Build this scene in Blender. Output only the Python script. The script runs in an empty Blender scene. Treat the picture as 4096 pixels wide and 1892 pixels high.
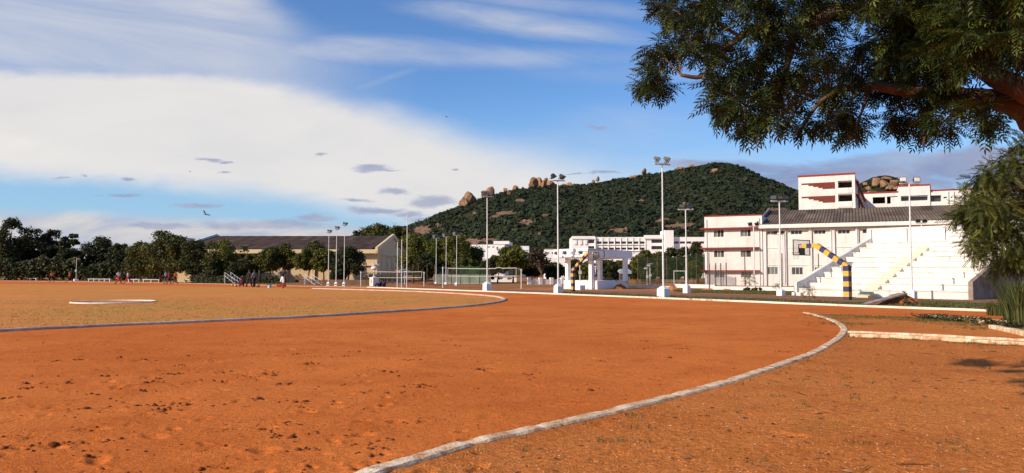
import bpy, bmesh, math, random
import numpy as np
from mathutils import Vector, Matrix, Quaternion

# ---------------------------------------------------------------- camera model used to measure the place
F = 3000.0; CX = 2048.0; CY = 946.0; HZ = 1090.0; EYE = 1.5
PITCH = math.atan((HZ - CY) / F)
cp, sp = math.cos(PITCH), math.sin(PITCH)
scene = bpy.context.scene
col = scene.collection
EXPO = 0.35

def ray(u, v):
    a = (u - CX) / F; b = (CY - v) / F
    return Vector((a, cp - sp * b, sp + cp * b))
def G(u, v, z=0.0):
    r = ray(u, v); t = (z - EYE) / r.z
    return Vector((r.x * t, r.y * t, z))
def P(u, v, Y):
    r = ray(u, v); t = Y / r.y
    return Vector((r.x * t, Y, EYE + r.z * t))
def ZZ(v, Y, u=2048): return P(u, v, Y).z
def XX(u, Y, v=1090): return P(u, v, Y).x

# ---------------------------------------------------------------- naming helpers
def tag(o, label=None, cat=None, group=None, kind=None):
    if label: o['label'] = label
    if cat: o['category'] = cat
    if group: o['group'] = group
    if kind: o['kind'] = kind
    return o
def thing(name, label, cat, loc=(0, 0, 0), rz=0.0, group=None):
    o = bpy.data.objects.new(name, None); col.objects.link(o)
    o.location = loc; o.rotation_euler = (0, 0, rz); o.empty_display_size = 0.2
    return tag(o, label, cat, group)
def wl(o):
    p = Vector((0, 0, 0))
    while o is not None:
        p += Vector(o.location); o = o.parent
    return p
def copy_tree(o, parent=None):
    c = o.copy(); col.objects.link(c); c.parent = parent
    for ch in list(o.children): copy_tree(ch, c)
    return c

class MB:
    """collects shapes and links them as ONE mesh object"""
    def __init__(s): s.v = []; s.f = []; s.m = []; s.t = []
    def add(s, vs, fs, mi=0, t=0.5):
        n = len(s.v); s.v += [tuple(p) for p in vs]
        for f in fs:
            s.f.append(tuple(i + n for i in f)); s.m.append(mi); s.t.append(t)
    def hexa(s, p, mi=0, t=0.5):      # p: 4 bottom, 4 top (ccw)
        s.add(p, [(3, 2, 1, 0), (4, 5, 6, 7), (0, 1, 5, 4), (1, 2, 6, 5), (2, 3, 7, 6), (3, 0, 4, 7)], mi, t)
    def box(s, x0, x1, y0, y1, z0, z1, mi=0, t=0.5, fr=None):
        p = [(x0, y0, z0), (x1, y0, z0), (x1, y1, z0), (x0, y1, z0), (x0, y0, z1), (x1, y0, z1), (x1, y1, z1), (x0, y1, z1)]
        if fr: p = [fr(*q) for q in p]
        s.hexa(p, mi, t)
    def prism(s, poly, z0, z1, mi=0, t=0.5):
        n = len(poly); vs = [(p[0], p[1], z0) for p in poly] + [(p[0], p[1], z1) for p in poly]
        fs = [tuple(range(n - 1, -1, -1)), tuple(range(n, 2 * n))] + [(i, (i + 1) % n, n + (i + 1) % n, n + i) for i in range(n)]
        s.add(vs, fs, mi, t)
    def tube(s, pts, rad, n=8, mi=0, cap=True, t=0.5):
        pts = [Vector(p) for p in pts]
        if not isinstance(rad, (list, tuple)): rad = [rad] * len(pts)
        vs = []; up = None
        for i, p in enumerate(pts):
            d = (pts[min(i + 1, len(pts) - 1)] - pts[max(i - 1, 0)])
            if d.length < 1e-9: d = Vector((0, 0, 1))
            d.normalize()
            if up is None:
                up = Vector((1, 0, 0)) if abs(d.x) < .8 else Vector((0, 1, 0))
            a = (up - d * up.dot(d))
            if a.length < 1e-6: a = d.orthogonal()
            a.normalize(); up = a; b = d.cross(a)
            for k in range(n):
                th = 2 * math.pi * k / n
                vs.append(p + (a * math.cos(th) + b * math.sin(th)) * rad[i])
        fs = []
        for i in range(len(pts) - 1):
            for k in range(n):
                fs.append((i * n + k, i * n + (k + 1) % n, (i + 1) * n + (k + 1) % n, (i + 1) * n + k))
        if cap:
            fs.append(tuple(range(n - 1, -1, -1))); m = (len(pts) - 1) * n; fs.append(tuple(range(m, m + n)))
        s.add(vs, fs, mi, t)
    def bar(s, a, b, w, mi=0, t=0.5):           # square bar between two points
        s.tube([a, b], w * .7071, 4, mi, True, t)
    def lathe(s, prof, c=(0, 0, 0), n=12, mi=0, sx=1, sy=1, t=0.5):
        vs = []; c = Vector(c)
        for r, z in prof:
            for k in range(n):
                th = 2 * math.pi * (k + .5) / n
                vs.append((c.x + r * math.cos(th) * sx, c.y + r * math.sin(th) * sy, c.z + z))
        fs = [(i * n + k, i * n + (k + 1) % n, (i + 1) * n + (k + 1) % n, (i + 1) * n + k) for i in range(len(prof) - 1) for k in range(n)]
        fs.append(tuple(range(n - 1, -1, -1))); m = (len(prof) - 1) * n; fs.append(tuple(range(m, m + n)))
        s.add(vs, fs, mi, t)
    def build(s, name, mats, parent=None, smooth=False, world=True, bevel=0):
        me = bpy.data.meshes.new(name)
        off = wl(parent) if (parent is not None and world) else Vector((0, 0, 0))
        me.from_pydata([(p[0] - off.x, p[1] - off.y, p[2] - off.z) for p in s.v], [], s.f)
        if not isinstance(mats, (list, tuple)): mats = [mats]
        for m in mats: me.materials.append(m)
        if len(mats) > 1: me.polygons.foreach_set('material_index', s.m)
        a = me.attributes.new('tint', 'FLOAT', 'FACE'); a.data.foreach_set('value', s.t)
        if smooth: me.polygons.foreach_set('use_smooth', [True] * len(s.f))
        me.update()
        o = bpy.data.objects.new(name, me); col.objects.link(o); o.parent = parent
        if bevel:
            b = o.modifiers.new('bevel', 'BEVEL'); b.width = bevel; b.segments = 2; b.limit_method = 'ANGLE'
        return o

def np_mesh(name, V, faces, tint, mat, parent=None, smooth=False):
    """V (N,3); faces (M,k) all the same size"""
    me = bpy.data.meshes.new(name)
    V = np.asarray(V, np.float32); faces = np.asarray(faces, np.int32); M, k = faces.shape
    if parent is not None: V = V - np.array(wl(parent), np.float32)
    me.vertices.add(len(V)); me.vertices.foreach_set('co', V.ravel())
    me.loops.add(M * k); me.loops.foreach_set('vertex_index', faces.ravel())
    me.polygons.add(M); me.polygons.foreach_set('loop_start', np.arange(0, M * k, k, dtype=np.int32))
    if smooth: me.polygons.foreach_set('use_smooth', np.ones(M, bool))
    a = me.attributes.new('tint', 'FLOAT', 'FACE'); a.data.foreach_set('value', np.asarray(tint, np.float32))
    me.materials.append(mat); me.update(calc_edges=True); me.validate()
    o = bpy.data.objects.new(name, me); col.objects.link(o); o.parent = parent
    return o

class Fr:
    """local building frame: x along the front, y into the building, z up"""
    def __init__(s, O, ang): s.O = Vector((O[0], O[1], O[2] if len(O) > 2 else 0)); s.e1 = Vector((math.cos(ang), math.sin(ang), 0)); s.e2 = Vector((-math.sin(ang), math.cos(ang), 0))
    def __call__(s, x, y, z): return s.O + s.e1 * x + s.e2 * y + Vector((0, 0, z))
    def hit(s, u, y=0.0):
        """local x where the plane local-y=y crosses image column u"""
        k = (u - CX) / F / cp * 1.0
        k = (u - CX) / F
        p = s.O + s.e2 * y
        return (k * p.y - p.x) / (s.e1.x - k * s.e1.y)
    def zat(s, v, x, y=0.0):
        p = s(x, y, 0); return ZZ(v, p.y)

def facade(mb, fr, y, x0, x1, z0, z1, ops, dep=.2, mi=0, mr=None):
    mr = mi if mr is None else mr
    xs = sorted({x0, x1} | {o[0] for o in ops} | {o[1] for o in ops}); zs = sorted({z0, z1} | {o[2] for o in ops} | {o[3] for o in ops})
    for i in range(len(xs) - 1):
        for j in range(len(zs) - 1):
            cx, cz = (xs[i] + xs[i + 1]) / 2, (zs[j] + zs[j + 1]) / 2
            if any(o[0] < cx < o[1] and o[2] < cz < o[3] for o in ops): continue
            mb.add([fr(xs[i], y, zs[j]), fr(xs[i + 1], y, zs[j]), fr(xs[i + 1], y, zs[j + 1]), fr(xs[i], y, zs[j + 1])], [(0, 1, 2, 3)], mi)
    for a, b, c, d in [o[:4] for o in ops]:
        q = [(a, c), (b, c), (b, d), (a, d)]
        for k in range(4):
            p, r = q[k], q[(k + 1) % 4]
            mb.add([fr(p[0], y, p[1]), fr(p[0], y + dep, p[1]), fr(r[0], y + dep, r[1]), fr(r[0], y, r[1])], [(0, 1, 2, 3)], mr)

def shell(mb, fr, x0, x1, y0, y1, z0, z1, mi=0, front=False, roof=True):
    """back, sides, roof of a block (front left to facade())"""
    p = [fr(x0, y0, z0), fr(x1, y0, z0), fr(x1, y1, z0), fr(x0, y1, z0), fr(x0, y0, z1), fr(x1, y0, z1), fr(x1, y1, z1), fr(x0, y1, z1)]
    fs = [(1, 2, 6, 5), (2, 3, 7, 6), (3, 0, 4, 7)]
    if roof: fs.append((4, 5, 6, 7))
    if front: fs.append((0, 1, 5, 4))
    mb.add(p, fs, mi)

# ---------------------------------------------------------------- numpy noise
def _h(ix, iy, s):
    n = (ix * 374761393 + iy * 668265263 + s * 1442695041) & 0xffffffff
    n = ((n ^ (n >> 13)) * 1274126177) & 0xffffffff
    return ((n ^ (n >> 16)) & 0xffff) / 65535.0
def vnoise(x, y, s=0):
    ix = np.floor(x).astype(np.int64); iy = np.floor(y).astype(np.int64); fx = x - ix; fy = y - iy
    fx = fx * fx * (3 - 2 * fx); fy = fy * fy * (3 - 2 * fy)
    a = _h(ix, iy, s); b = _h(ix + 1, iy, s); c = _h(ix, iy + 1, s); d = _h(ix + 1, iy + 1, s)
    return (a * (1 - fx) + b * fx) * (1 - fy) + (c * (1 - fx) + d * fx) * fy
def fbm(x, y, s=0, o=4):
    r = 0; a = .5; f = 1
    for k in range(o): r = r + a * (vnoise(x * f, y * f, s + k * 17) - .5); a *= .5; f *= 2.03
    return r
def inpoly(x, y, poly):
    r = np.zeros(x.shape, bool); n = len(poly)
    for i in range(n):
        x1, y1 = poly[i][:2]; x2, y2 = poly[(i + 1) % n][:2]
        c = ((y1 > y) != (y2 > y)) & (x < (x2 - x1) * (y - y1) / ((y2 - y1) if y2 != y1 else 1e-9) + x1)
        r ^= c
    return r

# ---------------------------------------------------------------- materials
def lin(r, g, b):
    f = lambda c: (c / 255 / 12.92) if c / 255 <= .04045 else ((c / 255 + .055) / 1.055) ** 2.4
    return (f(r), f(g), f(b), 1)
class NT:
    def __init__(s, tree): s.t = tree
    def n(s, typ, ins=None, **kw):
        nd = s.t.nodes.new(typ)
        for k, v in kw.items(): setattr(nd, k, v)
        for k, v in (ins or {}).items():
            sock = nd.inputs[k]
            if hasattr(v, 'is_output') or isinstance(v, bpy.types.NodeSocket): s.t.links.new(v, sock)
            else: sock.default_value = v
        return nd
    def math(s, op, a, b=0.0, c=None, clamp=False):
        ins = {0: a, 1: b}
        if c is not None: ins[2] = c
        return s.n('ShaderNodeMath', ins, operation=op, use_clamp=clamp).outputs[0]
    def vm(s, op, a, b=(0, 0, 0), c=None):
        ins = {0: a, 1: b}
        if c is not None: ins[2] = c
        nd = s.n('ShaderNodeVectorMath', ins, operation=op)
        return nd.outputs['Value'] if op in ('LENGTH', 'DOT_PRODUCT', 'DISTANCE') else nd.outputs['Vector']
    def mix(s, f, a, b, mode='MIX'):
        nd = s.n('ShaderNodeMix', {0: f, 6: a, 7: b}, data_type='RGBA', blend_type=mode); return nd.outputs[2]
    def mr(s, v, a, b, c=0.0, d=1.0, smooth=False):
        nd = s.n('ShaderNodeMapRange', {0: v, 1: a, 2: b, 3: c, 4: d}); nd.clamp = True
        if smooth: nd.interpolation_type = 'SMOOTHSTEP'
        return nd.outputs[0]
    def noise(s, vec, sc, det=4, rough=.55, dist=0.0):
        return s.n('ShaderNodeTexNoise', {'Vector': vec, 'Scale': sc, 'Detail': det, 'Roughness': rough, 'Distortion': dist}).outputs[0]

def newmat(name):
    m = bpy.data.materials.new(name); m.use_nodes = True; nt = m.node_tree; nt.nodes.clear()
    return m, NT(nt)
def finish(N, colr, rough=.8, bump=None, bstr=.3, bdist=.02, metal=0.0, spec=.3, transl=0.0, emis=None):
    out = N.n('ShaderNodeOutputMaterial')
    ins = {'Base Color': colr, 'Roughness': rough, 'Metallic': metal, 'Specular IOR Level': spec}
    if bump is not None:
        b = N.n('ShaderNodeBump', {'Height': bump, 'Strength': bstr, 'Distance': bdist}); ins['Normal'] = b.outputs[0]
    bs = N.n('ShaderNodeBsdfPrincipled', ins)
    sh = bs.outputs[0]
    if transl:
        tr = N.n('ShaderNodeBsdfTranslucent', {'Color': colr})
        sh = N.n('ShaderNodeMixShader', {0: transl, 1: sh, 2: tr.outputs[0]}).outputs[0]
    N.t.links.new(sh, out.inputs['Surface'])

def pm(name, c, c2=None, rough=.75, scale=3.0, lo=.35, hi=.7, var=.12, bump=.0, bscale=30., metal=0., spec=.3, tint=0.0, streak=None):
    """procedural paint / stone: base colour with soft mottling, optional second colour, optional per-face tint"""
    m, N = newmat(name)
    tc = N.n('ShaderNodeTexCoord').outputs['Object']
    n1 = N.noise(tc, scale, 5, .6)
    c = tuple(c[:3]) + (1,); c2 = tuple(c2[:3]) + (1,) if c2 else tuple(x * (1 - var * 1.8) for x in c[:3]) + (1,)
    cc = N.mix(N.mr(n1, lo, hi), c, c2)
    n2 = N.noise(tc, scale * 9, 3, .6)
    cc = N.mix(1.0, cc, N.n('ShaderNodeCombineColor', {0: N.mr(n2, .3, .7, 1 - var, 1 + var), 1: N.mr(n2, .3, .7, 1 - var, 1 + var), 2: N.mr(n2, .3, .7, 1 - var, 1 + var)}).outputs[0], 'MULTIPLY')
    if streak:
        sv = N.vm('MULTIPLY', tc, (streak[1], streak[1], streak[1] * .12))
        sn = N.noise(sv, 1.0, 4, .65)
        cc = N.mix(N.mr(sn, streak[2], streak[3], 0, streak[4]), cc, tuple(streak[0][:3]) + (1,))
    if tint:
        a = N.n('ShaderNodeAttribute', attribute_name='tint').outputs['Fac']
        k = N.mr(a, 0, 1, 1 - tint, 1 + tint)
        cc = N.mix(1.0, cc, N.n('ShaderNodeCombineColor', {0: k, 1: k, 2: k}).outputs[0], 'MULTIPLY')
    bp = N.noise(tc, bscale, 4, .6) if bump else None
    finish(N, cc, rough, bp, bump, .02, metal, spec)
    return m

def foliage(name, dark, mid, light, transl=.22, rough=.55):
    m, N = newmat(name)
    a = N.n('ShaderNodeAttribute', attribute_name='tint').outputs['Fac']
    r = N.n('ShaderNodeValToRGB', {0: a}); e = r.color_ramp.elements
    e[0].position = 0.05; e[0].color = tuple(dark) + (1,); e[1].position = .97; e[1].color = tuple(light) + (1,)
    k = e.new(.55); k.color = tuple(mid) + (1,)
    finish(N, r.outputs[0], rough, None, transl=transl, spec=.25)
    return m

WHITE = pm('white_paint', (.76, .73, .69), (.64, .60, .55), .7, 1.2, .45, .75, .05, .15, 25, streak=((.42, .38, .33), 1.6, .60, .78, .45))
WHITE2 = pm('white_wall_paint', (.74, .70, .66), (.68, .63, .58), .8, .35, .45, .7, .05, .1, 12, streak=((.38, .32, .27), 1.3, .54, .76, .5), spec=.1)
WHITE3 = pm('bright_white_wall', (.88, .86, .84), (.80, .77, .74), .8, .25, .45, .7, .04, .1, 12, streak=((.5, .45, .4), .9, .58, .8, .35), spec=.1)
STAND = pm('whitewashed_concrete', (.77, .72, .65), (.64, .57, .49), .9, .9, .46, .70, .11, .3, 18, streak=((.27, .225, .18), 2.4, .57, .72, .62), spec=.1)
STANDY = pm('yellowed_whitewash', (.70, .62, .47), (.62, .51, .32), .85, 3, .4, .65, .1, .3, 18)
PLINTH = pm('whitewashed_plinth', (.82, .80, .78), (.70, .66, .62), .8, 2.5, .5, .75, .05, .2, 30, streak=((.45, .33, .24), 3., .64, .8, .5))
KERB = pm('whitewashed_kerb', (.84, .68, .49), (.62, .40, .22), .9, 4.5, .38, .62, .24, .8, 40, streak=((.38, .17, .07), 5., .50, .64, .8), spec=.05)
KERBI = pm('weathered_grey_kerb', (.54, .46, .39), (.40, .28, .20), .9, 2.0, .40, .68, .2, .6, 40, spec=.1)
KERBF = pm('far_kerb_paint', (.74, .66, .54), (.60, .45, .30), .85, 1.5, .5, .75, .08, .2, 30)
STEEL = pm('galvanised_steel', (.62, .61, .60), (.52, .50, .48), .45, 3, .4, .7, .08, metal=.3)
POLEW = pm('pole_paint', (.70, .69, .68), (.58, .54, .50), .5, 2, .5, .75, .08, metal=.15)
RED = pm('red_oxide_paint', (.30, .038, .022), (.24, .035, .02), .7, 3, .4, .7, .15)
BRICKRED = pm('red_brick_panel', (.15, .03, .022), (.20, .05, .035), .85, 5, .4, .65, .25)
DARK = pm('dark_interior', (.035, .03, .03), (.05, .04, .035), .9, 1)
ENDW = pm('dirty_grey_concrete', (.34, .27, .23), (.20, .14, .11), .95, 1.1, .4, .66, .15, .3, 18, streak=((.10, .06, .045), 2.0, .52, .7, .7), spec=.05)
GLASS = pm('dark_window_glass', (.03, .033, .04), (.05, .05, .05), .12, 1, spec=.6)
GLASSG = pm('grey_window_glass', (.16, .17, .15), (.10, .11, .10), .2, 2, spec=.6)
FRAME = pm('window_frame_paint', (.70, .69, .66), None, .5, 6)
BLACK = pm('black_metal', (.03, .03, .035), (.045, .04, .04), .5, 8)
LENS = pm('lamp_lens', (.10, .095, .09), (.06, .055, .05), .15, 10, spec=.6)
LENSB = pm('bright_lamp_lens', (.80, .76, .66), (.6, .58, .52), .15, 10, spec=.6)
REFL = pm('lamp_reflector', (.55, .50, .46), None, .35, 6, metal=.5)
NAVY = pm('navy_paint', (.03, .035, .10), (.05, .05, .12), .6, 6, var=.2, bump=.2)
YELL = pm('yellow_paint', (.75, .42, .06), (.62, .32, .05), .6, 6, var=.12, bump=.2)
CREAM = pm('cream_wall', (.70, .52, .30), (.64, .46, .26), .8, .4, .4, .7, .05, streak=((.40, .28, .16), .8, .62, .8, .4))
ROOFB = pm('brown_sheet_roof', (.070, .048, .040), (.095, .066, .054), .95, .6, .4, .7, .14, tint=.45, spec=.03)
ROOFG = pm('corrugated_sheet_roof', (.165, .125, .095), (.105, .08, .062), .95, .7, .4, .7, .18, tint=.5, spec=.03)
DIRTM = pm('heaped_red_earth', (.36, .125, .045), (.27, .085, .03), .95, 2.5, .35, .65, .2, 1.0, 14)
ROCK = pm('granite_boulder', (.35, .205, .115), (.19, .11, .068), .9, .10, .40, .66, .2, .8, .5, streak=((.085, .055, .04), .25, .54, .66, .8), spec=.05)
def acrylic():
    m, N = newmat('clear_acrylic'); d = N.n('ShaderNodeBsdfDiffuse', {'Color': (.6, .57, .53, 1)}); t = N.n('ShaderNodeBsdfTransparent'); g = N.n('ShaderNodeBsdfGlossy', {'Roughness': .15}); a = N.n('ShaderNodeMixShader', {0: .22, 1: t.outputs[0], 2: d.outputs[0]}); b = N.n('ShaderNodeMixShader', {0: .06, 1: a.outputs[0], 2: g.outputs[0]}); N.t.links.new(b.outputs[0], N.n('ShaderNodeOutputMaterial').inputs[0]); return m
ACRYL = acrylic()
BARK = pm('bark', (.16, .09, .055), (.09, .05, .03), .9, 6, .35, .65, .25, 1.0, 25)
BARKR = pm('reddish_bark', (.17, .08, .042), (.075, .04, .025), .9, 5, .35, .65, .3, 1.0, 22)
BROWNPOST = pm('rusty_post', (.13, .07, .045), (.09, .05, .035), .8, 8)
WOOD = pm('weathered_wood', (.22, .14, .09), (.15, .09, .06), .85, 6)
SLABM = pm('dusty_slab', (.36, .33, .32), (.22, .15, .11), .8, 4)
SKIN = pm('brown_skin', (.20, .10, .06), (.16, .08, .05), .6, 12)
SHOE = pm('dark_shoes', (.03, .025, .025), None, .6, 9)
HAIR = pm('black_hair', (.012, .01, .01), None, .5, 20)
def cloth(n, c): return pm(n, c, tuple(x * .8 for x in c), .85, 9, var=.08)
ORANGE = cloth('orange_cloth', (.75, .17, .03)); REDC = cloth('red_cloth', (.55, .02, .03)); WHITEC = cloth('white_cloth', (.75, .75, .76))
BLKC = cloth('black_cloth', (.015, .015, .02)); BLUEC = cloth('pale_blue_cloth', (.35, .48, .62)); MAROON = cloth('maroon_cloth', (.17, .025, .03))
GREYC = cloth('grey_cloth', (.22, .22, .21)); PURPLE = cloth('purple_cloth', (.09, .03, .12)); NAVYC = cloth('navy_cloth', (.02, .025, .06))

FOL = {
 'deep': foliage('deep_green_leaves', (.013, .018, .005), (.034, .040, .009), (.10, .095, .018)),
 'olive': foliage('olive_leaves', (.026, .032, .006), (.075, .078, .012), (.19, .165, .024)),
 'bright': foliage('bright_green_leaves', (.036, .048, .007), (.105, .112, .013), (.24, .21, .026)),
 'scrub': foliage('hill_scrub_leaves', (.013, .022, .011), (.023, .034, .015), (.050, .058, .025), .05, .9),
 'neem': foliage('neem_leaves', (.012, .021, .004), (.027, .041, .006), (.12, .135, .020), .22, .45),
 'tama': foliage('feathery_leaves', (.024, .036, .006), (.062, .074, .011), (.20, .195, .027), .22, .5),
 'dry': foliage('dry_turf_blades', (.20, .16, .04), (.34, .25, .08), (.48, .34, .13), .2, .7),
 'brown': foliage('dry_twiggy_leaves', (.03, .02, .012), (.05, .035, .02), (.09, .06, .03)),
 'grass': foliage('grass_blades', (.05, .06, .016), (.11, .115, .03), (.24, .20, .07), .25, .6),
 'tall': foliage('tall_grass_blades', (.04, .06, .018), (.085, .11, .035), (.20, .20, .07), .25, .5),
 'litter': foliage('dry_litter', (.10, .045, .018), (.20, .10, .04), (.34, .22, .11), .0, .8),
}
def clodmat():
    return pm('earth_clods', (.17, .05, .016), (.30, .095, .03), .95, 9, .35, .65, .25, .8, 60, tint=.35, spec=.05)
# ================================================================ camera, sun, sky
cam = bpy.data.cameras.new('camera'); cam.sensor_width = 36.0; cam.lens = F / 4096 * 36.0; cam.clip_end = 12000; cam.clip_start = .05
co = bpy.data.objects.new('camera', cam); col.objects.link(co); co.location = (0, 0, EYE); co.rotation_euler = (math.pi / 2 + PITCH, 0, 0)
scene.camera = co
scene.view_settings.view_transform = 'Standard'; scene.view_settings.look = 'None'; scene.view_settings.exposure = EXPO; scene.view_settings.gamma = 1
SUN_EL = math.radians(28.5); SUNV = Vector((-.86, -.51, 0)).normalized() * math.cos(SUN_EL) + Vector((0, 0, math.sin(SUN_EL)))
sl = bpy.data.lights.new('sun', 'SUN'); sl.energy = 4.3; sl.angle = math.radians(.6); sl.color = (1, .85, .66)
so = bpy.data.objects.new('sun', sl); col.objects.link(so); so.rotation_euler = SUNV.to_track_quat('Z', 'Y').to_euler()

w = bpy.data.worlds.new('World'); scene.world = w; w.use_nodes = True; w.node_tree.nodes.clear(); N = NT(w.node_tree)
KX = 1 / 2 ** EXPO
def skyc(r, g, b):
    c = lin(r, g, b); return (c[0] * KX, c[1] * KX, c[2] * KX, 1)
def ab(u, v):
    r = ray(u, v); return r.x / r.y, r.z / r.y
tc = N.n('ShaderNodeTexCoord').outputs['Generated']
sx = N.n('ShaderNodeSeparateXYZ', {0: tc})
yy = N.math('MAXIMUM', N.math('ABSOLUTE', sx.outputs[1]), .06)
A = N.math('DIVIDE', sx.outputs[0], yy); B = N.math('DIVIDE', sx.outputs[2], yy)
q = N.n('ShaderNodeCombineXYZ', {0: A, 1: B, 2: 0.0}).outputs[0]
sky = N.n('ShaderNodeTexSky', sky_type='NISHITA', sun_disc=False, sun_elevation=SUN_EL, sun_rotation=math.atan2(SUNV.x, SUNV.y), air_density=1.0, dust_density=.6, ozone_density=2.0)
base = N.mix(1.0, sky.outputs[0], (.064, .090, .124, 1), 'MULTIPLY')
# paler blue towards the horizon, as the photo's clear patches show
base = N.mix(N.mr(B, .26, .04, 0, .75, True), base, skyc(163, 203, 234))
def curve(pts, lo=-.75, hi=.75, b0=0.0, b1=.5):
    nd = N.n('ShaderNodeFloatCurve', {1: N.mr(A, lo, hi)})
    c = nd.mapping.curves[0]; P_ = [ab(u, v) for u, v in pts]; P_ = [((a - lo) / (hi - lo), (b - b0) / (b1 - b0)) for a, b in P_]
    c.points[0].location = P_[0]; c.points[1].location = P_[-1]
    for p in P_[1:-1]: c.points.new(*p)
    for p in c.points: p.handle_type = 'AUTO'
    nd.mapping.update()
    return N.math('MULTIPLY_ADD', nd.outputs[0], b1 - b0, b0)
na = N.noise(N.vm('MULTIPLY', q, (3.0, 9.0, 1)), 1.0, 6, .55, .4)
nb = N.noise(N.vm('MULTIPLY', q, (7.0, 26.0, 1)), 1.0, 6, .6, .6)
nc = N.noise(N.vm('MULTIPLY', q, (22.0, 60.0, 1)), 1.0, 5, .6, .3)
rot = N.n('ShaderNodeVectorRotate', {0: q, 3: math.radians(-14)}, rotation_type='Z_AXIS') if False else None
qs = N.n('ShaderNodeCombineXYZ', {0: N.math('MULTIPLY', A, 2.2), 1: N.math('MULTIPLY', N.math('MULTIPLY_ADD', A, .16, B), 13.0), 2: 3.7}).outputs[0]
nw = N.noise(qs, 1.0, 7, .6, .8)
# veil of thin high cloud, upper left, trailing to the right
veilE = curve([(-200, -560), (600, -330), (1050, -60), (1180, 60), (1350, 150), (1700, 175), (2200, 200), (2700, 235), (3300, 270), (4200, 300)])
veil = N.math('MULTIPLY', N.mr(N.math('ADD', N.math('SUBTRACT', veilE, B), N.math('MULTIPLY', N.math('SUBTRACT', na, .5), .09)), -.02, .05, 0, 1, True), N.mr(A, -.42, -.10, 1, .0, True))
veil = N.math('MULTIPLY', N.math('MULTIPLY', veil, N.mr(B, .13, .20)), N.mr(nw, .22, .62, .6, 1.0))
wisp = None
for u, v, ru, rv, tl, st in [(2080, 92, 460, 62, .13, .80), (1450, 205, 680, 75, .03, .85), (1950, 225, 800, 55, .02, .60), (2250, 20, 500, 40, .1, .45), (1500, 330, 260, 26, -.35, .40), (2350, 555, 600, 120, -.12, .30), (2900, 640, 500, 60, 0, .30), (2700, 290, 700, 60, .02, .22)]:
    a0, b0 = ab(u, v); ka, kb = F / ru, F / rv
    aa = N.math('MULTIPLY_ADD', A, ka, -a0 * ka); bb = N.math('MULTIPLY', N.math('ADD', N.math('SUBTRACT', B, b0), N.math('MULTIPLY', N.math('SUBTRACT', A, a0), tl)), kb)
    dd = N.math('SQRT', N.math('ADD', N.math('MULTIPLY', aa, aa), N.math('MULTIPLY', bb, bb)))
    m = N.math('MULTIPLY', N.mr(N.math('ADD', dd, N.math('MULTIPLY', N.math('SUBTRACT', .5, nw), 1.6)), .15, 1.25, st, 0, True), N.mr(nb, .28, .62, .45, 1))
    wisp = m if wisp is None else N.math('MAXIMUM', wisp, m)
veil = N.math('MAXIMUM', veil, wisp)
c1 = N.mix(N.math('MULTIPLY', veil, .86), base, N.mix(N.mr(nw, .3, .7), skyc(188, 196, 217), skyc(213, 215, 223)))
# the big bright sheet
upE = curve([(-200, 250), (0, 262), (500, 278), (900, 300), (1250, 338), (1500, 385), (1750, 455), (2000, 525), (2250, 572), (2500, 618), (2900, 680), (4200, 760)])
loE = curve([(-200, 690), (0, 706), (400, 742), (800, 778), (1150, 810), (1400, 862), (1600, 900), (2000, 960), (4200, 1050)])
softU = N.mr(A, -.38, .05, .017, .080)
dU = N.math('ADD', N.math('SUBTRACT', upE, B), N.math('ADD', N.math('MULTIPLY', N.math('SUBTRACT', na, .5), .04), N.math('MULTIPLY', N.math('SUBTRACT', nc, .5), .012)))
mU = N.mr(N.math('DIVIDE', dU, softU), -.15, 1.0, 0, 1, True)
mL = N.mr(N.math('ADD', N.math('SUBTRACT', B, loE), N.math('MULTIPLY', N.math('SUBTRACT', nb, .5), .03)), -.012, .028, 0, 1, True)
sheet = N.math('MULTIPLY', N.math('MULTIPLY', mU, mL), N.mr(A, .08, .36, 1, .08, True))
sheet = N.math('MULTIPLY', sheet, N.mr(na, .2, .6, .93, 1))
c2 = N.mix(sheet, c1, N.mix(N.mr(na, .35, .65), skyc(226, 224, 224), skyc(236, 233, 230)))
# low bank over the trees
bankE = curve([(-200, 825), (0, 830), (450, 842), (800, 862), (1100, 880), (1400, 885), (2000, 900), (4200, 900)])
bank = N.math('MULTIPLY', N.mr(N.math('ADD', N.math('SUBTRACT', bankE, B), N.math('MULTIPLY', N.math('SUBTRACT', nb, .5), .016)), -.004, .018, 0, 1, True), N.mr(nb, .25, .5, .75, 1))
bank = N.math('MULTIPLY', bank, N.mr(A, .02, .25, 1, .3))
c3 = N.mix(bank, c2, N.mix(N.mr(nb, .38, .62), skyc(186, 190, 205), skyc(216, 214, 214)))
# small grey puffs and streaks
EL = [(1490, 673, 95, 17), (1565, 681, 50, 6), (825, 642, 80, 13), (905, 650, 60, 6), (1292, 619, 32, 8), (895, 690, 36, 6), (535, 718, 48, 9), (320, 702, 24, 9), (245, 707, 30, 5), (480, 782, 125, 10), (770, 818, 125, 14),
      (1585, 764, 90, 15), (1745, 806, 125, 30), (1500, 838, 135, 20), (1260, 868, 100, 18), (1640, 856, 110, 22), (1050, 898, 360, 26), (620, 905, 220, 16), (2385, 509, 80, 11), (1800, 676, 25, 4), (1420, 800, 90, 10),
      (2800, 650, 170, 9), (3980, 640, 180, 34), (2420, 690, 80, 9), (2300, 690, 60, 6), (1690, 880, 110, 20)]
wq = N.n('ShaderNodeTexNoise', {'Vector': N.vm('MULTIPLY', q, (13.0, 34.0, 1)), 'Scale': 1.0, 'Detail': 5.0, 'Roughness': .62}).outputs['Color']
qw = N.vm('ADD', q, N.vm('MULTIPLY', N.vm('SUBTRACT', wq, (.5, .5, .5)), (.075, .022, 0)))
fld = None
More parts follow.
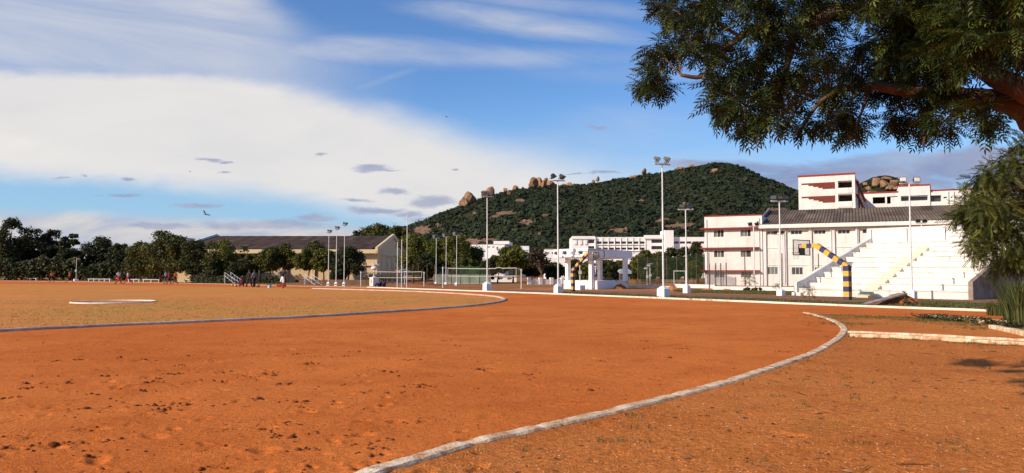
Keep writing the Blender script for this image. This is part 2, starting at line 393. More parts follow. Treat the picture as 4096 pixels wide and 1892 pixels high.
for u, v, ru, rv in EL:
    a0, b0 = ab(u, v); ka, kb = F / ru, F / rv
    d = N.vm('LENGTH', N.vm('MULTIPLY_ADD', qw, (ka, kb, 0), (-a0 * ka, -b0 * kb, 0)))
    fld = d if fld is None else N.math('MINIMUM', fld, d)
puff = N.math('ADD', N.math('SUBTRACT', 1.0, fld), N.math('ADD', N.math('MULTIPLY', N.math('SUBTRACT', nc, .5), 1.5), N.math('MULTIPLY', N.math('SUBTRACT', nb, .5), .9)))
pf = N.mr(puff, -.05, .75, 0, .88, True)
c4 = N.mix(pf, c3, N.mix(N.mr(nb, .35, .65), skyc(146, 158, 192), skyc(180, 184, 203)))
gb = None
for u, v, ru, rv, tl, st in [(3380, 722, 640, 88, .0, .95), (3900, 650, 420, 78, .16, .95), (3000, 672, 380, 34, -.05, .8), (3500, 655, 300, 50, .05, .75)]:
    a0, b0 = ab(u, v); ka, kb = F / ru, F / rv
    aa = N.math('MULTIPLY_ADD', A, ka, -a0 * ka); bb = N.math('MULTIPLY', N.math('SUBTRACT', N.math('SUBTRACT', B, b0), N.math('MULTIPLY', N.math('SUBTRACT', A, a0), tl)), kb)
    dd = N.math('SQRT', N.math('ADD', N.math('MULTIPLY', aa, aa), N.math('MULTIPLY', bb, bb)))
    m = N.mr(N.math('ADD', dd, N.math('ADD', N.math('MULTIPLY', N.math('SUBTRACT', .5, nb), 1.5), N.math('MULTIPLY', N.math('SUBTRACT', .5, nc), .9))), .55, 1.15, st, 0, True)
    gb = m if gb is None else N.math('MAXIMUM', gb, m)
c4 = N.mix(gb, c4, N.mix(N.mr(nb, .35, .65), skyc(138, 152, 190), skyc(170, 176, 200)))
bg = N.n('ShaderNodeBackground', {'Color': c4, 'Strength': 1.0})
N.t.links.new(bg.outputs[0], N.n('ShaderNodeOutputWorld').inputs[0])

# ================================================================ the ground
def line(px): return [G(u, v) for u, v in px]
INNER_PX = [(-900, 1372), (-400, 1347), (0, 1327), (477, 1303), (1049, 1279), (1400, 1260), (1590, 1247), (1760, 1236), (1880, 1226), (1965, 1215), (2008, 1206), (2019, 1200), (2008, 1193), (1975, 1187), (1911, 1181), (1800, 1174), (1650, 1167), (1461, 1161), (1250, 1155), (1000, 1149.5), (600, 1143), (0, 1136), (-900, 1128)]
FARL_PX = [(-900, 1112), (0, 1123), (400, 1128), (780, 1134), (1150, 1143.5), (1470, 1150), (1777, 1161), (2220, 1177.5), (2650, 1195), (2920, 1206), (3200, 1217.5), (3500, 1230), (3760, 1239), (4020, 1248), (4300, 1257)]
OUT_PX = [(1300, 1955), (1530, 1880), (1690, 1830), (1797, 1797), (1940, 1761), (2100, 1725), (2250, 1692), (2400, 1658), (2560, 1620), (2703, 1583), (2830, 1550), (2941, 1518), (3030, 1491), (3098, 1468), (3170, 1443), (3240, 1417), (3300, 1388), (3345, 1358), (3372, 1332), (3377, 1316), (3364, 1300), (3340, 1287), (3310, 1275), (3264, 1262), (3221, 1252)]
inner = line(INNER_PX); farl = line(FARL_PX); outk = line(OUT_PX)
def smoothline(pts, n=4):
    out = []
    for i in range(len(pts) - 1):
        p0, p1, p2, p3 = pts[max(i - 1, 0)], pts[i], pts[i + 1], pts[min(i + 2, len(pts) - 1)]
        for k in range(n):
            t = k / n
            out.append(.5 * ((2 * p1) + (p2 - p0) * t + (2 * p0 - 5 * p1 + 4 * p2 - p3) * t * t + (3 * p1 - p0 - 3 * p2 + p3) * t ** 3))
    out.append(pts[-1]); return out
innerS = smoothline(inner, 5); outS = smoothline(outk, 5)
SHOULDER = [tuple(p[:2]) for p in outS] + [tuple(G(u, v)[:2]) for u, v in [(3350, 1255), (3722, 1270), (4000, 1303), (4400, 1345)]] + [(40, 18), (40, -30), (-6, -30), (-4, 1)]
INFIELD = [tuple(p[:2]) for p in innerS]
BEYOND = [tuple(p[:2]) for p in farl] + [(60, 20), (6000, -4000), (6000, 7000), (-9000, 7000), (-9000, 300)]

def groundmat(name, c, c2, c3, speck=.5, green=None, grain=90, bstr=.6, marks=.6):
    m, N = newmat(name); tc = N.n('ShaderNodeTexCoord').outputs['Object']
    n0 = N.noise(tc, .18, 4, .6); n1 = N.noise(tc, 1.1, 5, .6, .3); n2 = N.noise(tc, 7., 5, .65); n3 = N.math('ADD', N.math('MULTIPLY', N.noise(tc, grain, 3, .7), .6), N.math('MULTIPLY', N.noise(tc, grain * .28, 3, .7), .4))
    f4 = lambda x: tuple(x) + (1,)
    cc = N.mix(N.mr(n0, .35, .65), f4(c), f4(c2)); cc = N.mix(N.mr(n1, .48, .72, 0, .75), cc, f4(c3))
    if green:
        g0 = N.noise(tc, green[1], 5, .65, .5); g1 = N.noise(tc, 9., 3, .6)
        cc = N.mix(N.math('MULTIPLY', N.mr(g0, green[2], green[3]), N.mr(g1, .4, .6, .25, 1)), cc, f4(green[0]))
    cc = N.mix(N.mr(n2, .60, .74, 0, marks), cc, f4(tuple(x * .45 for x in c2)))
    sc_ = N.noise(N.n('ShaderNodeVectorRotate', {0: tc, 3: .6}, rotation_type='Z_AXIS').outputs[0], 2.3, 4, .75, .6); sc2 = N.noise(tc, .35, 3, .6)
    scuff = N.math('MULTIPLY', N.mr(sc_, .615, .70), N.mr(sc2, .42, .62, .15, 1.0)); cc = N.mix(N.math('MULTIPLY', scuff, .75), cc, f4(tuple(x * .42 for x in c2)))
    k = N.mr(n3, .32, .68, 1 - speck * 1.25, 1 + speck * 1.25)
    cc = N.mix(1.0, cc, N.n('ShaderNodeCombineColor', {0: k, 1: k, 2: k}).outputs[0], 'MULTIPLY')
    h = N.math('ADD', N.math('MULTIPLY', n2, .8), N.math('SUBTRACT', N.math('MULTIPLY', n3, .8), N.math('MULTIPLY', scuff, .5)))
    finish(N, cc, .95, h, bstr, .06, spec=.05)
    return m
TRACK = groundmat('red_track_earth', (.70, .200, .043), (.57, .143, .028), (.50, .118, .021), .36, grain=70, marks=.7)
INF = groundmat('dry_infield_turf', (.70, .252, .074), (.65, .218, .059), (.56, .162, .040), .28, ((.46, .27, .06), .11, .40, .62), 60)
SHO = groundmat('gravelly_shoulder_earth', (.65, .222, .055), (.54, .162, .035), (.46, .124, .026), .50, ((.42, .20, .045), .45, .60, .78), 55, .8, .6)
GEN = groundmat('outer_red_earth', (.40, .17, .07), (.34, .13, .05), (.30, .11, .045), .25, ((.17, .15, .045), .06, .45, .62), 30)
COURT = groundmat('dusty_court_surface', (.27, .135, .085), (.24, .115, .07), (.30, .14, .08), .15, None, 25, .2, .2)
VERGE = groundmat('verge_earth', (.20, .15, .05), (.26, .16, .06), (.30, .14, .05), .3, ((.13, .14, .035), .5, .35, .6), 25)
SAND = groundmat('loose_orange_earth', (.47, .20, .085), (.42, .165, .065), (.36, .13, .05), .25, None, 20)

th = np.radians(np.concatenate([np.arange(-38, 38.01, .2), np.arange(44, 322, 6.)]))
rr = np.concatenate([1.2 * np.exp(np.arange(0, math.log(32 / 1.2), .0062)), 32 * np.exp(np.arange(0.0062, math.log(230), .0125)), [420., 900., 2600.]])
TH, RR = np.meshgrid(th, rr); X = RR * np.sin(TH); Y = RR * np.cos(TH)
rng = np.random.default_rng(5)
Z = .030 * fbm(X * .55, Y * .55, 1, 3) + .020 * fbm(X * 2.1, Y * 2.1, 5, 4)
Z = Z * np.clip((60 - RR) / 40, 0, 1)
# scuffs and shoe pits in the loose earth, denser at the near left
for k in range(560):
    r = 4.8 + 17 * rng.random() ** 1.3; a = math.radians(rng.uniform(-36, 34))
    if a > math.radians(-8) and rng.random() < .80: continue
    px, py = r * math.sin(a), r * math.cos(a); rot_ = rng.uniform(0, math.pi); L = rng.uniform(.05, .15); W = L * rng.uniform(.35, .6); dpt = rng.uniform(.015, .042)
    i0, i1 = np.searchsorted(rr, [r - .6, r + .6]); j0, j1 = np.searchsorted(th[:381], [a - .6 / r, a + .6 / r])
    dx = X[i0:i1, j0:j1] - px; dy = Y[i0:i1, j0:j1] - py
    e = ((dx * math.cos(rot_) + dy * math.sin(rot_)) / L) ** 2 + ((-dx * math.sin(rot_) + dy * math.cos(rot_)) / W) ** 2
    Z[i0:i1, j0:j1] += -dpt * np.exp(-e * 1.4) + .35 * dpt * np.exp(-(np.sqrt(e) - 1.35) ** 2 * 6) * (0.4 + vnoise(dx * 14 + k, dy * 14, 3))
Z += -.004 * (RR > 100) * 0
nr, nt_ = RR.shape
ii, jj = np.meshgrid(np.arange(nr - 1), np.arange(nt_), indexing='ij'); j2 = (jj + 1) % nt_
quads = np.stack([ii * nt_ + jj, ii * nt_ + j2, (ii + 1) * nt_ + j2, (ii + 1) * nt_ + jj], -1).reshape(-1, 4)
quads = quads[:, ::-1]
V = np.stack([X, Y, Z], -1).reshape(-1, 3)
cen = V[quads].mean(1)
zone = np.zeros(len(quads), int)
zone[inpoly(cen[:, 0], cen[:, 1], SHOULDER) | (cen[:, 1] < 1)] = 2
zone[inpoly(cen[:, 0], cen[:, 1], INFIELD)] = 1
zone[inpoly(cen[:, 0], cen[:, 1], BEYOND)] = 3
for zi, nm, mt in [(0, 'running_track', TRACK), (1, 'infield', INF), (2, 'shoulder_ground', SHO), (3, 'ground', GEN)]:
    qd = quads[zone == zi]; us, inv = np.unique(qd, return_inverse=True)
    o = np_mesh(nm, V[us], inv.reshape(-1, 4), np.full(len(qd), .5), mt, smooth=True); tag(o, kind='structure')
cap = MB(); cap.prism([(1.35 * math.cos(t), 1.35 * math.sin(t)) for t in np.linspace(0, 2 * math.pi, 24, endpoint=False)], -.05, -.012)
tag(cap.build('foot_ground', SHO), kind='structure')
_gx = RR[:, 0]
def gz(x, y):
    r = math.hypot(x, y); a = math.atan2(x, y)
    if abs(a) > math.radians(37.9) or r > 60 or r < 1.3: return 0.0
    i = min(max(int(np.searchsorted(rr, r)), 1), len(rr) - 1); j = min(max(int(np.searchsorted(th[:381], a)), 1), 380)
    return float(Z[i, j])

def sheet_poly(name, px, z, mat):
    mb = MB(); p = [G(u, v) for u, v in px]; mb.add([(a.x, a.y, z) for a in p], [tuple(range(len(p)))])
    return tag(mb.build(name, mat), kind='structure')
sheet_poly('orange_earth', [(1995, 1158), (2150, 1150), (2480, 1151), (2700, 1152), (2830, 1156), (3010, 1161), (3180, 1172), (3195, 1184), (2900, 1179), (2600, 1168.5), (2300, 1163.5)][::-1], .012, SAND)
sheet_poly('court', [(1900, 1158.5), (2300, 1163), (2600, 1168), (2900, 1179.5), (3195, 1184.5), (3420, 1193), (4150, 1207), (4250, 1222), (3700, 1213), (3300, 1206), (2900, 1198.5), (2500, 1184), (2200, 1173), (1900, 1162.5)][::-1], .020, COURT)
sheet_poly('grass_verge', [(2150, 1171), (2500, 1184), (2900, 1198.5), (3300, 1206), (3700, 1212), (4300, 1224), (4310, 1257), (4020, 1247), (3500, 1229), (3200, 1216.5), (2920, 1205), (2500, 1188.2), (2200, 1176)][::-1], .028, VERGE)
sheet_poly('grass_strip', [(2690, 1163), (2840, 1160), (3000, 1163), (3180, 1168), (3185, 1182), (3000, 1178), (2850, 1174), (2720, 1170)][::-1], .032, VERGE)

# ---------------------------------------------------------------- kerbs
def kerb(name, pts, width, h, mat, label, cat='kerb', side=0.0, seed=0, group=None, joint=0):
    mb = MB(); n = len(pts); L = []; R = []; rn = random.Random(seed)
    for i, p in enumerate(pts):
        d = (pts[min(i + 1, n - 1)] - pts[max(i - 1, 0)]); d.z = 0; d.normalize(); nn = Vector((-d.y, d.x, 0))
        j = 1 + (rn.random() - .5) * .10
        L.append(p + nn * (width * (.5 + side)) * j); R.append(p - nn * (width * (.5 - side)) * j)
    vs = []
    for i in range(n):
        hz = h * (1 + (rn.random() - .5) * .12) * (.6 if joint and i % joint == 0 else 1); g_ = gz(pts[i].x, pts[i].y); b = min(.02, width * .12)
        dl = (R[i] - L[i]).normalized() * b
        for q, z in ((L[i], -.12), (L[i], hz - b), (L[i] + dl, hz), (R[i] - dl, hz * .98), (R[i], hz - b), (R[i], -.12)): vs.append((q.x, q.y, z + g_))
    fs = []
    for i in range(n - 1):
        for k in range(5): fs.append((i * 6 + k, (i + 1) * 6 + k, (i + 1) * 6 + k + 1, i * 6 + k + 1))
    fs.append((0, 1, 2, 3, 4, 5)); m = (n - 1) * 6; fs.append(tuple(m + k for k in range(5, -1, -1)))
    mb.add(vs, fs)
    return tag(mb.build(name, mat), label, cat, group)
def resample(pts, step):
    out = [pts[0]]; acc = 0
    for a, b in zip(pts[:-1], pts[1:]):
        L = (b - a).length; n = max(1, int(L / step))
        for k in range(1, n + 1): out.append(a.lerp(b, k / n))
    return out
kerb('infield_kerb', resample(smoothline(inner[:-4], 5), 1.0), .15, .075, KERBI, 'long whitewashed kerb curving round the grassy infield on the left', seed=1)
kerb('track_kerb', resample(outS, .11), .175, .026, KERB, 'wide worn whitewashed kerb curving from the bottom edge up to the right', seed=2, joint=9)
kerb('far_kerb', resample(smoothline(farl[5:], 3), 1.0), .16, .085, KERBF, 'thin straight white kerb along the far side of the red track', seed=3)
kerb('edge_kerb', resample(smoothline(farl[:6], 3), 2.0), .12, .04, KERBI, 'faint dusty kerb at the far left edge of the field', seed=6)
c1k = [G(u, v) for u, v in [(3392, 1330), (3560, 1337), (3740, 1345), (3920, 1354), (4110, 1363), (4300, 1372)]]
c2k = [G(u, v) for u, v in [(3400, 1346), (3560, 1352), (3740, 1362), (3920, 1371), (4110, 1381), (4300, 1391)]]
kerb('drain_kerb', resample(c1k, .4), .13, .045, KERB, 'far thin edge of the earth filled channel crossing to the right', seed=4, group='kerbs of the crossing channel')
kerb('drain_kerb', resample(c2k, .4), .14, .075, KERB, 'nearer thicker whitewashed edge of the channel crossing to the right', seed=5, group='kerbs of the crossing channel')
for k, (px, lb) in enumerate([([(3722, 1268), (3800, 1277), (3880, 1287), (3925, 1294)], 'leftmost broken kerb piece lying among white flowered weeds'),
                              ([(3857, 1276), (3930, 1284), (4022, 1297)], 'middle broken kerb piece below the tall grass clump'),
                              ([(3968, 1313), (4040, 1328), (4105, 1344), (4250, 1372)], 'nearest and thickest broken kerb piece at the right edge')]):
    kerb('broken_kerb', resample([G(u, v) for u, v in px], .4), .18, .10, KERB, lb, seed=10 + k, group='broken kerb pieces at the right')
mb = MB(); c = G(456, 1209)
mb.tube([(c.x + 1.9 * math.cos(t), c.y + 1.9 * math.sin(t), .012) for t in np.linspace(0, 2 * math.pi, 49)], .05, 8, cap=False)
tag(mb.build('throwing_circle', KERBF), 'thin white ring of the throwing circle set in the infield', 'throwing circle')

# ---------------------------------------------------------------- loose clods, gravel, litter, grass
def lumps(name, pts, sizes, mat, seed, flat=.6, kind='stuff'):
    rg = np.random.default_rng(seed)
    ico = np.array([(0, 0, 1), (.9, 0, .3), (.28, .85, .3), (-.73, .53, .3), (-.73, -.53, .3), (.28, -.85, .3), (.73, .53, -.4), (-.28, .85, -.4), (-.9, 0, -.4), (-.28, -.85, -.4), (.73, -.53, -.4)])
    fc = np.array([(0, 1, 2), (0, 2, 3), (0, 3, 4), (0, 4, 5), (0, 5, 1), (1, 6, 2), (2, 7, 3), (3, 8, 4), (4, 9, 5), (5, 10, 1), (2, 6, 7), (3, 7, 8), (4, 8, 9), (5, 9, 10), (1, 10, 6)])
    n = len(pts); V = ico[None] * (1 + .35 * (rg.random((n, 11, 1)) - .5)) * np.stack([.6 + .8 * rg.random(n), .6 + .8 * rg.random(n), flat * (.6 + .7 * rg.random(n))], -1)[:, None]
    a = rg.random(n) * 6.28; c, s = np.cos(a), np.sin(a)
    x = V[:, :, 0] * c[:, None] - V[:, :, 1] * s[:, None]; y = V[:, :, 0] * s[:, None] + V[:, :, 1] * c[:, None]
    V = np.stack([x, y, V[:, :, 2]], -1) * np.array(sizes)[:, None, None] + np.array(pts)[:, None]
    f = (fc[None] + (np.arange(n) * 11)[:, None, None]).reshape(-1, 3)
    return tag(np_mesh(name, V.reshape(-1, 3), f, np.repeat(rg.random(n), 15), mat), kind=kind)
def scatter(n, r0, r1, a0, a1, test, seed, pw=1.6):
    rg = np.random.default_rng(seed); out = []
    while len(out) < n:
        r = r0 + (r1 - r0) * rg.random() ** pw; a = math.radians(rg.uniform(a0, a1)); x, y = r * math.sin(a), r * math.cos(a)
        if test(x, y): out.append((x, y, gz(x, y)))
    return out
def inp(x, y, poly): return bool(inpoly(np.array([x]), np.array([y]), poly)[0])
onT = lambda x, y: not inp(x, y, SHOULDER) and not inp(x, y, INFIELD) and not inp(x, y, BEYOND)
onS = lambda x, y: inp(x, y, SHOULDER)
rg = np.random.default_rng(3)
# clods gathered in small heaps
hp = scatter(95, 4.9, 15, -36, -6, onT, 21, 1.5) + scatter(22, 5, 24, -6, 33, onT, 22, 1.2); pts = []; sz = []
for h in hp:
    for k in range(rg.integers(3, 12)):
        x, y = h[0] + rg.normal(0, .085), h[1] + rg.normal(0, .06); pts.append((x, y, gz(x, y) + .004)); sz.append(rg.uniform(.008, .026) if rg.random() < .88 else rg.uniform(.028, .05))
pts += scatter(1300, 4.8, 26, -36, 34, onT, 23, 1.4); sz += list(rg.uniform(.006, .022, 1300))
CLOD = clodmat()
lumps('loose_clods', pts, sz, CLOD, 31, .5)
p2 = scatter(4000, 4.8, 18, -14, 36, onS, 24, 1.1)
lumps('gravel', p2, list(rg.uniform(.004, .013, len(p2))), pm('pale_gravel', (.42, .22, .11), (.30, .13, .05), .9, 30, tint=.5), 32)
def litter(n, seed):
    rg = np.random.default_rng(seed); V = []; Fc = []; T = []
    for x, y, z in scatter(n, 4.8, 20, -4, 36, onS, seed, 1.0):
        L = rg.uniform(.012, .045) if rg.random() < .95 else rg.uniform(.08, .2); W = rg.uniform(.005, .014); a = rg.random() * 6.28; c, s = math.cos(a), math.sin(a); k = len(V)
        if L > .07: W = .004
        V += [(x - c * L, y - s * L, z + .012), (x + s * W, y - c * W, z + .022), (x + c * L, y + s * L, z + .014), (x - s * W, y + c * W, z + .008)]; Fc.append((k, k + 1, k + 2, k + 3)); T.append(rg.random() * .8)
    return tag(np_mesh('leaf_litter', V, Fc, T, FOL['litter']), kind='stuff')
litter(420, 41)
def grass(name, pts, hts, mat, seed, nb=7, spread=.05, wide=.004, lean=.5):
    rg = np.random.default_rng(seed); V = []; Fc = []; T = []
    for (x, y, z), h in zip(pts, hts):
        for b in range(nb):
            a = rg.random() * 6.28; l = rg.uniform(.1, lean) * h; hh = h * rg.uniform(.5, 1.1); bx, by = x + rg.normal(0, spread), y + rg.normal(0, spread); c, s = math.cos(a), math.sin(a); t = rg.random(); w_ = wide * rg.uniform(.7, 1.4)
            k = len(V); V += [(bx - s * w_, by + c * w_, z - .005), (bx + s * w_, by - c * w_, z - .005), (bx + c * l * .4 + s * w_ * .8, by + s * l * .4 - c * w_ * .8, z + hh * .6), (bx + c * l * .4 - s * w_ * .8, by + s * l * .4 + c * w_ * .8, z + hh * .6), (bx + c * l, by + s * l, z + hh)]
            Fc += [(k, k + 1, k + 2), (k, k + 2, k + 3), (k + 3, k + 2, k + 4)]; T += [t] * 3
    return tag(np_mesh(name, V, Fc, T, mat), kind='stuff')
pts = []; hts = []
for i in range(len(outS) - 1):
    a, b = outS[i], outS[i + 1]; d = (b - a).normalized(); nn = Vector((d.y, -d.x, 0))
    for k in range(int((b - a).length / .085)):
        if rg.random() < .45 and fbm(np.array([a.x * .9 + k * .05]), np.array([a.y * .9]), 7, 2)[0] > -.02:
            p = a.lerp(b, rg.random()) + nn * (.16 + abs(rg.normal(0, .09))); pts.append((p.x, p.y, gz(p.x, p.y))); hts.append(rg.uniform(.015, .06))
for x, y, z in scatter(34, 5, 20, -3, 36, onS, 44, 1.0):
    for k in range(4): pts.append((x + rg.normal(0, .07), y + rg.normal(0, .07), z)); hts.append(rg.uniform(.015, .045))
c0 = [G(u, v) for u, v in [(3300, 1262), (3360, 1275), (3400, 1296), (3480, 1268), (3560, 1272), (3650, 1280), (3740, 1282), (3820, 1290), (3900, 1300), (3970, 1315)]]
for p in c0:
    for k in range(150):
        pts.append((p.x + rg.normal(0, .55), p.y + rg.normal(0, .35), 0.0)); hts.append(rg.uniform(.02, .07))
for p in [G(u, v) for u, v in [(3640, 1358), (3760, 1362), (3900, 1372), (3560, 1352), (3430, 1346), (4000, 1380)]]:
    for k in range(40):
        pts.append((p.x + rg.normal(0, .35), p.y + rg.normal(0, .07) - .12, 0.0)); hts.append(rg.uniform(.02, .06))
grass('kerbside_grass', pts, hts, FOL['grass'], 45, 6, .03, .0035, .9)
pts = []; hts = []
for u0, v0, u1, v1, n in [(2250, 1174, 2920, 1203, 900), (2920, 1201, 3460, 1224, 1500), (3640, 1216, 4150, 1243, 2600), (2700, 1166, 3175, 1177, 1300)]:
    for k in range(n):
        t = rg.random(); u = u0 + (u1 - u0) * t; v = v0 + (v1 - v0) * t + rg.uniform(-7, 4) * (1 if n < 2000 else 1.7); p = G(u, v); pts.append((p.x, p.y, .03)); hts.append(rg.uniform(.04, .13))
grass('verge_grass', pts, hts, FOL['grass'], 46, 6, .09, .012, .8)
inI = lambda x, y: inp(x, y, INFIELD)
pts = scatter(5200, 17, 48, -35, 2, inI, 47, 1.0)
pts = [p for p in pts if fbm(np.array([p[0] * .13]), np.array([p[1] * .13]), 9, 3)[0] > -.09]
grass('infield_turf', pts, list(rg.uniform(.012, .035, len(pts))), FOL['dry'], 48, 4, .10, .010, 1.2)
# ================================================================ buildings
def window(fr, y, x0, x1, z0, z1, parent, n=3, pane=GLASS, frame=FRAME, t=.05, open_from=None, sill=True, rot=0):
    mb = MB(); d0, d1 = y - .05, y + .03
    mb.box(x0, x1, d0, d1, z0, z0 + t, fr=fr); mb.box(x0, x1, d0, d1, z1 - t, z1, fr=fr)
    for k in range(n + 1):
        xc = x0 + t / 2 + (x1 - x0 - t) * k / n; mb.box(xc - t / 2, xc + t / 2, d0 + .004, d1 - .004, z0 + t, z1 - t, fr=fr)
    w_ = mb.build('window', frame, parent)
    m = MB()
    for k in range(n):
        a = x0 + t + (x1 - x0 - t) * k / n; b = x0 + (x1 - x0 - t) * (k + 1) / n
        m.box(a, b, y - .012, y + .012, z0 + t, z1 - t, 0 if not (open_from is not None and k in open_from) else 1, fr=fr)
    m.build('pane', [pane, DARK], w_)
    return w_

TH = math.radians(-24.5)
# ---- three-storey block with red ledges
OB = P(2820, 1090, 88); frB = Fr((OB.x, OB.y, 0), TH)
xr = frB.hit(3050); zt = frB.zat(868, 0)
bt = thing('storey_building', 'white three storey block with red ledges and sliding windows', 'building', frB.O)
zl = [frB.zat(v, 0) for v in (1085, 995.5, 917.5)]
wx = [(frB.hit(2856), frB.hit(2897)), (frB.hit(2963), frB.hit(3005))]
wz = [(frB.zat(1111, 1.5), frB.zat(1083, 1.5)), (frB.zat(1030, 1.5), frB.zat(1001.5, 1.5)), (frB.zat(949, 1.5), frB.zat(919.5, 1.5))]
ops = [(a, b, c, d) for a, b in wx for c, d in wz]
mb = MB(); facade(mb, frB, 0, 0, xr, -.1, zt, ops, .16); shell(mb, frB, 0, xr, 0, 7, -.1, zt); mb.build('wall', WHITE2, bt)
mb = MB(); mb.box(-.05, xr + .05, -.05, .25, zt + .003, zt + .12, fr=frB); mb.build('parapet_coping', RED, bt)
for z in zl:
    mb = MB(); mb.box(-.45, xr - .35, -.55, -.003, z - .02, z + .13, fr=frB); mb.box(-.45, -.003, -.003, 3.0, z - .02, z + .13, fr=frB); mb.build('ledge', RED, bt)
for i, (a, b) in enumerate(wx):
    for j, (c, d) in enumerate(wz):
        window(frB, .12, a, b, c, d, bt, 3 if (i + j) % 2 or j == 2 else 2, GLASSG, FRAME, .05, {(0, 2): (1, 2), (0, 1): (0, 2), (1, 1): (1, 2), (1, 2): (2,)}.get((i, j)))
for xx in (.25, xr - .32): mb = MB(); mb.tube([frB(xx, -.07, 0), frB(xx, -.07, zt - .3)], .045, 6); mb.build('drain_pipe', POLEW, bt)
# ---- long hall with corrugated roof
OH = frB(xr + .003, .25, 0); frH = Fr(OH, TH); WH = frH.hit(4330)
ze = frH.zat(915, 0); ze1 = ze + .42
hall = thing('sports_hall', 'long white hall with grey corrugated roof and high strip windows behind the steps', 'building', frH.O)
wins = [(3069, 3111, 924, 940), (3165, 3210, 922, 938.5), (3258, 3305, 920.5, 937), (3353, 3402, 919, 936)]
winl = [(3068, 3111, 1068, 1098), (3166, 3211, 1069, 1099), (3258, 3280, 1069, 1099), (3353, 3402, 1069, 1099)]
ops = []
for a, b, c, d in wins + winl:
    xa, xb = frH.hit(a), frH.hit(b); ops.append((xa, xb, frH.zat(d, xa), frH.zat(c, xa)))
for k in range(1, 6):
    s = (frH.hit(3353) - frH.hit(3069)) / 3
    for o in (ops[3], ops[7]): pass
    ops.append((ops[3][0] + s * k, ops[3][1] + s * k, ops[3][2], ops[3][3]))
ops = [o for o in ops if o[1] < WH - .3]
mb = MB(); facade(mb, frH, 0, 0, WH, -.1, ze, ops, .15); shell(mb, frH, 0, WH, 0, 26, -.1, ze, roof=False)
zr = ze + 3.0; DR = 13.0
mb.add([frH(0, 0, ze), frH(0, 26, ze), frH(0, DR, zr - .1)], [(0, 2, 1)]); mb.add([frH(WH, 0, ze), frH(WH, 26, ze), frH(WH, DR, zr - .1)], [(0, 1, 2)])
for u in (3054, 3134, 3236, 3328, 3423, 3520, 3620, 3720):          # wall piers
    xa = frH.hit(u); mb.box(xa, xa + .32, -.22, -.003, -.1, ze - .003, fr=frH)
for v in (992, 1062):
    z = frH.zat(v, 3); mb.box(.003, WH, -.06, -.002, z, z + .09, fr=frH)
mb.build('wall', WHITE2, hall)
mb = MB(); mb.box(-.35, WH, -.75, .003, ze + .003, ze1, fr=frH); mb.build('eave_beam', WHITE, hall)
mb = MB(); rn = random.Random(4); xs = np.arange(-.3, WH, .055)
def rz(s): return ze1 + .03 + (zr - ze1) * s
vs = []; fs = []; ts = []
for s_, y_ in [(-.01, -.72), (.34, 4.0), (.67, 8.6), (1, DR)]:
    for x in xs: vs.append(frH(x, y_, rz(max(s_, 0)) + .05 * math.sin(x / .33 * 2 * math.pi)))
n = len(xs); tt = [[min(max(rn.gauss(.5, .14), .1), .9) for _ in range(400)] for _ in range(3)]
for _ in range(16): tt[rn.randrange(3)][rn.randrange(60)] = rn.choice([.0, .05, .98])
for r_ in range(3):
    for i in range(n - 1):
        fs.append((r_ * n + i, r_ * n + i + 1, (r_ + 1) * n + i + 1, (r_ + 1) * n + i)); ts.append(tt[r_][int(xs[i] / 1.05) % 400])
k0 = len(mb.v); mb.v += [tuple(v) for v in vs]; mb.f += fs; mb.m += [0] * len(fs); mb.t += ts
mb.add([frH(-.3, DR, rz(1)), frH(WH, DR, rz(1)), frH(WH, 26.5, ze1), frH(-.3, 26.5, ze1)], [(0, 1, 2, 3)])
mb.build('roof', ROOFG, hall, smooth=True)
mb = MB(); mb.hexa([frH(-.55, -.3, ze1 + .1), frH(-.32, -.3, ze1 + .1), frH(-.32, DR, zr + .02), frH(-.55, DR, zr + .02), frH(-.55, -.3, ze1 + .45), frH(-.32, -.3, ze1 + .45), frH(-.32, DR, zr + .4), frH(-.55, DR, zr + .4)]); mb.build('gable_parapet', pm('stained_concrete', (.22, .20, .19), (.10, .09, .085), .9, .8, .35, .65, .2), hall)
for k, (a, b, c, d) in enumerate(ops):
    window(frH, .11, a, b, c, d, hall, 3, GLASS if k not in (4, 0) else GLASSG, FRAME, .045)
for u in (3131, 3139, 3326, 3430):
    mb = MB(); xa = frH.hit(u); mb.tube([frH(xa, -.28, 0.2), frH(xa, -.28, ze)], .05, 6); mb.build('drain_pipe', POLEW, hall)

# ---- five-storey block with brick stair panels, its long side wing
O5 = P(3200, 1090, 141.6); fr5 = Fr((O5.x, O5.y, 0), math.radians(-27)); X5 = fr5.hit(3426); z5 = fr5.zat(709, 0)
b5 = thing('college_block', 'tall white block with stepped brick red panels and open balconies above the hall roof', 'building', fr5.O)
def z5v(v, u): return fr5.zat(v, fr5.hit(u))
bal = [(fr5.hit(3357), fr5.hit(3414), z5v(751, 3385), z5v(722.5, 3385)), (fr5.hit(3357), fr5.hit(3414), z5v(805.5, 3385), z5v(776, 3385)), (fr5.hit(3357), fr5.hit(3414), z5v(861, 3385), z5v(831, 3385))]
mb = MB(); facade(mb, fr5, 0, 0, X5, -.1, z5, bal, 3.5, 0)
side_ops = []
frS = Fr(fr5(X5, 0, 0), math.radians(-27 + 90)); LS = 46.0
for k in range(12):
    for v in (737, 790, 845):
        z = z5v(v, 3426); side_ops.append((2.0 + k * 3.6, 3.5 + k * 3.6, z - 1.0, z + .55))
facade(mb, frS, 0, 0, LS, -.1, z5, side_ops, .3)
p = [fr5(0, 0, -.1), fr5(X5, 0, -.1), fr5(X5, LS, -.1), fr5(0, LS, -.1), fr5(0, 0, z5), fr5(X5, 0, z5), fr5(X5, LS, z5), fr5(0, LS, z5)]
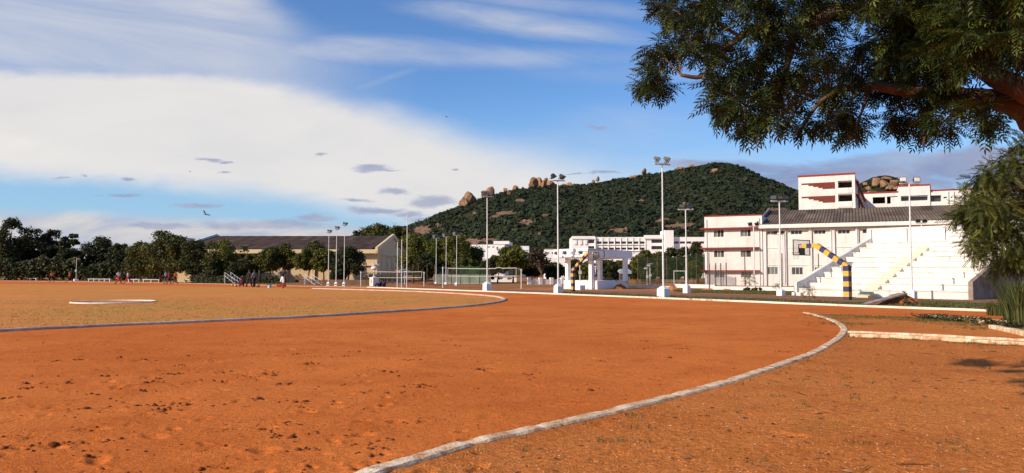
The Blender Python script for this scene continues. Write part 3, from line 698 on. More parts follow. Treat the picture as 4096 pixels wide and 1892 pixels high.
mb.add(p, [(2, 3, 7, 6), (3, 0, 4, 7), (4, 5, 6, 7)]); mb.add([fr5(.05, 3.5, 0), fr5(X5 - .05, 3.5, 0), fr5(X5 - .05, 3.5, z5 - .1), fr5(.05, 3.5, z5 - .1)], [(0, 1, 2, 3)], 1)
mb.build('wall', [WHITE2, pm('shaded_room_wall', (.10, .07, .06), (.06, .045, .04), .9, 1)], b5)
mb = MB(); mb.box(-.1, X5 + .1, -.1, .4, z5 + .003, z5 + .32, fr=fr5); mb.build('parapet_coping', RED, b5)
for v in (756, 811):
    mb = MB(); z = z5v(v, 3385); mb.box(fr5.hit(3357), fr5.hit(3414), -.1, -.003, z - .75, z + .1, fr=fr5); mb.build('balcony_parapet', WHITE2, b5)
for vt, vb in ((731, 757), (784.5, 811.5), (838, 862)):
    za = z5v(vt, 3280); H = za - z5v(vb, 3280); mb = MB()
    us = [3211, 3239, 3258, 3278, 3295, 3345]
    for k in range(5):
        dz = H * (.22 + .78 * k / 4); mb.box(fr5.hit(us[k]) + .003 * k, fr5.hit(us[k + 1]), -.06, -.003, za - dz, za, fr=fr5)
    mb.build('brick_panel', BRICKRED, b5)
for z in (z5v(722, 3426), z5v(776, 3426)):
    mb = MB(); mb.box(.3, LS, -.5, -.003, z, z + .18, fr=frS); mb.build('side_ledge', RED, b5)
for k, (a, b, c, d) in enumerate(side_ops): window(frS, .2, a, b, c, d, b5, 2, GLASS, FRAME, .07)
mb = MB(); q = 13.5; mb.box(q, q + .3, -.25, -.004, 0, z5, fr=frS); mb.build('drain_pipe', BLACK, b5)
# ---- wing on the right
frW = Fr(P(3462, 1090, 178), math.radians(-25)); frW.O.z = 0
zw = frW.zat(774, frW.hit(3493)); XW = frW.hit(4150)
wg = thing('college_wing', 'long white wing with wide dark openings and red coping behind the corrugated roof', 'building', frW.O)
def wv(u0, u1, v0, v1): return (frW.hit(u0), frW.hit(u1), frW.zat(v1, frW.hit(u0)), frW.zat(v0, frW.hit(u0)))
ow = [wv(3496, 3546, 789, 815), wv(3553, 3597, 786, 815), wv(3609, 3641, 788, 805), wv(3645, 3717, 787, 804), wv(3727, 3771, 782, 807)]
small = [wv(3780, 3802, 787, 793.5), wv(3810, 3832, 786, 792.5), wv(3845, 3867, 785, 791.5), wv(3875, 3897, 784, 790.5), wv(3910, 3932, 783, 789.5)]
mb = MB(); facade(mb, frW, 0, 0, XW, -.1, zw, ow, 5.0, 0); 
mb = MB(); facade(mb, frW, 0, 0, XW, -.1, zw, ow + small, 1.2, 0); shell(mb, frW, 0, XW, 0, 12, -.1, zw)
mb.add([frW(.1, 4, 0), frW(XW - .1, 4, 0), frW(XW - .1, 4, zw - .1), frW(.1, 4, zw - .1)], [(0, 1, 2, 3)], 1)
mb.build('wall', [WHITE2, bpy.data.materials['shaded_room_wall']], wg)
a, b = frW.hit(3600), frW.hit(3726); zb = frW.zat(747, a)
mb = MB(); mb.box(a, b, -.35, 8, zw - 7.0, zb, fr=frW)
mb2 = MB()
# raised bay: build as facade so that its strip window stays open
mb = MB(); bo = [(ow[2][0], ow[3][1], ow[2][2], ow[2][3] + .2)]; facade(mb, frW, -.35, a, b, -.1, zb, bo, .34); shell(mb, frW, a, b, -.35, 8, zw + .01, zb)
mb.add([frW(a, -.35, -.1), frW(a, -.002, -.1), frW(a, -.002, zb), frW(a, -.35, zb)], [(0, 3, 2, 1)]); mb.add([frW(b, -.35, -.1), frW(b, -.002, -.1), frW(b, -.002, zb), frW(b, -.35, zb)], [(0, 1, 2, 3)])
mb.build('raised_bay', WHITE2, wg)
mb = MB(); mb.box(-.1, a - .004, -.12, .4, zw + .003, zw + .3, fr=frW); mb.box(b + .004, XW, -.12, .4, zw + .003, zw + .3, fr=frW); mb.box(a - .1, b + .1, -.5, .2, zb + .003, zb + .3, fr=frW); mb.box(b, b + .25, -.5, -.36, zw, zb, fr=frW); mb.build('parapet_coping', RED, wg)
mb = MB()
for u in (3794, 3816, 3855, 3888, 3925): xa = frW.hit(u); mb.box(xa, xa + .3, -.3, -.003, -.1, zw - .2, fr=frW)
mb.build('pier', WHITE, wg)
for o in small: window(frW, .5, *o, wg, 2, GLASS, FRAME, .06)
for o in (ow[2], ow[3], ow[4]): window(frW, 1.0, *o, wg, 3, GLASS, BROWNPOST, .1)
mb = MB(); mb.box(ow[1][0] + .8, ow[1][1], .3, .6, ow[1][2], ow[1][2] + 1.6, fr=frW); mb.build('balcony_parapet', WHITE2, wg)

# ---- long white college building below the hill
frL = Fr((XX(2287, 205), 205, 0), math.radians(-1.5)); 
def lz(v): return ZZ(v, 205)
lb = thing('long_building', 'long low white building with ribbon windows and square tower below the hill', 'building', frL.O)
def lx(u): return frL.hit(u)
ops = []
for (u0, u1) in [(2353, 2378)]:
    for v0, v1 in ((959, 973), (984.5, 997)): ops.append((lx(u0), lx(u1), lz(v1), lz(v0)))
for v0, v1 in ((966, 975.5), (990.5, 999)):
    for k in range(8): u0 = 2387 + k * 24.6; ops.append((lx(u0), lx(u0 + 20.5), lz(v1), lz(v0)))
for v0, v1 in ((958, 972), (984, 998)): ops.append((lx(2606), lx(2652), lz(v1), lz(v0)))
for k in range(6): u0 = 2695 + k * 25.5; ops.append((lx(u0), lx(u0 + 21), lz(975), lz(966)))
mb = MB(); zT = lz(948.5); xe = lx(2960); facade(mb, frL, 0, 0, xe, -.1, zT, ops, .9); shell(mb, frL, 0, xe, 0, 12, -.1, zT)
x0, x1 = lx(2380), lx(2382); mb.box(x0, x1, -.6, -.003, -.1, zT, fr=frL)
mb.box(lx(2576), lx(2656), -.5, -.003, lz(955), zT + .5, fr=frL)
mb.box(lx(2287), lx(2380), -.4, -.003, lz(956), zT + .25, fr=frL)
for v in (978, 1003): mb.box(lx(2384), lx(2574), -.35, -.003, lz(v + 1.2), lz(v), fr=frL)
for k in range(9): u0 = 2384 + k * 24.6; mb.box(lx(u0), lx(u0 + 1.6), -.2, -.004, lz(1012), lz(951), fr=frL)
for u in (2297, 2318, 2338): mb.box(lx(u), lx(u + 10), -.25, -.003, lz(978), lz(961), fr=frL)
mb.build('wall', WHITE3, lb)
mb = MB(); mb.box(lx(2657), lx(2692), -1.2, 6, -.1, lz(922.5), fr=frL); mb.build('tower', WHITE3, lb)
for o in ops: window(frL, .6, *o, lb, 2, GLASS, BROWNPOST, .08)
# ---- white low buildings behind the trees
def block(u0, u1, vt, d, dep, name, label, ang=0, wins=(), top=None, group=None, z0=-.1):
    fr = Fr((XX(u0, d), d, 0), math.radians(ang)); X1 = fr.hit(u1); zt_ = ZZ(vt, d); b_ = thing(name, label, 'building', fr.O, group=group)
    ops = [(fr.hit(a), fr.hit(b), ZZ(v1, d), ZZ(v0, d)) for a, b, v0, v1 in wins]
    mb = MB(); facade(mb, fr, 0, 0, X1, z0, zt_, ops, .5); shell(mb, fr, 0, X1, 0, dep, z0, zt_); mb.build('wall', WHITE3, b_)
    for o in ops: window(fr, .3, *o, b_, 2, GLASS, FRAME, .08)
    mb = MB(); mb.box(-.08, X1 + .08, -.08, dep, zt_ + .003, zt_ + .12, fr=fr); mb.build('roof_slab', pm('old_roof_slab', (.35, .32, .30), (.2, .18, .17), .9, 1), b_)
    if top:
        a, b, v = top; mb = MB(); mb.box(fr.hit(a), fr.hit(b), .8, dep - 1, zt_ + .13, ZZ(v, d), fr=fr); mb.build('roof_room', WHITE3, b_)
    return b_, fr
block(1880, 2018, 978, 225, 16, 'white_building', 'white flat roofed house with stepped roof rooms above the trees', -4, [(1950, 1962, 986, 991), (1969, 1978, 986, 991), (1986, 1993, 987, 1000), (1927, 1942, 1003, 1009)], (1973, 2036, 964))
block(2083, 2116, 984, 240, 8, 'white_building', 'tiny white flat roofed box of a house in the tree tops', -3, [])
block(2182, 2262, 997, 180, 10, 'white_building', 'white house half hidden behind the bare tree and the pavilion', 0, [(2188, 2198, 1009, 1016), (2207, 2217, 1009, 1016)])
# small roof things on it
cb, cf = block(1960, 2066, 1108, 118, 6, 'street_house', 'low white house with barred windows behind the volleyball net', 0, [(1968, 1978, 1110, 1119), (1992, 2012, 1110, 1119), (2030, 2048, 1111, 1119)])
wall_ = MB()
def cwall(name, u0, v0, u1, v1, h, mat, label, posts=0, th=.2, cat='wall', group=None):
    a, b = G(u0, v0), G(u1, v1); fr = Fr(a, math.atan2(b.y - a.y, b.x - a.x)); L = (b - a).length; o = thing(name, label, cat, a, group=group)
    m = MB(); m.box(0, L, 0, th, -.1, h, fr=fr); m.build('panel', mat, o)
    if posts:
        for k in range(posts + 1):
            m = MB(); x = (L - .4) * k / posts; m.box(x, x + .4, -.1, th + .1, -.1, h + .25, fr=fr); m.build('pillar', WHITE, o)
    return o
cwall('compound_wall', 2112, 1138, 2300, 1137, .62, WHITE2, 'white compound wall with pillars behind the brown bare tree', 4)
cwall('compound_wall', 1735, 1134, 1962, 1135, 1.25, pm('grey_green_wall', (.34, .36, .33), (.25, .28, .24), .85, 1), 'pale grey wall behind the green practice nets', 0)
cwall('low_wall', 2500, 1152, 2690, 1153, .22, KERBF, 'low white kerb wall beside the pavilion and orange earth', 0, .35)
cwall('low_wall', 2690, 1150, 2860, 1154, .35, WHITE, 'low broken white wall left of the three storey block', 0, .3)
cwall('low_wall', 2850, 1160, 3176, 1164, .32, WHITE, 'long low white wall at the foot of the three storey block', 0, .4)

# ---- yellow hall
Yd = 118.0; x0, x1 = -52.8, XX(1508, Yd); zE = ZZ(998, Yd); zR = ZZ(945, 133.6); frY = Fr((x0, Yd, 0), 0); W = x1 - x0
yh = thing('yellow_hall', 'long cream yellow hall with dark brown sheet roof behind the roadside trees', 'building', frY.O)
ops = []
def ywin(u0, u1, v0, v1): ops.append((XX(u0, Yd) - x0, XX(u1, Yd) - x0, ZZ(v1, Yd), ZZ(v0, Yd)))
for u in (838, 872, 906, 960, 990, 1075, 1110, 1180, 1215, 1290, 1330): ywin(u, u + 17, 1019, 1052)
for u in (1180, 1205): ywin(u, u + 18, 1121, 1134)
mb = MB(); zm = ZZ(1060, Yd); facade(mb, frY, 0, 0, W, -.1, zE - .5, ops, .35); shell(mb, frY, 0, W, 0, 31, -.1, zE - .5, roof=False)
for xx in (0, W): mb.add([frY(xx, 0, zE - .5), frY(xx, 31, zE - .5), frY(xx, 15.6, zR + .1)], [(0, 1, 2) if xx else (0, 2, 1)])
mb.box(.004, W, -.3, -.003, zm - .12, zm, fr=frY)
for u in (855, 935, 1030, 1140, 1250, 1360, 1440): xa = XX(u, Yd) - x0; mb.box(xa, xa + .45, -.28, -.004, -.1, zE - .55, fr=frY)
for y_ in (4, 9, 14, 19): mb.box(W + .003, W + .1, y_, y_ + .4, 0, zE - .6, fr=frY)
mb.box(W + .003, W + .14, 0, 31, ZZ(1018, Yd), ZZ(1018, Yd) + .15, fr=frY)
mb.build('wall', CREAM, yh)
mb = MB(); mb.box(-.2, W + .2, -.9, -.002, zE - .62, zE, fr=frY); mb.build('eave_beam', pm('pale_yellow_fascia', (.76, .60, .36), (.66, .50, .29), .8, .6), yh)
mb = MB(); ny, rn = 3, random.Random(8); step = 1.1
for r_ in range(ny):
    ya, yb = -.95 + 16.55 * r_ / ny, -.95 + 16.55 * (r_ + 1) / ny; za, zb_ = zE + .05 + (zR - zE) * r_ / ny, zE + .05 + (zR - zE) * (r_ + 1) / ny
    for k in range(int(W / step)):
        t = min(max(rn.gauss(.42, .1), .1), .8) if rn.random() > .06 else .98
        mb.add([frY(.1 + k * step, ya, za + .02 * (k % 2) + .03 * (r_ < 2)), frY(.1 + (k + 1) * step, ya, za + .02 * (k % 2)), frY(.1 + (k + 1) * step, yb, zb_ + .02 * (k % 2)), frY(.1 + k * step, yb, zb_ + .02 * (k % 2))], [(0, 1, 2, 3)], 0, t)
mb.add([frY(0, 15.6, zR + .05), frY(W, 15.6, zR + .05), frY(W, 32, zE), frY(0, 32, zE)], [(0, 1, 2, 3)])
mb.build('roof', ROOFB, yh)
for xx, nm in ((-.25, 0), (W - .15, 1)):
    mb = MB()
    for (ya, za), (yb, zb_) in (((-1.0, zE - .1), (15.6, zR)), ((15.6, zR), (32, zE - .1))):
        mb.hexa([frY(xx, ya, za - .25), frY(xx + .4, ya, za - .25), frY(xx + .4, yb, zb_ - .25), frY(xx, yb, zb_ - .25), frY(xx, ya, za + .42), frY(xx + .4, ya, za + .42), frY(xx + .4, yb, zb_ + .42), frY(xx, yb, zb_ + .42)])
    mb.build('gable_coping', bpy.data.materials['pale_yellow_fascia'] if nm else WHITE, yh)
for o in ops: window(frY, .25, *o, yh, 2, GLASS, BROWNPOST, .08)
# canteen-like low annex at its right end
fa = Fr((XX(1455, 112), 112, 0), 0)
an = thing('low_annex', 'low cream annex with dark strip windows at the right end of the yellow hall', 'building', fa.O)
def ax(u): return XX(u, 112) - fa.O.x
ao = [(ax(1512), ax(1528), ZZ(1126, 112), ZZ(1116, 112)), (ax(1530), ax(1546), ZZ(1126, 112), ZZ(1116, 112)), (ax(1549), ax(1564), ZZ(1126, 112), ZZ(1116, 112)), (ax(1574), ax(1586), ZZ(1125, 112), ZZ(1116, 112))]
mb = MB(); facade(mb, fa, 0, 0, ax(1600), -.1, ZZ(1106, 112), ao, .3); shell(mb, fa, 0, ax(1600), 0, 5.5, -.1, ZZ(1106, 112)); mb.build('wall', CREAM, an)
mb = MB(); mb.box(-.2, ax(1563), -.5, .1, ZZ(1106, 112) + .003, ZZ(1097, 112), fr=fa); mb.box(ax(1600) - 1.4, ax(1602), -.2, 3, ZZ(1106, 112) + .004, ZZ(1081, 112), fr=fa); mb.build('parapet', CREAM, an)
mb = MB()
for k, u in enumerate((1520, 1548, 1575, 1598)): mb.box(ax(u), ax(u) + .05, .3, .35, ZZ(1097, 112), ZZ(1086, 112), fr=fa)
mb.box(ax(1500), ax(1598), .3, .36, ZZ(1087, 112), ZZ(1085.5, 112), fr=fa); mb.build('railing', POLEW, an)
for o in ao: window(fa, .2, *o, an, 2, GLASS, FRAME, .06)
cwall('boundary_wall', 1195, 1138, 1480, 1140, .62, pm('brown_wall', (.16, .085, .05), (.10, .055, .035), .9, 1), 'low brown wall below the yellow hall', 0, .25)

# ================================================================ grandstand
SA = G(3180, 1182); SB = G(3895, 1199.5)
e1 = (SB - SA).normalized(); frG = Fr(SA, math.atan2(e1.y, e1.x)); LG = (SB - SA).length
gs = thing('grandstand', 'stepped whitewashed concrete grandstand with diagonal stair flight', 'grandstand', SA)
TR = 1.1; hs = [.47, .83, 1.19, 1.54, 1.89, 2.25, 2.6, 2.95, 3.31, 3.68]; nS = len(hs)
rn = random.Random(2)
mb = MB()
for k, h in enumerate(hs):
    y0 = k * TR; y1 = y0 + TR if k < nS - 1 else y0 + TR + .6; zb_ = -.1 if k == 0 else hs[k - 1] - .02
    mb.box(.3, LG - .25, y0, y1 - (.0 if k == nS - 1 else -.02), zb_ if k == 0 else hs[k - 1] - .4, h - .055, fr=frG)
    mb.box(.3, LG - .25, y0 - .05, y1 - .055, h - .054, h, fr=frG)
mb.build('steps', STAND, gs)
def slope(t): return .42 + .335 * t
yb = nS * TR
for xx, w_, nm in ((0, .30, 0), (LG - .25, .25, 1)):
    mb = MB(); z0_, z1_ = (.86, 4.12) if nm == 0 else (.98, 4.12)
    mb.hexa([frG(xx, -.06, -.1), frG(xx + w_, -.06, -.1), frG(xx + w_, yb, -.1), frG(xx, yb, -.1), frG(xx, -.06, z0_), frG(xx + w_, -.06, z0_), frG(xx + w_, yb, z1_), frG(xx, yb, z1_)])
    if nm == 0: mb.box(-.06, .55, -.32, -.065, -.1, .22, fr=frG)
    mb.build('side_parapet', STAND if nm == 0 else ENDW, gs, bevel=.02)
mb = MB(); mb.box(-.0, LG + .0, yb + .003, yb + .22, 3.3, 4.72, fr=frG); mb.box(-.03, LG + .03, yb - .02, yb + .25, 4.723, 4.79, fr=frG)
for k in range(5): x = .0 + (LG - .3) * k / 4; mb.box(x, x + .30, yb - .16, yb + .001, 3.3, 4.721, fr=frG)
mb.build('back_wall', WHITE2, gs)
t0 = frG.hit(3443, 0) ; sw = .72
for k, h in enumerate(hs[:9]):
    zb_ = 0 if k == 0 else hs[k - 1]; m = 3 if k == 0 else 2; y0 = k * TR; mb = MB(); xk = t0 + .0 * k
    for j in range(m):
        zz = zb_ + (h - zb_) * (j + 1) / (m + 1); dd = .26 * (m - j)
        mb.box(xk, xk + sw, y0 - dd, y0 - .001, zb_ + .002, zz, fr=frG) if j == 0 else mb.box(xk + .002 * j, xk + sw - .002 * j, y0 - dd, y0 - .001 - .001 * j, zb_ + .003, zz, fr=frG)
    mb.build('stair_step', STANDY, gs)

# ================================================================ floodlight poles
def floodhead(t, c, ang, tilt, s=1.0, lens=None):
    """one lamp: housing with visor, lens"""
    R = Matrix.Rotation(ang, 3, 'Z') @ Matrix.Rotation(tilt, 3, 'X')
    def fr(x, y, z): return Vector(c) + R @ Vector((x * s, y * s, z * s))
    mb = MB()      # looks along -y locally
    mb.hexa([fr(-.20, .10, -.12), fr(.20, .10, -.12), fr(.14, .26, -.08), fr(-.14, .26, -.08), fr(-.20, .10, .12), fr(.20, .10, .12), fr(.14, .26, .08), fr(-.14, .26, .08)])
    f = [(-.25, -.17), (.25, -.17), (.25, .17), (-.25, .17)]; b = [(-.20, -.12), (.20, -.12), (.20, .12), (-.20, .12)]
    vs = [fr(x, -.10, z) for x, z in f] + [fr(x, .099, z) for x, z in b]
    mb.add(vs, [(k, (k + 1) % 4, 4 + (k + 1) % 4, 4 + k) for k in range(4)])
    fo = [(-.27, -.19), (.27, -.19), (.27, .19), (-.27, .19)]
    mb.add([fr(x, -.11, z) for x, z in fo] + [fr(x, -.11, z) for x, z in f] + [fr(x, -.07, z) for x, z in fo], [(k, (k + 1) % 4, 4 + (k + 1) % 4, 4 + k) for k in range(4)] + [(8 + k, 8 + (k + 1) % 4, (k + 1) % 4, k) for k in range(4)])
    mb.tube([fr(-.29, 0, 0), fr(-.29, 0, -.27), fr(.29, 0, -.27), fr(.29, 0, 0)], .022 * s, 5)
    h = mb.build('floodlight', BLACK, t)
    mb = MB(); mb.add([fr(x, -.085, z) for x, z in f], [(0, 1, 2, 3)]); mb.build('lens', lens or LENS, h)
    mb = MB(); mb.add([fr(-.21, .115, .125), fr(.21, .115, .125), fr(.15, .255, .088), fr(-.15, .255, .088), fr(-.20, -.08, .175), fr(.20, -.08, .175)], [(0, 1, 2, 3), (4, 5, 1, 0)]); mb.build('housing_back', REFL, h)
    return h
def lightpole(label, base, bw, bh, H, heads, rot, roof=.16, r0=.075, group='floodlight poles round the track', arm=.55, hole=False, mat=POLEW, lens=None):
    t = thing('floodlight_pole', label, 'floodlight', base, group=group); x, y = base.x, base.y; bw *= .68; bh *= .80; r0 *= .76
    fr = Fr((x, y, 0), rot); h = bw / 2
    mb = MB(); bb = h * 1.03
    p = [fr(-bb, -bb, -.1), fr(bb, -bb, -.1), fr(bb, bb, -.1), fr(-bb, bb, -.1), fr(-h, -h, bh), fr(h, -h, bh), fr(h, h, bh), fr(-h, h, bh)]
    tp = .1; q = [fr(-tp, -tp, bh + roof), fr(tp, -tp, bh + roof), fr(tp, tp, bh + roof), fr(-tp, tp, bh + roof)]
    mb.add(p + q, [(3, 2, 1, 0), (0, 1, 5, 4), (1, 2, 6, 5), (2, 3, 7, 6), (3, 0, 4, 7), (4, 5, 9, 8), (5, 6, 10, 9), (6, 7, 11, 10), (7, 4, 8, 11), (8, 9, 10, 11)])
    pl = mb.build('plinth', PLINTH, t, bevel=.012)
    if hole:
        mb = MB(); mb.box(-.11, .11, -bb - .012, -bb + .05, bh * .45, bh * .8, fr=fr); mb.build('hatch', BLACK, pl)
    mb = MB(); zs = [bh + roof * .6, bh + (H - bh) * .36, bh + (H - bh) * .36, bh + (H - bh) * .68, bh + (H - bh) * .68, H]; rs = [r0, r0, r0 * .86, r0 * .86, r0 * .72, r0 * .70]
    lean = (random.Random(int(x * 100)).random() - .5) * .05
    mb.tube([(x + lean * z / H, y, z) for z in zs], rs, 10); mb.build('pole', mat, t, smooth=False)
    a0 = heads[0]; ca, sa = math.cos(a0), math.sin(a0); top = Vector((x + lean, y, H))
    mb = MB(); mb.bar(top + Vector((-ca * arm, -sa * arm, .03)), top + Vector((ca * arm, sa * arm, .03)), .07); mb.build('cross_arm', POLEW, t)
    for k, (off, ang, tilt, s) in enumerate(heads[1]):
        floodhead(t, (top.x + ca * off, top.y + sa * off, H + .05 + .26 * s), ang, tilt, s * .86, lens)
    return t
R_ = math.radians
# heads: (arm direction, [(offset, facing, tilt, size)])
lightpole('tallest looking floodlight pole, two silver backed lamps against the blue sky before the hill', G(2654, 1191), .80, .66, 7.95, (R_(20), [(-.32, R_(70), R_(32), 1.0), (.36, R_(70), R_(32), 1.05)]), R_(-50))
lightpole('floodlight pole with two lamps splayed in a v, left of the white pavilion', G(2233, 1175), .68, .66, 8.0, (R_(10), [(-.30, R_(112), R_(58), 1.0), (.34, R_(52), R_(50), 1.0)]), R_(-55))
lightpole('floodlight pole by the volleyball net whose lamps show against the left rocks', G(1949, 1163), .80, .72, 7.75, (R_(15), [(-.28, R_(60), R_(30), 1.0), (.30, R_(60), R_(34), 1.0)]), R_(-52))
lightpole('shorter floodlight pole standing left of the three storey block', G(2747, 1173), .58, .62, 6.05, (R_(-8), [(-.26, R_(-12), R_(-18), .85), (.30, R_(30), R_(-15), .85)]), R_(-50))
lightpole('floodlight pole with three dark lamps in front of the white hall', G(3124, 1184), .58, .44, 6.05, (R_(2), [(-.38, R_(-28), R_(-20), .8), (.02, R_(4), R_(-22), .75), (.40, R_(28), R_(-18), .8)]), R_(-55), roof=.10)
lightpole('floodlight pole with two glaring lamps in front of the grandstand steps', G(3648, 1198), .62, .56, 6.45, (R_(0), [(-.38, R_(-10), R_(-14), .78), (.40, R_(-2), R_(-10), .78)]), R_(-50), roof=.07, lens=LENSB)
for u, v, H, lb in [(1313, 1143, 6.0, 'leftmost of three small floodlight poles before the yellow hall'), (1344, 1143.5, 6.35, 'middle of three small floodlight poles before the yellow hall'), (1376, 1144, 6.75, 'rightmost and tallest of three small floodlight poles before the yellow hall')]:
    b = G(u, v); lightpole(lb, b, .44, .37, H, (R_(30), [(-.06, R_(105), R_(42), .72), (.22, R_(75), R_(40), .72)]), R_(-8), roof=.12, r0=.06, arm=.3, hole=True, group='three small floodlight poles')
for u, v, vt, lb in [(1744, 1138.6, 953, 'leftmost court floodlight pole behind the volleyball net'), (1784, 1139.5, 948, 'middle court floodlight pole behind the volleyball net'), (1826, 1140.8, 942, 'rightmost court floodlight pole behind the volleyball net')]:
    b = G(u, v); lightpole(lb, b, .48, .24, ZZ(vt, b.y), (R_(10), [(-.30, R_(-30), R_(-10), .8), (.28, R_(30), R_(-10), .8)]), R_(-30), roof=.12, r0=.055, arm=.4, hole=True, group='court floodlight poles')
# thin masts with twin lamps by the hall
def mast(label, u, vb, d, vt, ang, s=.7):
    x = XX(u, d); H = ZZ(vt, d); t = thing('lamp_mast', label, 'floodlight', (x, d, 0)); mb = MB(); mb.tube([(x, d, -.1), (x, d, H)], .05, 8); mb.build('pole', POLEW, t)
    mb = MB(); mb.bar(Vector((x - .45, d, H)), Vector((x + .45, d, H)), .06); mb.build('cross_arm', POLEW, t)
    for o in (-.3, .3): floodhead(t, (x + o, d, H + .22), R_(ang), R_(28), s)
mast('thin mast with twin lamps in front of the three storey block', 3017, 1140, 68, 905, -165)
mast('thin mast with twin dark lamps beside the hall downpipe', 3117, 1150, 66, 938, 20)
mast('twin dark lamps peeping over the grandstand back wall', 3691, 1150, 66, 892, 160)

# ================================================================ pavilion
C_ = Vector((6.6, 65, 0)); Rr = Vector((11.73, 73.0, 0)); Lf = Vector((3.85, 70.0, 0)); Bk = Vector((8.9, 77.5, 0))
pv = thing('pavilion', 'open white pavilion with thick flat roof on square columns', 'pavilion', (7.4, 70, 0))
zT, zB = ZZ(992.5, 65), ZZ(1027, 65)
arc = []
mid = (C_ + Lf) / 2; nn = (Lf - C_).normalized(); nn = Vector((nn.y, -nn.x, 0)); nn = nn if nn.x < 0 else -nn
for k in range(0, 9):
    t = k / 8; arc.append(Lf.lerp(C_, t) + nn * .42 * 4 * t * (1 - t))
poly = [(p.x, p.y) for p in arc] + [(Rr.x, Rr.y), (Bk.x, Bk.y)]
mb = MB(); mb.prism(poly, zB, zT); mb.build('roof', WHITE3, pv, bevel=.03)
def sqcol(c, w_, z0, z1, ang): 
    fr = Fr((c[0], c[1], 0), ang); mb = MB(); mb.box(-w_, w_, -w_, w_, z0, z1 - .35, fr=fr); k = w_ * 1.15
    mb.hexa([fr(-w_, -w_, z1 - .349), fr(w_, -w_, z1 - .349), fr(w_, w_, z1 - .349), fr(-w_, w_, z1 - .349), fr(-k, -w_, z1 - .004), fr(k, -w_, z1 - .004), fr(k, w_, z1 - .004), fr(-k, w_, z1 - .004)]); mb.build('column', WHITE3, pv)
for u, d, z0 in ((2366, 66.6, 0), (2272, 69.5, .8), (2400, 73.5, .8), (2501, 71.6, .8)): sqcol((XX(u, d), d), .18, z0 - .1, zB, R_(-50))
pa = [G(2389, 1158), G(2486, 1152.5), G(2255, 1155.5)]; pb = pa[1] + (pa[2] - pa[0])
mb = MB(); zp = ZZ(1123, 66.5); mb.prism([(pa[2].x, pa[2].y), (pa[0].x, pa[0].y), (pa[1].x, pa[1].y), (pb.x, pb.y)], -.1, zp)
mb.hexa([Vector((pa[1].x - .1, pa[1].y - .3, -.1)), Vector((pa[1].x + .7, pa[1].y - .3, -.1)), Vector((pa[1].x + .5, pa[1].y + .3, -.1)), Vector((pa[1].x - .2, pa[1].y + .3, -.1)), Vector((pa[1].x - .2, pa[1].y - .3, zp + .05)), Vector((pa[1].x + .3, pa[1].y - .3, zp + .05)), Vector((pa[1].x + .3, pa[1].y + .3, zp + .05)), Vector((pa[1].x - .2, pa[1].y + .3, zp + .05))])
mb.build('platform', WHITE3, pv)
for u, d in ((2229, 68.0), (2262, 66.6), (2326, 65.0)): floodhead(pv, (XX(u, d) - .1, d - .5, (zT + zB) / 2), R_(-35), R_(-30), .7)
# lumpy covered heap and a red bag left on the platform
def heap(name, label, u, v, d, w, dpt, h, mat, cat, z0=0, seed=0, n=22):
    c = Vector((XX(u, d), d, z0)); rgk = np.random.default_rng(seed); vs = []; fs = []; rings = 9
    for i in range(rings + 1):
        r = i / rings
        for k in range(n):
            a = 6.2832 * k / n; rad = r * (1 + .22 * math.sin(a * 2 + seed) + .12 * math.sin(a * 5 + seed * 2) + .06 * (rgk.random() - .5)); z = h * (math.cos(min(r, 1) * math.pi) * .5 + .5) ** .9 * (1 + .35 * (rgk.random() - .5)) - .06 * r
            vs.append((c.x + w * rad * math.cos(a), c.y + dpt * rad * math.sin(a), z0 + z))
    for i in range(rings):
        for k in range(n): fs.append((i * n + k, i * n + (k + 1) % n, (i + 1) * n + (k + 1) % n, (i + 1) * n + k))
    mb = MB(); mb.add(vs, fs); return tag(mb.build(name, mat, smooth=False), label, cat)
heap('tarpaulin_heap', 'brown lumpy heap covered with a tarpaulin on the pavilion platform', 2438, 1120, 71.2, .75, .5, .38, pm('brown_tarp', (.13, .10, .06), (.07, .06, .04), .8, 4), 'heap', zp, 3)
heap('red_bag', 'small red bag lying on the pavilion platform edge', 2378, 1121, 67.6, .22, .16, .18, cloth('red_bag_cloth', (.6, .03, .03)), 'bag', zp, 5, 10)
heap('earth_pile', 'dark red earth pile against the pavilion platform', 2478, 1150, 69.0, .85, .6, .42, DIRTM, 'earth pile', 0, 7)
heap('earth_pile', 'orange earth pile right of the tallest floodlight plinth', 2688, 1152, 64, .65, .6, .42, SAND, 'earth pile', 0, 8)
heap('earth_pile', 'low orange spoil heap in front of the three storey block', 2830, 1160, 62, 1.1, .7, .16, SAND, 'earth pile', 0, 9)
heap('earth_pile', 'flat orange spoil heap left of the small sapling', 2905, 1161, 62.5, .9, .6, .14, SAND, 'earth pile', 0, 10)
heap('earth_pile', 'long red earth bank left of the volleyball net post', 1690, 1142, 82, 5.5, 1.2, .30, DIRTM, 'earth pile', 0, 12)

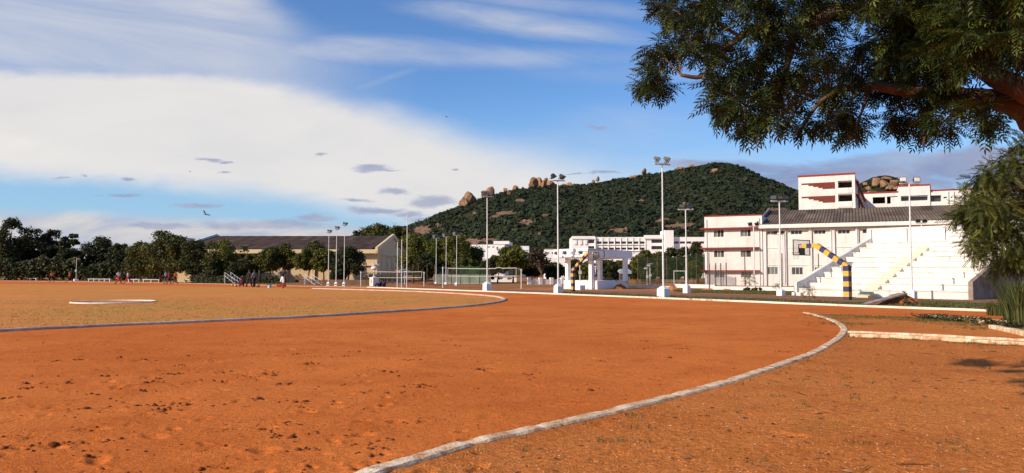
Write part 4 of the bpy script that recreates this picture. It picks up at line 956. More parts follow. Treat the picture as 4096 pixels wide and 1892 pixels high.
# ================================================================ basketball hoops
def hoop(label, base, adir, H0, za, zboard, ang, rear, w_=.16):
    t = thing('basketball_hoop', label, 'basketball hoop', base, group='basketball hoops of the court')
    ad = Vector((adir[0], adir[1], 0)).normalized(); sd = Vector((-ad.y, ad.x, 0))
    p0 = Vector((base.x, base.y, -.1)); p1 = Vector((base.x, base.y, H0)); p2 = p1 + ad * 1.72 + Vector((0, 0, za - H0)); p3 = p2 + ad * .95
    def seg(a, b, n, name, start, upv, taper=1, w2=w_, h2=w_):
        mb = MB()
        d = (b - a).normalized(); s = sd; u_ = d.cross(s); u_ = u_ if u_.z > 0 or abs(d.z) > .99 else -u_
        if abs(d.z) > .99: u_ = ad
        for k in range(n):
            qa, qb = a.lerp(b, k / n), a.lerp(b, (k + 1) / n)
            P8 = [qa - s * w2 - u_ * h2, qa + s * w2 - u_ * h2, qa + s * w2 + u_ * h2, qa - s * w2 + u_ * h2]; P8 += [x + (qb - qa) for x in P8]
            mb.hexa(P8, (k + start) % 2)
        return mb.build(name, [NAVY, YELL], t)
    seg(p0, p1 + Vector((0, 0, .06)), 7, 'post', 0, None)
    seg(p1 - ad * .06, p2 + ad * .05, 7, 'slanting_arm', 1, None, w2=w_ * .93, h2=w_ * .8)
    seg(p2 - ad * .02, p3, 3, 'level_arm', 1, None, w2=w_ * .85, h2=w_ * .7)
    bc = p3 + ad * .06; z0, z1 = zboard; bw = .84
    def bx(mb, s0, s1, za_, zb_, d0, d1):
        a = [bc + sd * s0 + ad * d0, bc + sd * s1 + ad * d0, bc + sd * s1 + ad * d1, bc + sd * s0 + ad * d1]
        mb.hexa([Vector((q.x, q.y, za_)) for q in a] + [Vector((q.x, q.y, zb_)) for q in a])
    mb = MB(); bx(mb, -bw, bw, z0, z1, -.012, .012); bd = mb.build('backboard', ACRYL, t)
    mb = MB()
    for d0, d1 in ((-.022, -.013), (.013, .022)):
        for s0, s1, a_, b_ in ((-bw, bw, z0, z0 + .045), (-bw, bw, z1 - .045, z1), (-bw, -bw + .045, z0 + .046, z1 - .046), (bw - .045, bw, z0 + .046, z1 - .046)): bx(mb, s0, s1, a_, b_, d0, d1)
        for s0, s1, a_, b_ in ((-.3, .3, z0 + .60, z0 + .64), (-.3, -.26, z0 + .16, z0 + .599), (.26, .3, z0 + .16, z0 + .599)): bx(mb, s0, s1, a_, b_, d0, d1)
    mb.build('border', BLACK if not rear else pm('dark_red_border', (.05, .02, .02), None, .6, 8), bd)
    mb = MB(); bx(mb, -.26, .26, z0 + .03, z0 + .42, -.05, -.0225); mb.build('mounting_plate', BLACK, bd)
    rc = bc + ad * .38; mb = MB(); zr_ = z0 + .16
    mb.tube([(rc.x + .225 * math.cos(a), rc.y + .225 * math.sin(a), zr_) for a in np.linspace(0, 6.2832, 21)], .014, 6, cap=False); mb.bar(Vector((bc.x, bc.y, zr_)), Vector((bc.x, bc.y, zr_)) + ad * .16, .05); mb.build('rim', RED, t)
    mb = MB()
    for k in range(10):
        a = .6283 * k; b = a + .5; mb.tube([(rc.x + .22 * math.cos(a), rc.y + .22 * math.sin(a), zr_), (rc.x + .13 * math.cos(b), rc.y + .13 * math.sin(b), zr_ - .38)], .004, 3); b = a - .5; mb.tube([(rc.x + .22 * math.cos(a), rc.y + .22 * math.sin(a), zr_), (rc.x + .13 * math.cos(b), rc.y + .13 * math.sin(b), zr_ - .38)], .004, 3)
    mb.build('net', WHITEC, t)
h2 = G(3391, 1200.5); h1 = G(2292, 1166); cd = (h1 - h2)
hoop('near hoop with navy and yellow post seen from behind its board', h2, (cd.x, cd.y), 1.80, 3.02, (2.48, 3.38), 0, True, .165)
hoop('far hoop with navy and yellow post in front of the pavilion', h1, (-cd.x, -cd.y), 1.62, 3.0, (2.42, 3.24), 0, False, .125)
# ================================================================ court and field furniture
def pole(name, label, u, vb, vt, r, mat, cat='pole', group=None, base=None):
    b = base or G(u, vb); mb = MB(); H = ZZ(vt, b.y, u); mb.tube([(b.x, b.y, -.1), (b.x, b.y, H * .5), (b.x, b.y, H * .5 + .01), (b.x, b.y, H)], [r, r, r * .82, r * .8], 8); mb.lathe([(r * .9, 0), (r * .5, .05), (.001, .06)], (b.x, b.y, H), 8)
    return tag(mb.build(name, mat), label, cat, group)
pole('flag_pole', 'tallest bare white flagpole beside two shorter poles', 1627, 1151, 856, .040, POLEW)
pole('marker_pole', 'shortest white pole, left of the flagpole', 1589, 1150.5, 970, .042, POLEW, group='white poles by the flagpole')
pole('marker_pole', 'middle height white pole between the shortest one and the flagpole', 1606, 1150.8, 960, .042, POLEW, group='white poles by the flagpole')
def netposts(name, label, pa, pb, vtopa, vtopb, na_, nb_, zt, zb_, sag, seed):
    """volleyball net: two posts, top and bottom tape, mesh"""
    t = thing(name, label, 'volleyball net', (pa + pb) / 2)
    for p, v in ((pa, vtopa), (pb, vtopb)):
        mb = MB(); mb.tube([(p.x, p.y, -.1), (p.x, p.y, ZZ(v, p.y))], .042, 8); mb.tube([(p.x - .1, p.y, ZZ(v, p.y) - .12), (p.x + .1, p.y, ZZ(v, p.y) - .12)], .03, 6); mb.build('post', POLEW, t)
    rn = random.Random(seed); n = 30; top = []; bot = []
    for k in range(n + 1):
        q = na_.lerp(nb_, k / n); s = sag * math.sin(k / n * math.pi) + rn.uniform(-.012, .012) - (.09 if k in (22, 23) and sag > .03 else 0); top.append(Vector((q.x, q.y, zt - s))); bot.append(Vector((q.x, q.y, zb_ - s * .4)))
    mb = MB()
    for seq in (top, bot):
        for a, b in zip(seq[:-1], seq[1:]):
            mb.hexa([a + Vector((0, -.01, -.035)), b + Vector((0, -.01, -.035)), b + Vector((0, .01, -.035)), a + Vector((0, .01, -.035)), a + Vector((0, -.01, .035)), b + Vector((0, -.01, .035)), b + Vector((0, .01, .035)), a + Vector((0, .01, .035))])
    mb.tube([top[0], bot[0]], .03, 4); mb.tube([top[-1], bot[-1]], .03, 4); mb.tube([pa + Vector((0, 0, ZZ(vtopa, pa.y) - .1)), top[0]], .012, 4); mb.tube([top[-1], pb + Vector((0, 0, ZZ(vtopb, pb.y) - .1))], .012, 4)
    mb.build('tape', pm('net_tape' + str(seed), (.48, .44, .38), (.36, .32, .27), .8, 5), t)
    mb = MB(); m = 110
    for k in range(m + 1):
        i = k / m * n; j = min(int(i), n - 1); f = i - j; a, b = top[j].lerp(top[j + 1], f), bot[j].lerp(bot[j + 1], f); mb.tube([a, b], .005, 3)
    for r_ in range(1, 9):
        mb.tube([top[k].lerp(bot[k], r_ / 9) for k in range(n + 1)], .005, 3)
    mb.build('mesh', BLACK, t)
pa, pb = G(1771, 1152), G(2085, 1156)
netposts('volleyball_net', 'long volleyball net on white posts in front of the green nets', pa, pb, 1067, 1075, pa.lerp(pb, .07), pb.lerp(pa, .06), ZZ(1072, 70), ZZ(1104, 70), .06, 1)
pa, pb = G(1443, 1145), G(1696, 1146)
netposts('volleyball_net', 'farther volleyball net behind the poles, partly behind the white cabinet', pa, pb, 1085, 1087, pa.lerp(pb, .12), pb.lerp(pa, .035), ZZ(1087, 82), ZZ(1110, 82), .02, 2)

# green practice nets
def netmat(name, c, a):
    m, N = newmat(name); tc = N.n('ShaderNodeTexCoord').outputs['Object']; nz = N.noise(tc, .7, 4, .6)
    d = N.n('ShaderNodeBsdfDiffuse', {'Color': tuple(c) + (1,)}); tr = N.n('ShaderNodeBsdfTransparent')
    mx = N.n('ShaderNodeMixShader', {0: N.mr(nz, .3, .7, a * .6, a * 1.3), 1: tr.outputs[0], 2: d.outputs[0]}); N.t.links.new(mx.outputs[0], N.n('ShaderNodeOutputMaterial').inputs[0]); return m
GNET = netmat('green_netting', (.03, .09, .035), .5); DNET = netmat('dark_green_netting', (.02, .035, .018), .5); LNET = netmat('grey_netting', (.35, .33, .30), .2)
def netfence(label, pts, H, mat, seed, sag=.25, group=None, pm_=BROWNPOST, z0=.15, nets=None):
    t = thing('net_fence', label, 'net fence', pts[0], group=group); rn = random.Random(seed); Hs = [H * rn.uniform(.96, 1.06) for _ in pts]
    for p, h in zip(pts, Hs):
        mb = MB(); mb.tube([(p.x, p.y, -.1), (p.x + rn.uniform(-.03, .03), p.y, h)], .045, 6); mb.build('post', pm_, t)
    mb = MB(); n = 8
    for i in range(len(pts) - 1):
        if nets is not None and i not in nets: continue
        vs = []
        for k in range(n + 1):
            q = pts[i].lerp(pts[i + 1], k / n); h = Hs[i] + (Hs[i + 1] - Hs[i]) * k / n - .05 - sag * math.sin(k / n * math.pi); vs += [(q.x, q.y + .03 * math.sin(k * 2.), z0), (q.x, q.y + .05 * math.sin(k * 1.7), (h + z0) / 2), (q.x, q.y, h)]
        mb.add(vs, [(k * 3 + j, (k + 1) * 3 + j, (k + 1) * 3 + j + 1, k * 3 + j + 1) for k in range(n) for j in range(2)])
    if mb.v: mb.build('netting', mat, t, smooth=True)
    return t
netfence('sagging green practice net on brown posts behind the volleyball net', [Vector((XX(u, d), d, 0)) for u, d in ((1738, 96), (1772, 97), (1806, 98), (1842, 98), (1879, 97), (1918, 96), (1958, 96))], ZZ(1058, 97), GNET, 3)
netfence('dark net fence on thin posts in front of the trees right of the pavilion', [Vector((XX(u, d), d, 0)) for u, d in ((2551, 92), (2592, 91), (2630, 90), (2668, 89), (2708, 88), (2752, 86), (2786, 85), (2815, 84))], ZZ(1020, 88), DNET, 4, .1)
netfence('grey net on four brown posts in front of the three storey block', [Vector((XX(u, d), d, 0)) for u, d in ((2837, 66), (2862, 66), (2884, 66), (2905, 66))], ZZ(1056, 66), LNET, 5, .2)
netfence('see through wire fence stretched in front of the white hall', [Vector((XX(u, d), d, 0)) for u, d in ((2836, 69), (2980, 68.5), (3128, 67), (3275, 65.5), (3400, 64))], ZZ(1014, 67), netmat('fine_wire', (.45, .42, .38), .07), 6, .0)
netfence('row of bare brown posts behind the first volleyball posts', [Vector((XX(u, d), d, 0)) for u, d in ((1466, 90), (1551, 92), (1571, 95), (1652, 95), (1674, 97), (1709, 97))], ZZ(1052, 93), DNET, 7, 0, nets=[])
# bamboo fence
def railfence(label, pts, H, rails, mat):
    t = thing('rail_fence', label, 'fence', pts[0]); rn = random.Random(3)
    for i in range(len(pts) - 1):
        a, b = pts[i], pts[i + 1]; n = max(2, int((b - a).length / 1.1))
        for k in range(n):
            q = a.lerp(b, k / n); mb = MB(); mb.tube([(q.x, q.y, -.1), (q.x + rn.uniform(-.04, .04), q.y, H * rn.uniform(.98, 1.1))], .035, 5); mb.build('post', mat, t)
        for r_ in range(rails):
            z = H * (.15 + .8 * r_ / (rails - 1)); mb = MB(); mb.tube([a + Vector((0, 0, z + rn.uniform(-.03, .03))), a.lerp(b, .5) + Vector((0, -.03, z + rn.uniform(-.05, .05))), b + Vector((0, 0, z + rn.uniform(-.03, .03)))], .03, 5); mb.build('rail', mat, t)
railfence('brown bamboo rail fence behind the orange earth', [Vector((XX(u, d), d, 0)) for u, d in ((2512, 84), (2560, 84), (2655, 85), (2720, 83), (2786, 79))], ZZ(1118, 84), 6, pm('bamboo', (.26, .18, .11), (.16, .11, .07), .85, 4))
mb = MB(); a, b = P(2696, 1090, 80), P(2712, 1090, 80); a.z = b.z = 0; H = ZZ(1084, 80); a2 = Vector((b.x + .6, b.y - .9, 0))
mb.tube([a, a + Vector((0, 0, H)), Vector((a2.x, a2.y, H)), a2], .04, 6); tag(mb.build('goal_frame', POLEW), 'white pipe goal frame before the bamboo fence', 'goal frame')
# solar street lamps
def solar(label, u, vb, vt, d=None, base=True, flip=1, ah=1.0):
    b = G(u, vb) if d is None else Vector((XX(u, d), d, 0)); H = ZZ(vt, b.y); t = thing('street_lamp', label, 'street lamp', b, group='solar street lamps')
    mb = MB(); mb.tube([(b.x, b.y, -.1), (b.x, b.y, H)], .036, 8); mb.build('pole', POLEW, t)
    fr = Fr((b.x, b.y, H), R_(-35)); mb = MB(); k = .55 * ah; e_ = .3 * min(ah, 1); mb.hexa([fr(-k, -e_, -.05), fr(k, -e_, .03), fr(k, e_, .1), fr(-k, e_, .02), fr(-k, -e_, -.01), fr(k, -e_, .07), fr(k, e_, .14), fr(-k, e_, .06)]); mb.build('solar_panel', pm('solar_panel', (.20, .20, .23), (.28, .26, .25), .3, 2) if 'solar_panel' not in bpy.data.materials else bpy.data.materials['solar_panel'], t)
    mb = MB(); mb.tube([(b.x, b.y, H - .25), (b.x + .5 * flip * ah, b.y - .2, H - .12)], .03, 6); mb.box(b.x + .45 * flip * ah - .15, b.x + .45 * flip * ah + .15, b.y - .28, b.y - .12, H - .17, H - .09); mb.build('lamp_head', POLEW, t)
    mb = MB(); mb.box(b.x - .12, b.x + .12, b.y - .2, b.y - .06, H * .42, H * .42 + .3); mb.build('battery_box', STEEL, t)
    if base:
        mb = MB(); fr = Fr((b.x, b.y, 0), R_(-50)); q = .34; mb.hexa([fr(-q, -q, -.1), fr(q, -q, -.1), fr(q, q, -.1), fr(-q, q, -.1), fr(-q, -q, .42), fr(q, -q, .42), fr(q, q, .42), fr(-q, q, .42)]); mb.build('plinth', PLINTH, t, bevel=.05)
solar('solar street lamp on a white block before the dark trees at the left', 304, 1126.5, 1031)
solar('solar street lamp on a white block in front of the pavilion', 2320, 1160, 1009, flip=-1, ah=1.6)
solar('solar street lamp without plinth right of the pavilion', 2600, 1144, 1057, d=86, base=False, flip=-1, ah=.55)
solar('old street lamp post with tilted panel beside another lamp behind the rail fence', 2588, 1144, 1070, d=88, base=False, flip=-1, ah=.55)
solar('short lamp post just left of the flagpole foot', 1619, 1138, 1078, d=92, base=False)
# small shrine-like hut behind the pavilion
hb = thing('roadside_hut', 'small hut with white sheet roof behind the right pavilion column', 'hut', P(2498, 1090, 84)); hb.location.z = 0
x0, d = XX(2482, 84), 84
mb = MB(); mb.box(x0, x0 + .9, d, d + 1.2, -.1, ZZ(1095, 84)); mb.build('wall', pm('hut_wall', (.10, .08, .07), (.06, .05, .05), .9, 2), hb)
mb = MB(); z = ZZ(1095, 84); mb.hexa([Vector((x0 - .15, d - .5, z)), Vector((x0 + 1.15, d - .5, z)), Vector((x0 + 1.15, d + 1.4, z + .3)), Vector((x0 - .15, d + 1.4, z + .3)), Vector((x0 - .15, d - .5, z + .3)), Vector((x0 + 1.15, d - .5, z + .3)), Vector((x0 + 1.0, d + .6, z + .55)), Vector((x0, d + .6, z + .55))]); mb.build('roof', pm('blue_white_sheet', (.36, .39, .43), (.26, .29, .33), .6, 2), hb)
# benches
BENCH = pm('tree_shaded_bench_paint', (.56, .55, .53), (.45, .43, .40), .8, 3)  # white benches: the shade of the trees is put into this dim grey
def bench(label, ua, ub, vb, h=.46, legs=3):
    a, b = G(ua, vb), G(ub, vb + (ub - ua) * .012); d = (b - a).normalized(); fr = Fr(a, math.atan2(d.y, d.x)); L = (b - a).length; t = thing('bench', label, 'bench', a, group='white concrete benches along the field edge')
    mb = MB(); mb.box(0, L, -.2, .2, h - .09, h, fr=fr); mb.build('seat', BENCH, t)
    for k in range(legs):
        x = .12 + (L - .42) * k / (legs - 1); mb = MB(); mb.box(x, x + .18, -.16, .16, -.1, h - .092, fr=fr); mb.build('leg', BENCH, t)
for k, (a, b, v, n, lb) in enumerate([(17, 63, 1120.5, 3, 'leftmost white bench near the frame edge'), (98, 149, 1121.5, 3, 'second white bench from the left, before dark trees'), (355, 445, 1125.5, 5, 'long five legged white bench right of the solar lamp'), (515, 562, 1128, 3, 'white bench just behind the red and white player'),
      (574, 642, 1128.5, 3, 'three legged white bench left of the pale blue shirted player'), (739, 778, 1130, 2, 'short two legged white bench right of the orange player'), (884, 922, 1132.5, 2, 'two legged white bench behind the left stair stand'), (1042, 1122, 1133.5, 4, 'long white bench right of the standing group')]):
    bench(lb, a, b, v, .46, n)
# judges' stair stands
def stairstand(label, ua, ub, vb, vt, lat):
    a, b = G(ua, vb), G(ub, vb + 2); d = (b - a).normalized(); fr = Fr(a, math.atan2(d.y, d.x)); L = (b - a).length; H = ZZ(vt, a.y); t = thing('stair_stand', label, 'stair stand', a, group="finish judges' stair stands"); r = .019; h0 = H * .68
    for y in (0, .8):
        mb = MB(); mb.tube([fr(0, y, -.05), fr(0, y, H), fr(.35, y, H), fr(L, y, .55), fr(L, y, -.05)], r, 5); mb.tube([fr(.35, y, -.05), fr(.35, y, H)], r, 5); mb.tube([fr(0, y, h0), fr(.35, y, h0), fr(L, y, .02)], r, 5)
        for k in (1, 2): x = .35 + (L - .35) * k / 3; mb.tube([fr(x, y, h0 * (1 - k / 3)), fr(x, y, H - (H - .55) * k / 3)], r * .8, 5)
        mb.build('side_frame', POLEW, t)
    for k in range(5):
        x = .35 + (L - .55) * k / 5; z = h0 * (1 - k / 5); mb = MB(); mb.box(x, x + .26, 0.04, .76, z - .04, z, fr=fr); mb.build('tread', POLEW, t)
stairstand('left white metal stair stand beside the squatting person', 897, 938, 1133.5, 1090, 0)
stairstand('right white metal stair stand under the trees by the floodlight trio', 1217, 1260, 1138.5, 1098, 0)
# crest cabinet on legs
cb_ = G(1492, 1149.5); t = thing('crest_cabinet', 'white cabinet on short legs with an orange crest on its left face', 'cabinet', cb_)
fr = Fr((cb_.x, cb_.y, 0), R_(-38)); s_ = .62
fr = Fr((cb_.x, cb_.y, 0), R_(-47))
mb = MB(); mb.box(-.66, 0, 0, .70, .13, 1.0, fr=fr); mb.build('body', WHITE2, t, bevel=.01)
for x, y in ((-.62, .04), (-.06, .04), (-.62, .62), (-.06, .62)): mb = MB(); mb.box(x, x + .05, y, y + .05, -.05, .131, fr=fr); mb.build('leg', BROWNPOST, t)
def disc(mb, cx_, cz, rx, rz, y, mi=0, n=20, y2=None): 
    mb.add([fr(cx_ + rx * math.cos(a), y, cz + rz * math.sin(a)) for a in np.linspace(0, 6.2832, n, endpoint=False)], [tuple(range(n))], mi)
mb = MB(); CG = pm('crest_grey', (.30, .28, .27), None, .6, 9); CO = pm('crest_orange', (.72, .33, .08), (.6, .25, .06), .6, 9); CP = pm('crest_pale', (.62, .50, .44), None, .6, 9)
disc(mb, -.33, .60, .135, .185, -.003, 1); disc(mb, -.33, .60, .105, .155, -.006, 0); disc(mb, -.33, .61, .05, .06, -.009, 3); disc(mb, -.33, .79, .075, .05, -.003, 1); disc(mb, -.33, .85, .03, .045, -.004, 1); disc(mb, -.42, .5, .04, .05, -.0035, 1); disc(mb, -.24, .5, .04, .05, -.0035, 1)
for k in range(5): a = R_(200 + k * 35); disc(mb, -.33 + .14 * math.cos(a), .36 + .07 * math.sin(a), .035, .028, -.003, 1)
disc(mb, -.33, .40, .05, .03, -.0042, 1)
for k in range(7): a = R_(30 + k * 20); disc(mb, -.33 + .2 * math.cos(a), .71 + .19 * math.sin(a), .028, .02, -.003, 2)
mb.build('crest', [CO, CG, CP, RED], t)
# pillar with a white bird shaped statue behind it
sb = Vector((XX(1497, 82), 82, 0)); t = thing('pillar_monument', 'slim white pillar topped by a winged white bowl behind the crest cabinet', 'monument', sb); z1 = ZZ(1086, 82); z0 = ZZ(1109, 82)
mb = MB(); mb.box(sb.x - .28, sb.x + .28, sb.y - .28, sb.y + .28, -.1, z0); mb.lathe([(.3, 0), (.28, .05), (.12, .1), (.11, .2), (.085, z1 - z0 + .2), (.1, z1 - z0 + .25)], (sb.x, sb.y, z0), 12); mb.build('pillar', WHITE2, t)
mb = MB(); mb.lathe([(.06, -.05), (.25, .0), (.36, .14), (.36, .26), (.24, .34), (.05, .37)], (sb.x, sb.y, z1 + .2), 16); mb.build('bowl', WHITE2, t, smooth=True)
mb = MB(); c = Vector((sb.x, sb.y, z1 + .55)); mb.lathe([(.02, -.02), (.14, .05), (.17, .14), (.10, .26), (.05, .34), (.06, .4), (.02, .46)], (c.x, c.y, c.z), 10); 
for s in (-1, 1): mb.add([c + Vector((s * .06, 0, .1)), c + Vector((s * .4, .05, .34)), c + Vector((s * .55, .1, .2)), c + Vector((s * .3, .06, .02)), c + Vector((s * .06, .05, .1)), c + Vector((s * .4, .1, .34)), c + Vector((s * .55, .15, .2)), c + Vector((s * .3, .11, .02))], [(0, 1, 2, 3), (7, 6, 5, 4), (0, 4, 5, 1), (1, 5, 6, 2), (2, 6, 7, 3), (3, 7, 4, 0)])
mb.build('bird_figure', pm('statue_stone', (.5, .44, .44), (.4, .34, .34), .8, 6), t)
# balls, cool box
def ball(label, u, v, r, mat):
    b = G(u, v); mb = MB(); n = 12; mb.lathe([(max(.001, r * math.sin(math.pi * k / n)), r - r * math.cos(math.pi * k / n)) for k in range(n + 1)], (b.x, b.y, 0), 16); o = mb.build('ball', mat, smooth=True); tag(o, label, 'ball', 'balls lying by the squatting person')
    return o
BALL = pm('tan_ball', (.62, .30, .10), (.52, .22, .07), .5, 5)
ball('left farther tan ball by the squatting person', 930, 1144, .13, BALL); ball('right nearer tan ball by the squatting person', 943, 1148, .15, BALL)
b = G(1077, 1151); t = thing('cool_box', 'small blue and white cool box standing alone on the dirt', 'cool box', b); fr = Fr((b.x, b.y, 0), R_(-20))
mb = MB(); mb.box(-.17, .17, -.13, .13, 0, .24, fr=fr); mb.build('body', pm('pale_blue_plastic', (.55, .62, .70), (.30, .38, .55), .5, 6), t, bevel=.01); mb = MB(); mb.box(-.18, .18, -.14, .14, .243, .30, fr=fr); mb.tube([fr(-.15, 0, .30), fr(-.12, 0, .36), fr(.12, 0, .36), fr(.15, 0, .30)], .012, 5); mb.build('lid', NAVY, t)
mb = MB(); mb.box(-.175, -.09, -.135, -.131, .04, .2, fr=fr); mb.box(.09, .175, -.135, -.131, .04, .2, fr=fr); mb.build('side_band', NAVY, t)
# plank on the earth mound
heap('earth_mound', 'red earth mound carrying the tilted plank before the grandstand', 3592, 1222, G(3592, 1221).y + .35, 1.25, .75, .50, DIRTM, 'earth mound', 0, 14, 30)
a = G(3452, 1223); b = P(3618, 1177, a.y + .75); d = (b - a); L = d.length; d.normalize(); s = Vector((-d.y, d.x, 0)).normalized(); u_ = d.cross(s); u_ = u_ if u_.z > 0 else -u_
mb = MB(); q = [a - s * .18, a + d * L - s * .18, a + d * L + s * .18, a + s * .18]; mb.hexa([p - u_ * .0 for p in q] + [p + u_ * .075 for p in q])
tag(mb.build('plank', SLABM, bevel=.008), 'grey dusty plank leaning up the red earth mound', 'plank')

# ================================================================ birds
def bird(label, u, v, d, span, ang, roll):
    c = P(u, v, d); R = Matrix.Rotation(ang, 3, 'Z') @ Matrix.Rotation(roll, 3, 'Y'); f = lambda x, y, z: c + R @ (Vector((x, y, z)) * span)
    t = thing('bird', label, 'bird', c); mb = MB(); prof = [(-.34, .012), (-.22, .035), (-.05, .06), (.1, .055), (.2, .03), (.25, .035), (.30, .02), (.35, .004)]
    mb.tube([f(0, y, 0) for y, r in prof], [r * span for y, r in prof], 8); mb.add([f(-.03, -.3, 0), f(.03, -.3, 0), f(.07, -.48, .0), f(-.07, -.48, .0), f(-.03, -.3, .012), f(.03, -.3, .012), f(.07, -.48, .012), f(-.07, -.48, .012)], [(3, 2, 1, 0), (4, 5, 6, 7), (0, 1, 5, 4), (1, 2, 6, 5), (2, 3, 7, 6), (3, 0, 4, 7)]); mb.build('body', BROWNPOST, t, smooth=True)
    for s in (-1, 1):
        mb = MB(); pr = [(.03, .12, -.06), (.25, .17, -.04), (.5, .04, -.09), (.62, -.1, -.12)]
        vs = []
        for k, (x, y0, y1) in enumerate(pr):
            z = .06 + .22 * x; vs += [f(s * x, y0, z), f(s * x, y1, z), f(s * x, y0, z + .012), f(s * x, y1, z + .012)]
        fs = []
        for k in range(3): o = k * 4; fs += [(o, o + 4, o + 5, o + 1), (o + 2, o + 3, o + 7, o + 6), (o, o + 2, o + 6, o + 4), (o + 1, o + 5, o + 7, o + 3)]
        mb.add(vs, fs); mb.build('wing', BROWNPOST, t)
bird('brown kite gliding low over the left part of the sky', 824, 858, 45, .55, R_(70), R_(28))
bird('tiny bird high in the sky at the edge of the white cloud', 1787, 468, 90, .5, R_(60), R_(5))
bird('tiny bird in the bright cloud left of the grey puff', 760, 687, 110, .45, R_(90), R_(-5))

# ================================================================ people
def person(label, base, face, pose, dress, scale=1.0, group=None):
    """dress: dict top, bottom, bottom_len, sleeves, shoes"""
    t = thing('person', label, 'person', base, group=group); Rz = Matrix.Rotation(face, 3, 'Z')
    S = scale; J = pose
    names = list(J.keys()); idx = {n: i for i, n in enumerate(names)}
    E = [('pelvis', 'waist'), ('waist', 'chest'), ('chest', 'neck'), ('neck', 'chin'), ('chin', 'crown')]
    for s in 'LR': E += [('chest', 'sho' + s), ('sho' + s, 'elb' + s), ('elb' + s, 'wri' + s), ('wri' + s, 'palm' + s), ('pelvis', 'hip' + s), ('hip' + s, 'kne' + s), ('kne' + s, 'ank' + s), ('ank' + s, 'toe' + s)]
    rad = {'pelvis': (.145, .11), 'waist': (.13, .095), 'chest': (.15, .11), 'neck': (.055, .055), 'chin': (.082, .088), 'crown': (.075, .085)}
    for s in 'LR': rad.update({'sho' + s: (.065, .065), 'elb' + s: (.042, .042), 'wri' + s: (.03, .03), 'palm' + s: (.036, .022), 'hip' + s: (.095, .095), 'kne' + s: (.062, .062), 'ank' + s: (.042, .042), 'toe' + s: (.045, .032)})
    me = bpy.data.meshes.new('body'); pts = {n: Rz @ (Vector(J[n]) * S) for n in names}
    me.from_pydata([pts[n] for n in names], [(idx[a], idx[b]) for a, b in E], [])
    ob = bpy.data.objects.new('body', me); col.objects.link(ob)
    md = ob.modifiers.new('skin', 'SKIN'); md.use_smooth_shade = True; md.branch_smoothing = .6
    for n in names:
        sv = me.skin_vertices[0].data[idx[n]]; sv.radius = (rad[n][0] * S, rad[n][1] * S); sv.use_root = (n == 'pelvis')
    sb_ = ob.modifiers.new('sub', 'SUBSURF'); sb_.levels = 1; sb_.render_levels = 1
    bpy.context.view_layer.update(); dg = bpy.context.evaluated_depsgraph_get(); m2 = bpy.data.meshes.new_from_object(ob.evaluated_get(dg)); bpy.data.objects.remove(ob)
    V = [v.co.copy() for v in m2.vertices]; Nn = [v.normal.copy() for v in m2.vertices]; Fs = [tuple(p.vertices) for p in m2.polygons]; bpy.data.meshes.remove(m2)
    mb = MB(); mb.add(V, Fs)
    hd = (pts['crown'] - pts['chin']).normalized(); fw = Rz @ Vector(J.get('_look', (0, 1, 0))); fw = (fw - hd * fw.dot(hd)).normalized(); sd_ = fw.cross(hd); hc = (pts['chin'] + pts['crown']) / 2
    mb.tube([hc + fw * .075 * S + hd * .02 * S, hc + fw * .105 * S - hd * .02 * S], [.010 * S, .016 * S], 6)
    for s in (-1, 1): mb.tube([hc + sd_ * s * .075 * S + hd * .03 * S, hc + sd_ * s * .092 * S, hc + sd_ * s * .078 * S - hd * .035 * S], [.012 * S, .018 * S, .01 * S], 6)
    for s in 'LR':
        w_, p_ = pts['wri' + s], pts['palm' + s]; d = (p_ - w_).normalized(); a = d.cross(fw); a = a.normalized() if a.length > .1 else d.orthogonal().normalized(); b = a.cross(d)
        for k, (o, L) in enumerate(((-.03, .068), (-.01, .08), (.01, .078), (.03, .062))):
            st = p_ + b * o * S; mb.tube([st, st + (d * .55 + a * .08) * L * S, st + (d * .9 + a * .35) * L * S], [.009 * S, .0085 * S, .006 * S], 5)
        st = p_ - d * .03 * S - b * .035 * S; mb.tube([st, st + (d * .03 - b * .03) * S, st + (d * .06 - b * .035) * S], [.010 * S, .009 * S, .007 * S], 5)
    body = mb.build('body', SKIN, t, smooth=True, world=False)
    seg = {k: (pts[a], pts[b]) for k, (a, b) in enumerate(E)}; nm = [a + '-' + b for a, b in E]
    def own(c):
        best = None
        for k, (a, b) in seg.items():
            ab_ = b - a; f = max(0, min(1, (c - a).dot(ab_) / max(ab_.length_squared, 1e-9))); r = .06 + (rad[E[k][0]][0] * (1 - f) + rad[E[k][1]][0] * f); dd = (c - (a + ab_ * f)).length / r
            if best is None or dd < best[0]: best = (dd, k, f)
        return nm[best[1]], best[2]
    OW = [own(sum((V[i] for i in f), Vector()) / len(f)) for f in Fs]
    def garment(name, test, off, mat):
        sel = [f for f, o in zip(Fs, OW) if test(*o)]
        if not sel: return
        used = sorted({i for f in sel for i in f}); mp = {i: k for k, i in enumerate(used)}; m = MB(); m.add([V[i] + Nn[i] * off * S for i in used], [tuple(mp[i] for i in f) for f in sel])
        o = m.build(name, mat, t, smooth=True, world=False); sol = o.modifiers.new('thickness', 'SOLIDIFY'); sol.thickness = .012; sol.offset = -1
    sl_ = dress.get('sleeves', .75); ln = dress.get('len', .8)
    garment('shirt', lambda n, f: n in ('waist-chest', 'chest-shoL', 'chest-shoR') or (n == 'pelvis-waist') or (n == 'chest-neck' and f < .55) or (n.startswith('sho') and f < sl_) or (sl_ > 1 and n.startswith('elb') and f < .85), .022, dress['top'])
    garment('trousers' if ln > 1 else 'shorts', lambda n, f: n.startswith('pelvis-hip') or n == 'pelvis-waist' and f < .3 or (n.startswith('hip') and f < ln) or (ln > 1 and n.startswith('kne') and f < .9), .026, dress['bottom'])
    if dress.get('socks'): garment('socks', lambda n, f: n.startswith('kne') and f > .25, .008, dress['socks'])
